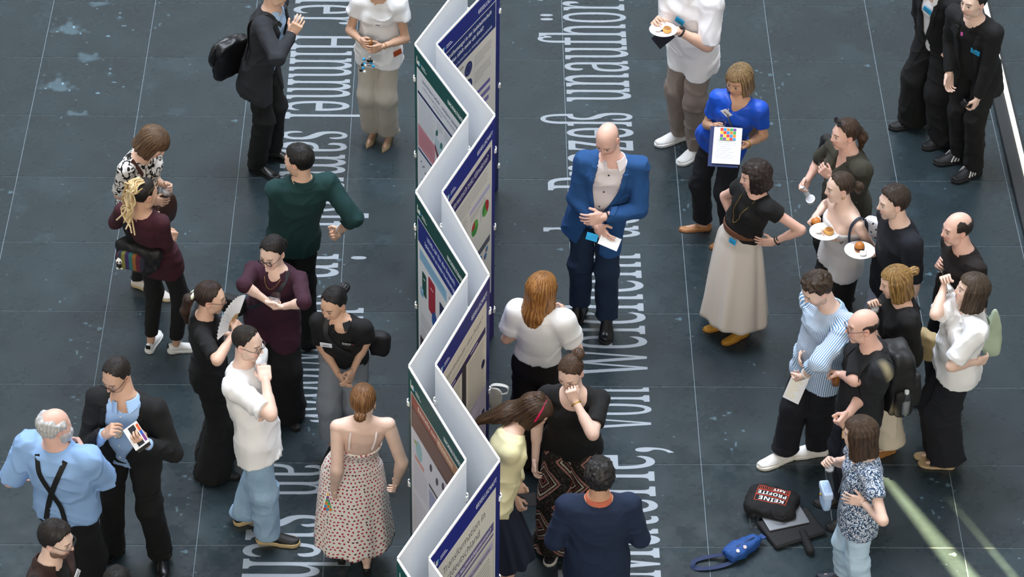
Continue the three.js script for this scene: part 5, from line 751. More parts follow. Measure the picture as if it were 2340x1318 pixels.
Q.polo = person({ id: 'polo', bust: 0.85, label: 'smiling dark haired woman leaning forward in black polo and grey trousers', fem: true, H: 1.68, a: -14, headA: -38, headP: 18, smile: true, skin: 'warm', feet: [[822, 1018, 0], [762, 1042, -20]], neck: [778, 735], neckH: 0.80, head: [762, 694], headH: 0.87, hairCol: 0x120c0a, hair: ['short', { th: 0.010, back: -0.06, bun: [[0, 0.03, -0.135], 0.04] }], lip: [0.5, 0.14, 0.13], earring: {},
  L: { q: [798, 866, 0.16], e: [822, 800], pose: 'relaxed', palm: [-0.6, -1, 0] }, R: { q: [784, 872, 0.16], e: [742, 800], pose: 'relaxed', palm: [-0.4, 1, 0] },
  top: { name: 'polo_shirt', color: 0x0c0c0e, sleeve: 0.8, neck: 'shirt', hem: 0.0, loose: 0.014, collar: { h: 0.022 }, sleeveLoose: 0.022 }, bottom: { color: 0x8a9097, fit: 'loose', hemH: 0.2, belt: 0x0c0c0c, rise: 0.26 }, shoes: { style: 'boot', color: 0x0d0d0e, rough: 0.4 } });
Q.dots = person({ id: 'dots', label: 'woman seen from behind in a white dress with red dots', fem: true, H: 1.67, a: 184, headA: 172, headP: 8, skin: 'pale', build: 0.35, bareSkin: true, armK: 1.12, feet: [[783, 1276, 175], [838, 1300, 185]], neck: [832, 962], head: [830, 916], hairCol: 0x7a4e2a, hairCol2: 0xb07c48, hair: ['short', { th: 0.014, back: -0.075, bun: [[0.0, -0.045, -0.125], 0.042] }], earring: { r: 0.008 },
  L: { q: [762, 1128, -0.04], e: [776, 1052], pose: 'grip' }, R: { q: [903, 1112, 0], e: [908, 1040], pose: 'hang' },
  top: { name: 'dress_bodice', color: 0xffffff, map: cloth.dots, box: true, sleeve: 0, noSh: true, neck: 'none', topCut: 0.66, topTilt: 0.5, hem: 0.02, loose: 0.010, fit: 0.0, wrinkle: 0.004 }, bottom: { name: 'dress_skirt', color: 0xffffff, map: cloth.dots, from: 0.24, hemH: 0.24, hemR: [0.27, 0.24], folds: 9, amp: 0.05, curve: 0.9 }, shoes: { style: 'pump', color: 0x0d0d0e, sole: 0x0d0d0e } });
for (const k of [1, -1]) bodyBand(Q.dots, [[0.64, k * 0.075, -1], [0.82, k * 0.085, -1], [0.94, k * 0.085, -1]], 0.012, mat(0xf3e6e2, 0.8), Q.dots.root, Q.dots.own, 'dress_strap');
Q.suit = person({ id: 'suit', label: 'man with glasses in a black suit and light blue shirt', H: 1.86, a: -16, headA: -34, headP: 26, skin: 'warm', build: 0.45, feet: [[368, 1280, 8], [262, 1266, -48]], neck: [288, 912], head: [266, 858], hairCol: 0x2a1f18, hair: ['short', { th: 0.010, front: 0.096, temple: 0.064 }], glasses: { color: 0x101010 }, beard: 0.2,
  R: { q: [252, 984, 0.32], e: [200, 990], pose: 'grip', palm: [-0.2, 1, 0.1] }, L: { q: [318, 1010, 0.32], e: [395, 1015], pose: 'grip', palm: [-0.4, -0.6, 0.6] },
  top: { color: 0xa6c8f0, sleeve: 1.98, neck: 'shirt', hem: 0.03, loose: 0.012, collar: { h: 0.04, gap: 22 }, buttons: { n: 4 }, belly: 0.02, sleeveLoose: 0.008 }, jacket: { name: 'jacket', color: 0x0e0f11, sleeve: 1.9, hem: 0.22, loose: 0.032, neck: 'jacket', open: (t) => t > 0.2 ? 0.075 * sstep(0.15, 0.6, t) + 0.03 : 0.035 + (0.2 - t) * 0.14, lapel: { from: 0.2 }, sleeveLoose: 0.02 },
  bottom: { color: 0x0c0d0f, fit: 'straight', hemH: 0.04 }, shoes: { style: 'dress', color: 0x0c0c0d, rough: 0.3 } });
Q.braces = person({ id: 'braces', label: 'white haired man in light blue shirt with crossed black braces', H: 1.82, a: 160, headA: 122, headP: 10, skin: 'rosy', build: 1.0, belly: 0.05, stand: [132, 930], headF: 0.0, neck: [132, 1018], head: [126, 972], hairCol: 0xf6f6f2, hairCol2: 0xffffff, hair: ['bald', { th: 0.021, top: 0.070, backTop: 0.010, curl: 0.005, low: -0.10 }], full: 0.06,
  R: { q: [186, 1014, 0.35], e: [232, 1078], pose: 'grip', palm: [0.2, 0.9, 0] }, L: { l: [0.18, 0.42, 0.98], e: [22, 1100], pose: 'relaxed' },
  top: { color: 0x8fb4e2, sleeve: 0.98, neck: 'shirt', hem: 0.0, loose: 0.022, collar: { h: 0.04, gap: 20 }, wrinkle: 0.011, sleeveLoose: 0.034 }, bottom: { color: 0x131417, fit: 'loose', hemH: 0.04, rise: 0.10 }, shoes: { style: 'dress', color: 0x101010 } });
{ const p = Q.braces, band = mat(0x0b0b0c, 0.7); for (const k of [1, -1]) bodyBand(p, [[0.96, -k * 0.10, -1], [0.78, -k * 0.065, -1], [0.5, 0.0, -1], [0.28, k * 0.045, -1], [0.06, k * 0.07, -1]], 0.036, band, p.top, p.own, 'braces'); const g = netMesh((x, y, z) => { const q = [x, y + 0.055, z - 0.045]; return Math.max(Math.hypot(q[0] / 0.072, q[1] / 0.075, q[2] / 0.07) - 1, 0) * 0.06 - 0.004 + Math.min(0, 0) - 0.006 * noise(x * 70, y * 40, z * 70) + (y > -0.03 ? (y + 0.03) * 0.8 : 0) + (z < 0.0 ? -z * 0.9 : 0); }, [-0.1, -0.16, -0.05], [0.1, 0.05, 0.14], 0.006); part(p.root, 'beard', p.own(paint(g, (x, y, z, c) => { const v = 0.62 + 0.2 * noise(x * 90, y * 30, z * 90); c[0] = c[1] = c[2] = v; }).applyMatrix4(p.hM)), hairMat); }
Q.brown = person({ id: 'brown', label: 'bearded man with thin glasses in a brown overshirt', H: 1.78, a: 70, headA: 72, headP: 14, skin: 'pale', stand: [128, 1184], neck: [112, 1280], head: [130, 1232], hairCol: 0x241a14, hair: ['short', { th: 0.018, amp: 0.0026 }], glasses: { color: 0x3a3a3a, t: 0.0014 }, beard: 0.85, browCol: 0x4a2a18,
  top: { color: 0x111111, sleeve: 0.3, neck: 'crew', hem: 0.02, loose: 0.008 }, jacket: { name: 'overshirt', color: 0x33201a, sleeve: 1.9, hem: 0.16, loose: 0.026, neck: 'jacket', open: (t) => t > 0.6 ? 0.05 * sstep(0.6, 0.95, t) + 0.012 : 0.006, collar: { h: 0.035, gap: 36, r: 0.018 } }, bottom: { color: 0x16181c, fit: 'straight' }, shoes: { style: 'sneaker', color: 0x222222 } });
Q.edge = person({ id: 'edge', label: 'dark haired person whose crown just shows beside the black suit', H: 1.72, a: 180, headA: 180, headP: 0, skin: 'warm', stand: [264, 1309], headF: 0.0, hairCol: 0x120e0c, hair: ['short', { th: 0.014 }], top: { color: 0x2a2c30, sleeve: 0.8, neck: 'crew', hem: 0.1 }, bottom: { color: 0x16181c, fit: 'straight' }, shoes: { style: 'sneaker', color: 0x222222 } });
// ---------------------------------------------------------------- the visitors, aisle of the blue panels
Q.blazer = person({ id: 'blazer', label: 'bald man in a bright blue blazer with crossed wrists', H: 1.88, a: -10, headA: -26, headP: 32, build: 0.35, feet: [[1385, 746, -4], [1326, 716, -22]], hipF: 0.0, neck: [1402, 362], head: [1388, 318], skin: 'rosy', hairCol: 0x7a6a5c, hair: ['bald', { th: 0.005, top: 0.02, amp: 0.002 }],
  L: { q: [1358, 500, 0.3], e: [1462, 480], pose: 'relaxed', palm: [-1, 0, -0.2] }, R: { q: [1376, 532, 0.28], e: [1322, 470], pose: 'relaxed', palm: [-1, 0, 0] }, watch: { side: 'L', color: 0x14161a },
  top: { color: 0xe3dada, sleeve: 0.3, neck: 'shirt', hem: 0.02, loose: 0.010, collar: { h: 0.04, gap: 24 }, buttons: { n: 4, color: 0x1a1a28 } }, jacket: { name: 'blazer', color: 0x1c4c82, sleeve: 1.95, hem: 0.22, loose: 0.030, neck: 'jacket', open: (t) => t > 0.28 ? 0.075 * sstep(0.2, 0.75, t) + 0.02 : 0.02 + (0.28 - t) * 0.10, lapel: { from: 0.25 }, sleeveLoose: 0.018 },
  bottom: { color: 0x122844, fit: 'straight', hemH: 0.1 }, shoes: { style: 'boot', color: 0x0e0e10, rough: 0.3 } });
Q.blond = person({ id: 'blond', label: 'woman with long strawberry blond hair in a white top', fem: true, H: 1.70, a: 160, headA: 138, headP: 4, skin: 'fair', stand: [1238, 616], neck: [1236, 710], head: [1240, 660], hairCol: 0x9a5c24, hairCol2: 0xd89a4e, hair: ['long', { th: 0.016, len: 0.16, tail: [[0, -0.05, -0.06], [0, -0.18, -0.10], [0.02, -0.32, -0.10]], tr: [0.085, 0.09, 0.05], amp: 0.0026, open: 46 }],
  R: { q: [1286, 702, 0.25], e: [1312, 784], pose: 'grip', palm: [0, 1, 0] }, L: { l: [0.25, 0.06, 1.15], pose: 'relaxed' }, top: { name: 'top', color: 0xf0efee, sleeve: 0.62, sleeveLoose: 0.05, neck: 'wide', hem: -0.10, loose: 0.02 }, bottom: { color: 0x1d1614, fit: 'wide', hemH: 0.04, rise: 0.26 }, shoes: { style: 'dress', color: 0x101010 } });
Q.chin = person({ id: 'chin', label: 'woman in black t-shirt with hand at chin and patterned wide trousers', fem: true, H: 1.74, a: -8, headA: -26, headP: 30, skin: 'pale', build: 0.45, feet: [[1336, 1238, 8], [1264, 1254, -12]], neck: [1312, 896], head: [1304, 850], hairCol: 0x4a3322, hairCol2: 0x6e4f36, hair: ['short', { th: 0.009, back: -0.05, bun: [[0.03, 0.085, -0.11], 0.042] }],
  L: { q: [1306, 897, 0.2], e: [1352, 990], pose: 'fist', palm: [-1, -0.2, 0], dir: [0.1, -0.25, 0.95] }, R: { q: [1222, 1070, 0.12], e: [1232, 990], pose: 'hang' }, watch: { side: 'L', color: 0xd0a848, metal: true, t: 0.005, name: 'bracelet' },
  top: { name: 'tshirt', color: 0x0c0c0d, sleeve: 0.72, neck: 'wide', hem: 0.04, loose: 0.020, sleeveLoose: 0.018 }, bottom: { color: 0xffffff, map: cloth.ethnic, fit: 'wide', hemH: 0.04, wrinkle: 0.012 }, shoes: { style: 'sneaker', color: 0x16161a, sole: 0xe8e4dc } });
Q.yellow = person({ id: 'yellow', label: 'woman with long brown hair and pink headband bending in a pale yellow cardigan', fem: true, H: 1.68, a: 88, headA: 80, headP: 42, skin: 'fair', bareSkin: true, feet: [[1158, 1372, 90], [1150, 1398, 85]], hip: [1128, 1150], neck: [1172, 985], neckH: 0.80, head: [1222, 940], headH: 0.86, hairCol: 0x3a2616, hairCol2: 0x6a4a2c, hair: ['long', { th: 0.014, len: 0.10, tail: [[0, -0.03, -0.07], [0.0, -0.17, -0.13], [0.0, -0.34, -0.19]], tr: [0.085, 0.09, 0.045], amp: 0.003, bun: [[0, 0.11, -0.06], 0.045] }],
  R: { q: [1184, 1158, -0.08], e: [1160, 1080], pose: 'grip', palm: [0.2, 1, 0.1] }, L: { q: [1192, 1128, 0.06], e: [1180, 1050], pose: 'grip', palm: [0.2, -1, 0] },
  top: { name: 'cardigan', color: 0xeee6b4, sleeve: 1.9, neck: 'crew', hem: 0.04, loose: 0.018, sleeveLoose: 0.018 }, bottom: { color: 0x141c2e, from: 0.2, hemH: 0.48, hemR: [0.24, 0.22], folds: 12, amp: 0.08 }, shoes: { style: 'flat', color: 0x1a1a1a } });
{ const g = new THREE.TorusGeometry(0.101, 0.009, 8, 40, Math.PI); g.scale(1, 1.18, 1); g.rotateX(-0.25); g.translate(0, 0.012, 0.012); part(Q.yellow.root, 'headband', Q.yellow.own(g.applyMatrix4(Q.yellow.hM)), mat(0xc8144e, 0.45), 'pink headband'); }
Q.navy = person({ id: 'navy', label: 'curly dark haired man seen from behind in a navy blazer', H: 1.80, a: 182, headA: 178, headP: 6, skin: 'tan', build: 0.35, stand: [1372, 1044], headF: 0.0, neck: [1368, 1138], head: [1370, 1088], hairCol: 0x14100e, hairCol2: 0x3a3634, hair: ['short', { th: 0.020, curl: 0.008, back: -0.06 }],
  L: { l: [0.26, 0.12, 1.06], e: [1262, 1238], pose: 'relaxed' }, R: { l: [0.26, -0.12, 1.06], e: [1474, 1240], pose: 'relaxed' }, top: { color: 0xc46a50, sleeve: 0.3, neck: 'shirt', hem: 0, loose: 0.008, collar: { h: 0.05, gap: 10, r: 0.006 } }, jacket: { name: 'blazer', color: 0x142540, sleeve: 1.95, hem: 0.22, loose: 0.032, neck: 'jacket', open: (t) => 0.04 + 0.04 * t, sleeveLoose: 0.020, collar: { h: 0.022, gap: 60, r: 0.022 } }, bottom: { color: 0x11151d, fit: 'straight' }, shoes: { style: 'dress', color: 0x101010 } });
Q.white = person({ id: 'white', label: 'man in white short sleeved shirt, taupe trousers and white sneakers', H: 1.88, a: -40, headA: -50, skin: 'fair', build: 0.55, belly: 0.02, feet: [[1590, 352, -42], [1552, 318, -62]], hipF: 0.0, neck: [1578, -22], hairCol: 0x2a1c14, hair: ['short', { th: 0.014 }],
  L: { q: [1532, 72, 0.36], e: [1624, 98], pose: 'under', palm: [0, 0, 1], dir: [0.8, -0.5, 0] }, R: { q: [1500, 48, 0.38], e: [1532, 40], pose: 'grip', palm: [0.4, 0.8, 0] }, watch: { side: 'L', color: 0x141618, face: 0x1a1c20, t: 0.008, out: [0, 0, 1] },
  top: { color: 0xf3f3f5, sleeve: 0.95, neck: 'shirt', hem: 0.20, loose: 0.032, sleeveLoose: 0.034, wrinkle: 0.012, collar: { h: 0.035 } }, bottom: { color: 0x8d8078, fit: 'straight', hemH: 0.07, wrinkle: 0.010 }, shoes: { style: 'sneaker', color: 0xf0f0ee, sole: 0xf2f2f0, laces: 0xffffff } });
Q.blue = person({ id: 'blue', label: 'fair haired woman in a bright blue blouse holding papers', fem: true, H: 1.72, a: -26, headA: -38, headP: 14, skin: 'tan', feet: [[1668, 552, -60], [1606, 524, -86]], neck: [1692, 228], head: [1688, 184], hairCol: 0x7a5c36, hairCol2: 0xc0a070, hair: ['bob', { len: 0.11, th: 0.014, open: 50, bang: 0.06 }], earring: { color: 0xe8e8e8, r: 0.005 },
  R: { q: [1634, 292, 0.26], e: [1614, 300], pose: 'grip', palm: [0, 1, 0] }, L: { q: [1692, 338, 0.28], e: [1748, 305], pose: 'grip', palm: [0, -0.5, 0.8] }, watch: { side: 'L', color: 0xb09a5a, metal: true, t: 0.005 },
  top: { name: 'blouse', color: 0x1450c4, rough: 0.5, sleeve: 0.6, neck: 'v', vTo: 0.74, hem: 0.06, loose: 0.022, sleeveLoose: 0.024, wrinkle: 0.010 }, bottom: { color: 0x0d0f16, fit: 'straight', hemH: 0.09 }, shoes: { style: 'flat', color: 0xa87344, sole: 0x8a5c34 } });
Q.skirt = person({ id: 'skirt', label: 'woman with dark bob in black top and long pale beige skirt', fem: true, H: 1.68, a: -58, headA: -80, headP: 8, feet: [[1694, 768, -55], [1658, 744, -68]], neck: [1730, 442], head: [1724, 402], skin: 'rosy', hairCol: 0x1e1210, hairCol2: 0x3c2820, hair: ['bob', { len: 0.10, curl: 0.005 }],
  L: { q: [1748, 553, 0.17], e: [1824, 524], pose: 'spread', palm: [0.2, -1, 0], dir: [0.75, -0.65, -0.1] }, R: { q: [1690, 540, -0.12], e: [1664, 486], pose: 'grip', palm: [0.2, 1, 0] }, watch: { side: 'L', color: 0x141416, face: 0x202226, out: [0, 0.5, 1] },
  top: { name: 'top', color: 0x0d0d0e, sleeve: 0.34, neck: 'crew', hem: -0.12, loose: 0.012, sleeveLoose: 0.030 }, bottom: { color: 0xd9d0c6, from: 0.27, hemH: 0.17, hemR: [0.27, 0.24], folds: 8, amp: 0.10 }, shoes: { style: 'loafer', color: 0xb8862c, sole: 0xa87420 }, necklace: { color: 0xc8a660, to: 0.45, t: 0.003 } });
{ const p = Q.skirt, t = new THREE.TorusGeometry(1, 0.06, 8, 40); t.scale(0.160, 0.124, 0.5); t.rotateX(Math.PI / 2); t.rotateY(R(-58)); const c = p.spine(0.245); t.translate(c.x, c.y, c.z); part(p.bottom, 'belt', p.own(t), mat(0x6a4430, 0.5), 'brown leather belt'); badge(p, 0.12, 0.07, 0x18a4dc, 0.075, 0.05, 0.2, null, p.spine(0.13).addScaledVector(p.lf, 0.075).addScaledVector(p.fw, 0.135)); }
Q.olive = person({ id: 'olive', label: 'woman with sunglasses on her hair in an olive shirt', fem: true, H: 1.72, a: -66, headA: -72, headP: 4, skin: 'rosy', build: 0.75, stand: [1938, 252], neck: [1942, 352], head: [1930, 306], hairCol: 0x3a2618, hairCol2: 0x5a3f28, hair: ['short', { th: 0.012, back: -0.06, pony: [[0, 0.01, -0.115], [0.01, -0.06, -0.14], [0.01, -0.15, -0.13]], pr: [0.03, 0.04, 0.016] }], glasses: { color: 0x0c0c0c, up: true, dark: true, t: 0.003, name: 'sunglasses' },
  R: { q: [1836, 424, -0.24], e: [1852, 385], pose: 'grip' }, L: { q: [1882, 390, 0], e: [1930, 440], pose: 'grip', palm: [0, -0.8, 0.3] }, top: { color: 0x37352a, sleeve: 0.95, neck: 'v', vTo: 0.74, hem: 0.16, loose: 0.028, sleeveLoose: 0.03, collar: { h: 0.035, gap: 40 } }, bottom: { color: 0x0c0c0d, fit: 'straight' }, shoes: { style: 'sneaker', color: 0x141414 } });
Q.strapless = person({ id: 'strapless', label: 'woman in a strapless white top eating from a plate', fem: true, H: 1.71, a: -62, headA: -80, headP: 6, skin: 'pale', bareSkin: true, stand: [1928, 380], neck: [1932, 476], head: [1918, 428], hairCol: 0x3a2a1c, hairCol2: 0x5a4430, hair: ['short', { th: 0.008, back: -0.05, pony: [[0, 0.0, -0.11], [0, -0.03, -0.145], [0, -0.075, -0.14]], pr: [0.03, 0.036, 0.016] }], earring: { r: 0.012 },
  R: { q: [1856, 502, -0.15], e: [1888, 470], pose: 'pinch', palm: [0.2, 0.8, -0.3] }, L: { q: [1896, 540, 0.05], e: [1972, 562], pose: 'under', palm: [0, 0, 1] }, watch: { side: 'L', color: 0x6a5a4a, t: 0.004 },
  top: { name: 'tube_top', color: 0xd9d7d8, sleeve: 0, noSh: true, neck: 'none', topCut: 0.80, hem: 0.06, loose: 0.018, fit: 0.0, wrinkle: 0.005 }, bottom: { color: 0x0a0a0b, fit: 'wide', hemH: 0.02 }, shoes: { style: 'sneaker', color: 0x141414 } });
Q.navyPolo = person({ id: 'navyPolo', label: 'brown haired young man in a navy polo holding a plate', H: 1.84, a: -70, headA: -78, headP: 6, skin: 'pale', stand: [2048, 410], neck: [2058, 512], head: [2040, 462], hairCol: 0x2c1f14, hairCol2: 0x4c382a, hair: ['short', { th: 0.020, amp: 0.0026, ear: 0.02 }], beard: 0.2,
  R: { q: [1988, 578, -0.1], e: [2030, 545], pose: 'under', palm: [0, 0, 1], dir: [0.9, 0, 0] }, top: { name: 'polo_shirt', color: 0x11151f, sleeve: 0.9, neck: 'shirt', hem: 0.12, loose: 0.022, collar: { h: 0.022 }, sleeveLoose: 0.024 }, bottom: { color: 0xb4c0d4, fit: 'straight' }, shoes: { style: 'sneaker', color: 0xe8e8e8 } });
Q.brownPolo = person({ id: 'brownPolo', label: 'man with thinning hair in a dark brown polo holding a juice glass', H: 1.80, a: -66, headA: -72, headP: 4, skin: 'rosy', stand: [2196, 475], neck: [2204, 572], head: [2186, 522], hairCol: 0x33241a, hair: ['bald', { th: 0.010, top: 0.085, backTop: -0.02 }],
  R: { q: [2148, 598, -0.1], e: [2176, 610], pose: 'grip', palm: [0, 1, 0] }, top: { name: 'polo_shirt', color: 0x1a1412, sleeve: 0.9, neck: 'shirt', hem: 0.12, loose: 0.022, collar: { h: 0.022 } }, bottom: { color: 0x14161c, fit: 'straight' }, shoes: { style: 'sneaker', color: 0x222222 } });
Q.bun = person({ id: 'bun', label: 'blond woman with a small bun in a loose black blouse', fem: true, H: 1.67, a: -76, headA: -80, headP: 12, skin: 'fair', stand: [2046, 590], neck: [2062, 694], head: [2044, 644], hairCol: 0x8a6432, hairCol2: 0xd8ac64, hair: ['bob', { len: 0.13, th: 0.010, bun: [[0, 0.05, -0.15], 0.036], amp: 0.0014, open: 50 }],
  R: { q: [1994, 690, -0.05], e: [2020, 720], pose: 'grip', palm: [0, 1, 0] }, L: { l: [0.22, 0.12, 1.1], pose: 'relaxed' }, top: { name: 'blouse', color: 0x0b0b0c, sleeve: 1.5, neck: 'crew', hem: 0.14, loose: 0.036, sleeveLoose: 0.034, wrinkle: 0.014 }, bottom: { color: 0xd9cfbc, fit: 'wide', hemH: 0.12 }, shoes: { style: 'flat', color: 0x9a6a34, sole: 0xb07a3c } });
Q.drink = person({ id: 'drink', label: 'woman in white shirt and wide navy trousers drinking from a flute', fem: true, H: 1.75, a: -76, headA: -86, headP: -10, skin: 'pale', build: 0.3, feet: [[2160, 1066, -98], [2150, 1046, -92]], neck: [2214, 710], head: [2218, 662], hairCol: 0x3a2c20, hairCol2: 0x6a543c, hair: ['bob', { len: 0.14, th: 0.016, open: 50 }],
  R: { q: [2160, 634, -0.12], e: [2140, 694], pose: 'pinch', palm: [0.2, 0.9, 0.2], dir: [0.3, 0.3, 0.8] }, L: { l: [-0.12, 0.20, 1.06], e: [2178, 826], pose: 'relaxed', palm: [0, -1, 0] },
  top: { color: 0xeff0f1, sleeve: 0.84, neck: 'shirt', hem: 0.06, loose: 0.038, sleeveLoose: 0.034, wrinkle: 0.014, collar: { h: 0.035 } }, bottom: { color: 0x11141e, fit: 'wide', hemH: 0.09, rise: 0.26 }, shoes: { style: 'sandal', color: 0x14161c, sole: 0xb8a07a } });
Q.striped = person({ id: 'striped', label: 'curly haired man in a blue striped shirt looking down', H: 1.84, a: -52, headA: -66, headP: 34, skin: 'pale', feet: [[1868, 1036, -82], [1792, 1050, -62]], hip: [1872, 830], neck: [1898, 700], head: [1866, 660], hairCol: 0x2e2014, hairCol2: 0x5a4430, hair: ['short', { th: 0.020, curl: 0.008 }], beard: 0.35,
  R: { q: [1836, 806, -0.08], e: [1868, 770], pose: 'relaxed', palm: [-0.5, 0.8, 0] }, L: { q: [1832, 862, 0.06], e: [1868, 830], pose: 'grip', palm: [-0.2, -1, 0] }, watch: { side: 'L', color: 0xc8c8c4, face: 0xf4f4f0, out: [0.3, 0.8, 0.6] },
  top: { color: 0xffffff, map: cloth.stripes, sleeve: 1.5, neck: 'shirt', hem: 0.14, loose: 0.032, sleeveLoose: 0.028, wrinkle: 0.012, collar: { h: 0.025, color: 0xa9c6e0 } }, bottom: { color: 0x10131c, fit: 'loose', hemH: 0.09 }, shoes: { style: 'sneaker', color: 0xf0efec, sole: 0xe8e4da, laces: 0xffffff } });
Q.pack = person({ id: 'pack', label: 'bald man with glasses and a black backpack in dark grey polo', H: 1.84, a: -76, headA: -80, headP: 4, skin: 'rosy', build: 0.2, stand: [1972, 694], neck: [1994, 796], head: [1970, 744], hairCol: 0x3a2a20, hair: ['bald', { th: 0.006, top: 0.045, backTop: 0.0, amp: 0.002 }], glasses: { color: 0x3a1a14 },
  R: { q: [1920, 852, -0.1], e: [1950, 880], pose: 'grip', palm: [0, 1, 0] }, L: { q: [1928, 960, 0.2], e: [1966, 905], pose: 'fist' },
  top: { name: 'polo_shirt', color: 0x1d1f23, sleeve: 0.95, neck: 'shirt', hem: 0.12, loose: 0.022, sleeveLoose: 0.024, collar: { h: 0.022 } }, bottom: { color: 0x121826, fit: 'straight', hemH: 0.05 }, shoes: { style: 'dress', color: 0x141414 } });
Q.floral = person({ id: 'floral', label: 'woman with brown hair in a blue floral blouse and pale jeans', fem: true, H: 1.67, a: -82, headA: -100, headP: 6, skin: 'pale', feet: [[1968, 1384, -85], [1926, 1322, -95]], hip: [1958, 1178], neck: [1978, 1040], head: [1962, 990], hairCol: 0x3e2c1e, hairCol2: 0x6a5038, hair: ['bob', { len: 0.17, th: 0.014, open: 46 }], glasses: { color: 0xc0a060, t: 0.0014, metal: true },
  R: { q: [1888, 1052, -0.12], e: [1936, 1052], pose: 'grip', palm: [0, 1, 0.1] }, L: { q: [1950, 1142, 0.16], e: [2010, 1166], pose: 'spread', palm: [0.3, -1, 0], dir: [0.85, -0.2, 0.15] }, watch: { side: 'L', color: 0x9a8a70, metal: true, t: 0.003 },
  top: { name: 'blouse', color: 0xffffff, map: cloth.floral, box: true, sleeve: 0.5, neck: 'v', vTo: 0.8, hem: 0.08, loose: 0.022, sleeveLoose: 0.026 }, bottom: { name: 'jeans', color: 0xc6e2f6, fit: 'straight', hemH: 0.08 }, shoes: { style: 'loafer', color: 0x141a2a } });
Q.crew = person({ id: 'crew', label: 'man in black suit and striped black sneakers with a blue badge', H: 1.85, a: -44, headA: -52, headP: 5, skin: 'pale', feet: [[2224, 398, -56], [2192, 366, -74]], neck: [2226, 42], hairCol: 0x1a1410, hair: ['short', { th: 0.014 }],
  L: { q: [2230, 236, 0.1], e: [2262, 150], pose: 'grip' }, R: { q: [2168, 186, 0.1], e: [2172, 110], pose: 'hang' }, top: { name: 'tshirt', color: 0x0b0b0c, sleeve: 0.3, neck: 'crew', hem: 0.02, loose: 0.010 }, jacket: { name: 'jacket', color: 0x101113, sleeve: 1.95, hem: 0.24, loose: 0.030, neck: 'jacket', open: (t) => 0.06 + 0.02 * t + (t < 0.1 ? (0.1 - t) * 0.12 : 0), lapel: { from: 0.1 }, sleeveLoose: 0.02 },
  bottom: { color: 0x0b0b0c, fit: 'straight', hemH: 0.07 }, shoes: { style: 'sneaker', color: 0x121214, sole: 0x16161a, stripes: 0xe8e8e8, tab: 0xe8e8e8 } });
Q.crew2 = person({ id: 'crew2', label: 'person in black suit and all black shoes with a blue badge', H: 1.76, a: -52, headA: -56, skin: 'fair', feet: [[2156, 326, -60], [2086, 286, -72]], neck: [2140, -18], hairCol: 0x1a1410, hair: ['short', { th: 0.014 }],
  R: { q: [2108, 102, -0.2], e: [2100, 30], pose: 'hang' }, L: { l: [0.1, 0.26, 0.95], pose: 'hang' }, top: { color: 0xe8e8ea, sleeve: 0.3, neck: 'shirt', hem: 0.04, loose: 0.010, collar: { h: 0.03 } }, jacket: { name: 'jacket', color: 0x0e0f11, sleeve: 1.95, hem: 0.22, loose: 0.028, neck: 'jacket', open: (t) => t < 0.2 ? 0.01 + (0.2 - t) * 0.12 : 0.05 * sstep(0.2, 0.9, t) + 0.01, lapel: { from: 0.2 }, sleeveLoose: 0.018 },
  bottom: { color: 0x0a0a0b, fit: 'wide', hemH: 0.05 }, shoes: { style: 'sneaker', color: 0x101012, sole: 0x101012 } });
// ---------------------------------------------------------------- glasses in hands
const WATER = 0xf4f8fa;
heldGlass(Q.print, 'L', 'tumbler', WATER, 'water glass in the hand of the woman in patterned blouse', 0.35);
heldGlass(Q.dread, 'R', 'tumbler', WATER, 'nearly empty glass held by the woman with dreadlocks', 0.25, 0.03);
heldGlass(Q.blouse, 'R', 'tumbler', 0xc08a4a, 'glass of amber drink held against a white blouse', 0.7);
heldGlass(Q.maroon, 'L', 'tumbler', WATER, 'water glass cupped in both hands by the maroon bloused woman', 0.4);
heldGlass(Q.tee, 'R', 'tumbler', WATER, 'glass raised to the chest of the white t-shirt', 0.2);
heldGlass(Q.suit, 'R', 'wine', 0xf0efe0, 'round wine glass held by the man in black suit', 0.5);
heldGlass(Q.braces, 'R', 'wine', 0xf0efe0, 'round wine glass held by the man with braces', 0.5);
heldGlass(Q.blond, 'R', 'tumbler', WATER, 'glass held by the woman with long blond hair', 0.3);
heldGlass(Q.blue, 'R', 'tumbler', WATER, 'tall water glass held before the bright blue blouse', 0.5, 0.03);
heldGlass(Q.skirt, 'R', 'wine', WATER, 'round water glass held at the beige skirt waist', 0.5);
heldGlass(Q.olive, 'L', 'tumbler', WATER, 'glass held against the olive shirt', 0.3);
heldGlass(Q.brownPolo, 'R', 'wine', 0xb8b428, 'round glass of yellow green juice beside the brown polo', 0.5);
heldGlass(Q.bun, 'R', 'tumbler', WATER, 'glass held by the blond woman with the bun', 0.3);
heldGlass(Q.pack, 'R', 'tumbler', 0xb9762a, 'full glass of amber beer held by the backpack man', 0.95, 0.055);
heldGlass(Q.floral, 'R', 'tumbler', WATER, 'clear plastic cup held by the floral bloused woman', 0.2);
{ // flute tipped to the lips
  const p = Q.drink, m = p.arms[1], lip = p.hLoc(0, -0.066, 0.105), c = m.centre, d = lip.clone().sub(c).normalize(), o = glass('flute', c.clone().addScaledVector(d, -0.09), WATER, 'champagne flute tipped to the lips of the white shirted woman', 0.5);
  o.quaternion.setFromUnitVectors(UP, d);
}
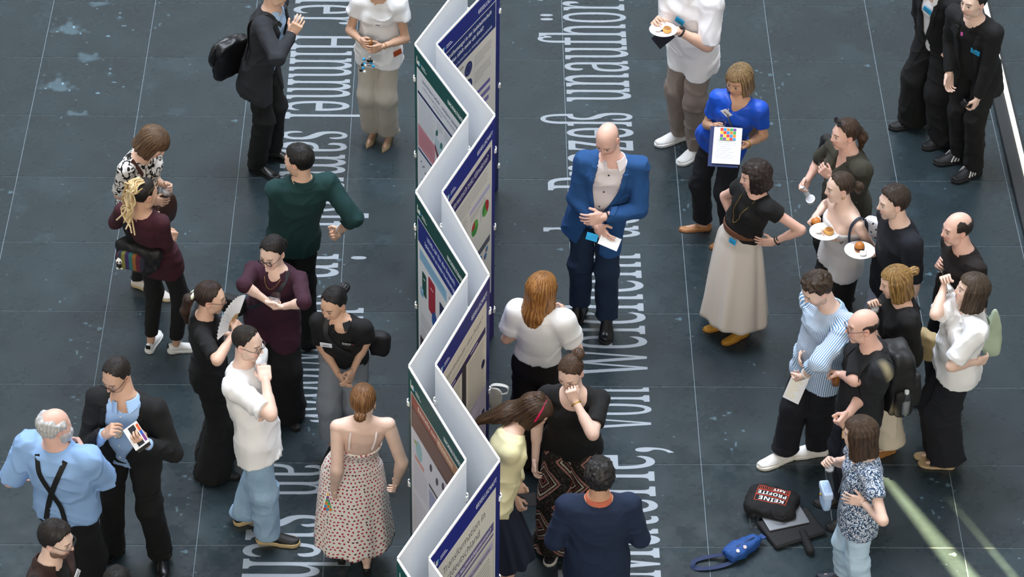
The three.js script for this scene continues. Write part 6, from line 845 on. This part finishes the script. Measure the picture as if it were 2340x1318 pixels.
// ---------------------------------------------------------------- name badges
badge(Q.maroon, 0.66, 0.05, 0xf2f4f6); badge(Q.polo, 0.62, -0.07, 0xeef1f6, 0.085, 0.05, 0.05); badge(Q.suit, 0.66, 0.125, 0xf2f3f5, 0.085, 0.05, 0.08); badge(Q.brown, 0.72, 0.07, 0xeef0f2, 0.075, 0.05, 0.5);
badge(Q.blouse, 0.66, 0.02, 0xf4f4f6, 0.07, 0.035); badge(Q.blue, 0.84, -0.04, 0xf2f4f6, 0.09, 0.05, -0.7); badge(Q.white, 0.62, 0.02, 0x18a4dc, 0.08, 0.055, -0.3); badge(Q.olive, 0.6, -0.02, 0x18a4dc, 0.075, 0.055, -0.3); badge(Q.crew, 0.55, 0.10, 0x18a4dc, 0.085, 0.055, -0.12); badge(Q.crew2, 0.76, 0.03, 0x18a4dc, 0.085, 0.055, -0.25);
{ // orange tag on the beige trousers
  const p = Q.blouse, c = p.spine(0.06).addScaledVector(p.lf, 0.165).addScaledVector(p.fw, 0.075), g = box(0.075, 0.05, 0.006, 0.002); g.rotateZ(0.15); g.rotateY(R(35)); g.translate(c.x, c.y, c.z); part(p.bottom, 'leather_tag', p.own(g), mat(0xb04a1c, 0.6), 'orange leather tag');
  // ball and stick model dangling from the hands
  const m = p.arms[0].centre.clone().add(V(-0.02, -0.06, 0.02)), o = thing('molecule_model', 'ball and stick molecule model dangling from the white bloused woman', 'model', m); seed = 3;
  const pts = []; for (let i = 0; i < 15; i++) pts.push(V(rnd(-0.055, 0.055), -0.02 - i * 0.008 + rnd(-0.02, 0.02), rnd(-0.03, 0.05)));
  pts.forEach((q, i) => { part(o, 'ball', placed(new THREE.SphereGeometry(0.0125, 12, 9), q.x, q.y, q.z), mat([0x18a0d8, 0x101012, 0xf2f2f2][i % 3], 0.25)); if (i) { const r = pts[i - 1]; part(o, 'stick', tubeAlong([r, r.clone().add(q).multiplyScalar(0.5), q], 0.003, 3, 5), mat(0x1a1a1a, 0.5)); } });
}
{ // logo print on the polo
  const p = Q.polo, t = canvasTexture(256, 128, (c, w, h) => { c.fillStyle = '#0c0c0e'; c.fillRect(0, 0, w, h); txt(c, 'nsm', 10, 74, 74, '#fff', true, 170); c.fillStyle = '#d8262c'; c.beginPath(); c.arc(206, 56, 14, 0, 7); c.fill(); c.fillStyle = '#dfe3e8'; c.fillRect(12, 92, 110, 7); c.fillRect(12, 108, 150, 7); }), c = p.surf(0.70, 0.085, 0.007), g = new THREE.PlaneGeometry(0.10, 0.05); g.applyMatrix4(new THREE.Matrix4().makeBasis(p.lf.clone(), p.up.clone(), new THREE.Vector3().crossVectors(p.lf, p.up))); g.translate(c.x, c.y, c.z); part(p.top, 'logo_print', p.own(g), new THREE.MeshStandardMaterial({ map: t, roughness: 0.85 }));
}
// ---------------------------------------------------------------- bags worn and carried
const black = mat(0x0d0d0f, 0.7), blackNylon = mat(0x151517, 0.6);
function bagOn(p, label, off, size, material, strap, bandW = 0.03, name = 'shoulder_bag', turn = 0, A1 = 0.010, e = 4, taper = 0) {   // off: forward, to the person's left, up from the floor
  const pos = p.P.clone().setY(0).add(p.toW(off)), o = thing(name, label, 'bag', pos); const b = part(o, 'bag_body', blobBag(...size, A1, off[0] * 50, e, taper), material); b.rotation.y = Math.atan2(p.fw.x, p.fw.z) + turn;
  if (strap) bodyBand(p, strap, bandW, strap.mat ?? black, o, (g) => g.translate(-pos.x, -pos.y, -pos.z), 'strap');
  return o;
}
const S_ = (list, m) => { list.mat = m; return list; };
{ const p = Q.suitBag, o = bagOn(p, 'black leather messenger bag on the charcoal suited man', [-0.20, -0.10, 1.05], [0.05, 0.19, 0.16], mat(0x0b0b0d, 0.45), S_([[0.22, -0.16, -1], [0.5, -0.16, -1], [0.85, -0.13, -1], [0.95, -0.12, 0], [0.8, -0.06, 1]], black), 0.035, 'messenger_bag', R(60), 0.004, 6); o.children[0].rotation.z = 0.25; const f = part(o, 'flap', blobBag(0.03, 0.14, 0.155, 0.003, 9, 6), mat(0x141416, 0.35)); f.rotation.copy(o.children[0].rotation); f.position.copy(p.toW([-0.04, -0.01, 0.05])); }
{ const o = bagOn(Q.dread, 'black sling bag with a striped woven pocket on the maroon top', [-0.20, 0.03, 1.0], [0.18, 0.12, 0.065], blackNylon, S_([[0.95, 0.09, 0], [0.8, 0.09, -1], [0.55, 0.09, -1], [0.32, 0.08, -1]], black), 0.045); o.children[0].rotation.z = 0.0;
  const st = canvasTexture(64, 128, (c, w, h) => { ['#6a2a3a', '#2f3a4a', '#7a7a3c', '#3a2a5a', '#2a6a6a', '#8a5a2a', '#5a2030', '#2a2a3a'].forEach((k, i) => { c.fillStyle = k; c.fillRect(0, i * 16, w, 16); }); });
  const pk = part(o, 'woven_pocket', placed(blobBag(0.12, 0.075, 0.03, 0.004), 0, 0, 0), new THREE.MeshStandardMaterial({ map: st, roughness: 0.9 })); { const g = pk.geometry, p = g.attributes.position, uv = new Float32Array(p.count * 2); for (let i = 0; i < p.count; i++) { uv[i * 2] = p.getY(i) * 4; uv[i * 2 + 1] = p.getX(i) * 4 + 0.5; } g.setAttribute('uv', new THREE.BufferAttribute(uv, 2)); } pk.rotation.y = Math.atan2(Q.dread.fw.x, Q.dread.fw.z); pk.position.copy(Q.dread.fw.clone().multiplyScalar(-0.055).add(V(-0.02, -0.02, 0)));
  const pos = o.position.clone().add(Q.dread.fw.clone().multiplyScalar(-0.09)).addScaledVector(Q.dread.lf, 0.10).add(V(0, -0.06, 0)), k = thing('plush_keyring', 'small black and white plush animal hanging from the sling bag', 'keyring', pos); part(k, 'head', placed(new THREE.SphereGeometry(0.026, 14, 10), 0, 0.03, 0), mat(0xf0f0ec, 0.9)); part(k, 'plush_body', placed(new THREE.SphereGeometry(0.022, 12, 9), 0, -0.012, 0), mat(0x1a1a1c, 0.9)); for (const s of [-1, 1]) { part(k, 'ear', placed(new THREE.SphereGeometry(0.010, 8, 6), s * 0.02, 0.054, 0), mat(0x1a1a1c, 0.9)); part(k, 'eye_patch', placed(new THREE.SphereGeometry(0.007, 8, 6), s * 0.01, 0.032, 0.022), mat(0x1a1a1c, 0.9)); part(k, 'foot', placed(new THREE.SphereGeometry(0.011, 8, 6), s * 0.014, -0.034, 0.006), mat(0xe8e6da, 0.9)); } }
bagOn(Q.print, 'brown leather handbag held before the patterned blouse', [0.26, -0.04, 0.86], [0.05, 0.13, 0.12], mat(0x3a2118, 0.5), S_([[0.94, -0.10, 0], [0.82, -0.10, 1], [0.5, -0.09, 1], [0.3, -0.06, 1]], mat(0x4a2a1e, 0.5)), 0.03, 'handbag', Math.PI / 2, 0.006);
bagOn(Q.maroon, 'small black bag at the hip of the maroon bloused woman', [0.10, -0.26, 1.0], [0.09, 0.08, 0.045], black, S_([[0.95, 0.09, 0], [0.85, 0.08, 1], [0.6, 0.0, 1], [0.36, -0.09, 1], [0.2, -0.16, 1]], mat(0x1c2026, 0.6)), 0.028, 'crossbody_bag', 0, 0.006);
bagOn(Q.polo, 'small black bag behind the grey trousers', [-0.12, 0.22, 0.92], [0.08, 0.09, 0.05], black, S_([[0.95, -0.09, 0], [0.84, -0.08, 1], [0.6, 0.0, 1], [0.36, 0.09, 1]], mat(0x16181c, 0.6)), 0.034, 'crossbody_bag', 0, 0.006);
{ const o = bagOn(Q.blue, 'beige quilted shoulder bag beside the bright blue blouse', [-0.14, 0.19, 0.98], [0.10, 0.075, 0.045], mat(0x8a7458, 0.6), S_([[0.95, -0.06, 0], [0.84, -0.03, 1], [0.6, 0.06, 1], [0.38, 0.14, 1]], mat(0x8c8c90, 0.35, { metalness: 0.8 })), 0.012, 'shoulder_bag', 0.6, 0.006); }
bagOn(Q.olive, 'black shoulder bag behind the olive shirt', [-0.02, -0.30, 1.12], [0.14, 0.13, 0.05], mat(0x0e0e10, 0.5), null);
{ const t = canvasTexture(64, 64, (c) => { c.fillStyle = '#cfcfd2'; c.fillRect(0, 0, 64, 64); c.fillStyle = '#24262c'; for (const [x, y] of [[16, 16], [48, 48]]) { c.beginPath(); c.arc(x, y, 7, 0, 7); c.fill(); } }, [1, 1]); const o = bagOn(Q.strapless, 'small pale dotted bag on a navy strap behind bare shoulders', [-0.20, 0.12, 1.16], [0.10, 0.075, 0.045], new THREE.MeshStandardMaterial({ map: t, roughness: 0.7 }), null, 0.03, 'shoulder_bag', 0.4, 0.004); const g = o.children[0].geometry, p = g.attributes.position, uv = new Float32Array(p.count * 2); for (let i = 0; i < p.count; i++) { uv[i * 2] = p.getX(i) * 14 + p.getZ(i) * 9; uv[i * 2 + 1] = p.getY(i) * 14; } g.setAttribute('uv', new THREE.BufferAttribute(uv, 2)); const s = Q.strapless.S[0], q = o.position; strapOver(o, (gg) => gg.translate(-q.x, -q.y, -q.z), [[s.clone().add(Q.strapless.toW([-0.09, 0, -0.14])), V(0, 0.2, -1)], [s.clone().add(Q.strapless.toW([-0.055, 0.0, 0.025])), V(0, 1, 0)], [s.clone().add(V(0, 0.052, 0)), UP], [s.clone().add(Q.strapless.toW([0.056, 0, 0.0])), Q.strapless.fw], [s.clone().add(Q.strapless.toW([0.06, 0.02, -0.16])), Q.strapless.fw], [s.clone().add(Q.strapless.toW([-0.01, 0.065, -0.25])), Q.strapless.lf], [s.clone().add(Q.strapless.toW([-0.14, 0.06, -0.24])), Q.strapless.fw]], 0.024, 0.006, mat(0x1a2334, 0.6)); }
bagOn(Q.bun, 'beige canvas shoulder bag on a black strap', [-0.20, 0.10, 0.96], [0.11, 0.11, 0.05], mat(0xa8946c, 0.85), S_([[0.94, 0.12, 0], [0.8, 0.12, -1], [0.5, 0.11, -1], [0.25, 0.10, -1]], black), 0.026, 'shoulder_bag', 0.4);
bagOn(Q.drink, 'pale green cloth bag hanging behind the white shirt', [-0.25, 0.0, 1.13], [0.10, 0.20, 0.09], mat(0xa9b8a0, 0.85), S_([[0.94, 0.02, -1], [0.8, 0.02, -1], [0.6, 0.0, -1]], mat(0xa9b8a0, 0.85)), 0.05, 'cloth_bag', Math.PI / 2, 0.012, 3, 0.75);
{ const o = bagOn(Q.floral, 'small pale blue handbag on a chain before the floral blouse', [0.20, -0.08, 1.0], [0.075, 0.085, 0.03], mat(0xa8c4e6, 0.45), S_([[0.95, 0.07, 0], [0.8, 0.04, 1], [0.5, -0.04, 1], [0.3, -0.07, 1]], mat(0xb9bcc2, 0.3, { metalness: 0.8 })), 0.008, 'handbag', 0, 0.002); part(o, 'flap', placed(box(0.156, 0.055, 0.066, 0.014), 0, 0.05, 0, 0, Math.atan2(Q.floral.fw.x, Q.floral.fw.z), 0), mat(0xbcd2ee, 0.4)); part(o, 'clasp', placed(new THREE.SphereGeometry(0.009, 10, 8), 0, 0.02, 0).translate(Q.floral.fw.x * 0.036, 0, Q.floral.fw.z * 0.036), mat(0xc8a04a, 0.3, { metalness: 0.9 })); }
{ // backpack
  const p = Q.pack, pos = p.P.clone().setY(0).add(p.toW([-0.235, 0.02, 1.19])), o = thing('backpack', 'black backpack with a water bottle in its side pocket', 'backpack', pos), ry = Math.atan2(p.fw.x, p.fw.z), put = (g, f, l, u) => { g.rotateY(ry); const q = p.toW([f, l, u]); return g.translate(q.x, q.y, q.z); };
  part(o, 'main_pack', put(blobBag(0.165, 0.25, 0.10, 0.007, 2, 6, 0.12), 0, 0, 0), blackNylon); part(o, 'front_pocket', put(blobBag(0.13, 0.14, 0.05, 0.005, 5, 6, 0.1), -0.10, 0, -0.08), mat(0x121214, 0.6)); part(o, 'side_pocket', put(blobBag(0.028, 0.10, 0.07, 0.005, 7), 0, 0.165, -0.12), mat(0x161618, 0.7)); part(o, 'zip', put(tubeAlong([V(-0.13, 0.0, -0.082), V(-0.12, 0.17, -0.075), V(0, 0.225, -0.07), V(0.12, 0.17, -0.075), V(0.13, 0.0, -0.082)], 0.004, 30, 5), 0, 0, 0), mat(0x3a3a3e, 0.4, { metalness: 0.6 }));
  for (const k of [1, -1]) bodyBand(p, [[0.5, k * 0.11, -1], [0.86, k * 0.10, -1], [0.97, k * 0.09, 0], [0.86, k * 0.10, 1], [0.62, k * 0.12, 1], [0.45, k * 0.15, 1]], 0.06, mat(0x18181a, 0.75), o, (g) => g.translate(-pos.x, -pos.y, -pos.z), 'strap');
  const b = thing('water_bottle', 'clear bottle with pale cap in the backpack pocket', 'bottle', pos.clone().add(p.toW([-0.01, 0.18, -0.19]))); part(b, 'bottle_body', lathe([[0, 0], [0.031, 0], [0.033, 0.02], [0.033, 0.13], [0.02, 0.165], [0.013, 0.175], [0.012, 0.175], [0.019, 0.163], [0.031, 0.129], [0.031, 0.022], [0, 0.004]]), glassMat); part(b, 'water', lathe([[0, 0.006], [0.029, 0.008], [0.0295, 0.11], [0, 0.11]]), liquid(0xe8f0f4)); part(b, 'cap', placed(new THREE.CylinderGeometry(0.016, 0.016, 0.02, 16), 0, 0.185, 0), mat(0xdfe6ea, 0.5));
}
{ // white tote hanging on the panel clip
  const c = at(1132, 905, 0.86), o = thing('tote_bag', 'white canvas tote hanging on the edge of a blue panel', 'bag', c); part(o, 'bag_body', blobBag(0.055, 0.14, 0.03, 0.010, 4).translate(0, -0.10, 0), mat(0xdedacb, 0.9)); strapOver(o, null, [[V(-0.045, 0.03, 0), UP], [V(-0.03, 0.09, 0.0), UP], [V(0.03, 0.105, 0.01), UP], [V(0.085, 0.085, 0.015), UP], [V(0.08, 0.045, 0.02), V(1, 0, 0)], [V(0.03, 0.035, 0.02), V(0, -1, 0.4)]], 0.03, 0.004, mat(0xe8e6dc, 0.9));
}
// ---------------------------------------------------------------- plates, food and papers in hands
{ const put = (c, d) => [c.x + d[0], c.y + d[1], c.z + d[2]];
  let c = Q.white.arms[0].palmC.clone().addScaledVector(Q.white.fw, 0.07).add(V(-0.02, 0.035, 0)); plateWith(c, 'white plate held by the man in white shirt'); food(put(c, [0.03, 0.006, 0.01]), 'pastry', 'round golden pastry on the white shirted man\'s plate'); food(put(c, [-0.045, 0.006, 0.0]), 'crumpled_napkin', 'crumpled napkin on the white shirted man\'s plate');
  const nap = thing('napkin', 'dark navy napkin hanging below the white shirted man\'s plate', 'napkin', put(c, [0.0, -0.03, 0.03])); const ng = new THREE.PlaneGeometry(0.15, 0.11, 8, 6); { const p = ng.attributes.position; for (let i = 0; i < p.count; i++) p.setZ(i, 0.012 * Math.sin(p.getX(i) * 40) - 0.1 * p.getY(i)); ng.computeVertexNormals(); } part(nap, 'cloth', ng.rotateZ(0.7).rotateX(-0.5).translate(0, -0.01, 0), mat(0x161a26, 0.9, { side: THREE.DoubleSide }));
  c = Q.strapless.arms[0].palmC.clone().addScaledVector(Q.strapless.fw, 0.05).add(V(0, 0.03, -0.02)); plateWith(c, 'white plate before the strapless white top'); food(put(c, [0.03, 0.006, 0.0]), 'pastry', 'swirled pastry on the plate before the strapless top'); food(put(c, [-0.045, 0.006, -0.01]), 'crumpled_napkin', 'crumpled napkin on the plate before the strapless top');
  food(Q.strapless.arms[1].centre.clone().add(V(0, 0.0, 0)), 'burger', 'small roll in the fingers of the strapless topped woman');
  c = Q.navyPolo.arms[1].palmC.clone().addScaledVector(Q.navyPolo.fw, 0.09).add(V(0, 0.03, 0)); plateWith(c, 'white plate held by the man in navy polo'); food(put(c, [0.0, 0.006, -0.02]), 'burger', 'small burger on the navy polo man\'s plate'); food(put(c, [0.02, 0.006, 0.04]), 'crumpled_napkin', 'crumpled napkin beside the small burger');
}
{ const p = Q.dots, m = p.arms[0], c = m.palmC.clone().addScaledVector(m.dir, 0.10); sheet('leaflet', 'leaflet with a colourful mosaic cover beside the dotted dress', c, 0.11, 0.15, basisFrom(V(0.35, 0.35, 0.9), V(0.35, 1, -0.2)), mosaic, 'leaflet', 0.006); }
{ const p = Q.blue, m = p.arms[0], c = m.centre.clone().addScaledVector(p.fw, 0.05).add(V(-0.06, 0.0, 0)), b = basisFrom(V(-0.15, 0.75, 0.65), V(0.1, 0.6, -0.8)); const d = sheet('folder', 'dark blue folder held under papers by the bright blue bloused woman', c.clone().add(V(-0.02, -0.008, 0)), 0.23, 0.31, b, null, 'folder', 0.006); d.children[0].material = mat(0x14285a, 0.6); sheet('paper_sheet', 'printed white letter on the dark blue folder', c.clone().addScaledVector(b[2], 0.008), 0.21, 0.28, b, letterPage, 'paper', 0.003); sheet('mosaic_card', 'card with a colourful mosaic on the printed letter', c.clone().addScaledVector(b[2], 0.014).addScaledVector(b[1], 0.09), 0.13, 0.10, b, mosaic, 'card', 0.002); }
{ const p = Q.suit, m = p.arms[0], c = m.centre.clone().addScaledVector(p.fw, 0.03).add(V(0.01, 0.02, 0)), b = basisFrom(V(-0.25, 0.6, 0.75), V(-0.6, 0.7, -0.4)); sheet('booklet', 'white booklet with a colourful spine in the black suited man\'s hand', c, 0.11, 0.16, b, (x, w, h) => { x.fillStyle = '#f2f2f0'; x.fillRect(0, 0, w, h); x.fillStyle = '#22262c'; x.fillRect(w * 0.3, 10, w * 0.45, h - 20); x.fillStyle = '#e0622a'; x.fillRect(w - 22, h * 0.1, 22, h * 0.3); x.fillStyle = '#2f5fc0'; x.fillRect(w - 22, h * 0.4, 22, h * 0.2); x.fillStyle = '#7a3a8a'; x.fillRect(w - 22, h * 0.6, 22, h * 0.3); }, 'booklet', 0.010); const n = sheet('notebook', 'black notebook under the white booklet', c.clone().addScaledVector(b[2], -0.014).add(V(0.01, -0.02, 0.01)), 0.10, 0.15, b, null, 'notebook', 0.012); n.children[0].material = mat(0x101012, 0.5); }
{ const p = Q.blazer, m = p.arms[1], c = m.palmC.clone().addScaledVector(m.dir, 0.05).add(V(0.03, -0.02, 0.02)); sheet('folded_paper', 'folded white paper in the hand of the bald man in blazer', c, 0.10, 0.15, basisFrom(V(0.1, 0.8, 0.6), V(-0.9, 0.2, -0.3)), null, 'paper', 0.004); const k = sheet('name_card', 'bright blue card held by the bald man in blazer', m.palmC.clone().add(V(-0.07, -0.02, 0.03)), 0.085, 0.055, basisFrom(V(0, 0.7, 0.7), V(0.3, 1, -0.5)), null, 'card', 0.003); k.children[0].material = mat(0x18a4dc, 0.5); }
{ const p = Q.striped, m = p.arms[0], c = m.palmC.clone().addScaledVector(m.dir, 0.10).add(V(0, -0.05, 0)); sheet('folded_programme', 'folded printed programme hanging from the striped shirt man\'s hand', c, 0.12, 0.22, basisFrom(V(-0.35, 0.3, 0.9), V(0.25, 1, 0)), scribble('#eef0f2', '#e8d9a0'), 'leaflet', 0.006); }
{ const p = Q.yellow, c = p.arms[1].centre.clone().add(p.arms[0].centre).multiplyScalar(0.5).addScaledVector(p.fw, 0.02), o = thing('wallet', 'dark navy wallet between the hands of the yellow cardigan woman', 'wallet', c); part(o, 'leather', placed(box(0.15, 0.09, 0.018, 0.005), 0, 0, 0, -0.7, 0, 0.1), mat(0x141c2a, 0.5)); }
{ const p = Q.crew, c = p.arms[0].centre.clone().addScaledVector(p.fw, 0.03), o = thing('radio', 'small black device in the hand of the striped sneaker man', 'device', c); part(o, 'case', placed(box(0.11, 0.06, 0.045, 0.008), 0, 0, 0, 0.3, 0.3, -0.5), mat(0x0e0e10, 0.4)); part(o, 'label_plate', placed(box(0.05, 0.02, 0.047), 0, 0.004, 0, 0.3, 0.3, -0.5), mat(0x2a2a20, 0.5)); const q = p.surf(0.78, -0.03, 0.006), g = box(0.02, 0.03, 0.004); g.rotateY(R(-44)); g.translate(q.x, q.y, q.z); part(p.top, 'pink_print', p.own(g), mat(0xc85aa0, 0.7)); }
{ const p = Q.olive, c = p.arms[1].centre.clone().addScaledVector(p.arms[1].palm, -0.012), o = thing('hand_fan', 'white handheld electric fan below the olive shirted woman\'s hand', 'fan', c); part(o, 'handle', placed(new THREE.CylinderGeometry(0.016, 0.018, 0.12, 16), 0, -0.02, 0, 0.3, 0, 0.5), mat(0xf2f2f2, 0.4)); part(o, 'fan_ring', placed(new THREE.CylinderGeometry(0.036, 0.036, 0.03, 24), 0.045, -0.085, 0.02, 0.5, 0, 0.3), mat(0xeeeef0, 0.4)); part(o, 'fan_hub', placed(new THREE.CylinderGeometry(0.022, 0.022, 0.034, 20), 0.045, -0.085, 0.02, 0.5, 0, 0.3), mat(0xcfd2d6, 0.4)); }
{ // folding fan
  const p = Q.pony, c = p.arms[1].centre.clone(), o = thing('folding_fan', 'white pleated folding fan raised beside the ponytail woman', 'fan', c), n = 18; o.rotation.order = 'YXZ'; o.rotation.y = R(58); o.rotation.z = 0.45;
  for (let i = 0; i < n; i++) { const a = R(-62 + i * 124 / (n - 1)), g = new THREE.BufferGeometry(), r0 = 0.08, r1 = 0.21, h = R(124 / (n - 1)) / 2, q = (r, b, z) => [Math.sin(b) * r, Math.cos(b) * r, z]; const A = q(r0, a - h, 0), B = q(r1, a - h, 0), C = q(r1, a, 0.008), D = q(r0, a, 0.006), E = q(r1, a + h, 0), F = q(r0, a + h, 0); g.setAttribute('position', new THREE.Float32BufferAttribute([...A, ...C, ...B, ...A, ...D, ...C, ...D, ...E, ...C, ...D, ...F, ...E], 3)); g.computeVertexNormals(); part(o, 'leaf', g, mat(0xe9ebee, 0.85, { side: THREE.DoubleSide })); part(o, 'stick', placed(box(0.006, 0.15, 0.002), 0, 0.075, -0.002).applyMatrix4(new THREE.Matrix4().makeRotationZ(-a)), mat(0xc8a878, 0.6)); }
}
// ---------------------------------------------------------------- bags left on the floor
{ let c = at(1762, 1168), o = thing('drawstring_bag', 'black drawstring bag with red and white lettering on the floor', 'bag', [c.x, 0.075, c.z]); o.rotation.y = R(-18);
  const g = netMesh((x, y, z) => { const a = Math.abs(x) / 0.19, b = Math.abs(y) / 0.07, d = Math.abs(z) / 0.15; return (Math.pow(a ** 3.4 + b ** 2.4 + d ** 3.4, 0.32) - 1) * 0.062 - 0.006 * (noise(x * 9, y * 9, z * 9) + 0.6 * noise(x * 26, y * 26, z * 26)); }, [-0.24, -0.1, -0.2], [0.24, 0.1, 0.2], 0.009); { const p = g.attributes.position, uv = new Float32Array(p.count * 2); for (let i = 0; i < p.count; i++) { uv[i * 2] = 0.5 - p.getX(i) / 0.38; uv[i * 2 + 1] = 0.5 + p.getZ(i) / 0.30; } g.setAttribute('uv', new THREE.BufferAttribute(uv, 2)); }
  const t = canvasTexture(512, 400, (x, w, h) => { x.fillStyle = '#0e0e10'; x.fillRect(0, 0, w, h); x.strokeStyle = '#d8482a'; x.lineWidth = 5; x.strokeRect(110, 110, 300, 70); x.strokeRect(110, 186, 300, 70); x.strokeRect(110, 262, 300, 60); for (let i = 0; i < 16; i++) { x.beginPath(); x.moveTo(118 + i * 18, 268); x.lineTo(122 + i * 18, 318); x.stroke(); } txt(x, 'KEINE', 126, 166, 62, '#f2f2f2', true, 250); txt(x, 'PROFITE', 120, 243, 60, '#f2f2f2', true, 282); txt(x, 'MIT', 150, 312, 50, '#f2f2f2', true, 120); }); part(o, 'sack', g, new THREE.MeshStandardMaterial({ map: t, roughness: 0.85 })); part(o, 'cord', tubeAlong([V(0.02, 0.05, 0.13), V(0.07, 0.03, 0.17), V(0.13, 0.02, 0.15), V(0.10, 0.05, 0.08), V(0.05, 0.06, 0.02)], 0.005, 30, 6), black);
  c = at(1808, 1212); o = thing('laptop_sleeve', 'flat black padded sleeve under the drawstring bag', 'sleeve', [c.x, 0.022, c.z]); o.rotation.y = R(24); part(o, 'padded_case', box(0.40, 0.042, 0.29, 0.018), mat(0x17181a, 0.75)); part(o, 'zip', placed(box(0.38, 0.004, 0.003), 0, 0.006, 0.146), mat(0x2a2a2c, 0.5));
  c = at(1790, 1190); o = thing('silver_laptop', 'edge of a silver laptop between drawstring bag and sleeve', 'laptop', [c.x, 0.052, c.z + 0.02]); o.rotation.y = R(18); part(o, 'lid', box(0.30, 0.014, 0.21, 0.005), mat(0xa9adb2, 0.35, { metalness: 0.7 }));
  c = at(1842, 1245); o = thing('glasses_case', 'rounded black pouch lying beside the padded sleeve', 'pouch', [c.x, 0.03, c.z]); o.rotation.y = R(12); part(o, 'pouch_body', placed(new THREE.CapsuleGeometry(0.03, 0.19, 6, 14), 0, 0, 0, Math.PI / 2), mat(0x121214, 0.8));
  c = at(1700, 1262); o = thing('belt_bag', 'royal blue belt bag with small round pins on the floor', 'bag', [c.x, 0.055, c.z]); o.rotation.y = R(38); part(o, 'pouch_body', netMesh((x, y, z) => { const w = 0.085 * (1 - 0.55 * sat((x + 0.15) / 0.3)); return (Math.pow(Math.abs(x / 0.155) ** 3 + Math.abs(y / 0.05) ** 3 + Math.abs(z / w) ** 3, 1 / 3) - 1) * 0.045 - 0.006 * (noise(x * 18, y * 18, z * 18) + 0.5 * noise(x * 40, y * 40, z * 40)); }, [-0.2, -0.08, -0.12], [0.2, 0.08, 0.12], 0.008), mat(0x174a8e, 0.7)); part(o, 'zip', placed(box(0.16, 0.006, 0.008), 0, 0.05, 0.01), mat(0x0c2046, 0.5)); [[0.02, '0xe8e2da'], [0.05, 0], [0.035, 0]].forEach(([x], i) => part(o, 'pin', placed(new THREE.CylinderGeometry(0.013, 0.013, 0.004, 16), -0.10 + i * 0.032, 0.045, 0.042 - (i % 2) * 0.024, 0.5), mat([0xe8dcd8, 0xd8c24a, 0xe6c8c0][i], 0.4)));
  strapOver(o, null, [[V(-0.13, 0.0, 0.0), UP], [V(-0.22, -0.035, -0.09), UP], [V(-0.34, -0.045, -0.13), UP], [V(-0.38, -0.045, -0.09), V(-0.6, 0.6, 0)], [V(-0.33, -0.045, -0.03), UP], [V(-0.2, -0.04, 0.03), UP], [V(-0.10, -0.02, 0.05), UP]], 0.036, 0.004, mat(0x12264e, 0.7)); part(o, 'buckle', placed(box(0.035, 0.012, 0.05, 0.004), 0.165, 0.0, 0.0), mat(0x1c3f7a, 0.4));
  c = at(1722, 1205); glass('tumbler', [c.x, 0.0005, c.z], null, 'empty clear cup standing behind the blue belt bag');
}
if (0) { const list = Object.entries(Q); for (let i = 0; i < list.length; i++) for (let j = i + 1; j < list.length; j++) { const d = Math.hypot(list[i][1].P.x - list[j][1].P.x, list[i][1].P.z - list[j][1].P.z); if (d < 0.55) console.log('near', list[i][0], list[j][0], d.toFixed(2)); } }
scene.traverse((o) => { if (o.isMesh) { o.castShadow = true; o.receiveShadow = true; } });
renderer.render(scene, camera);
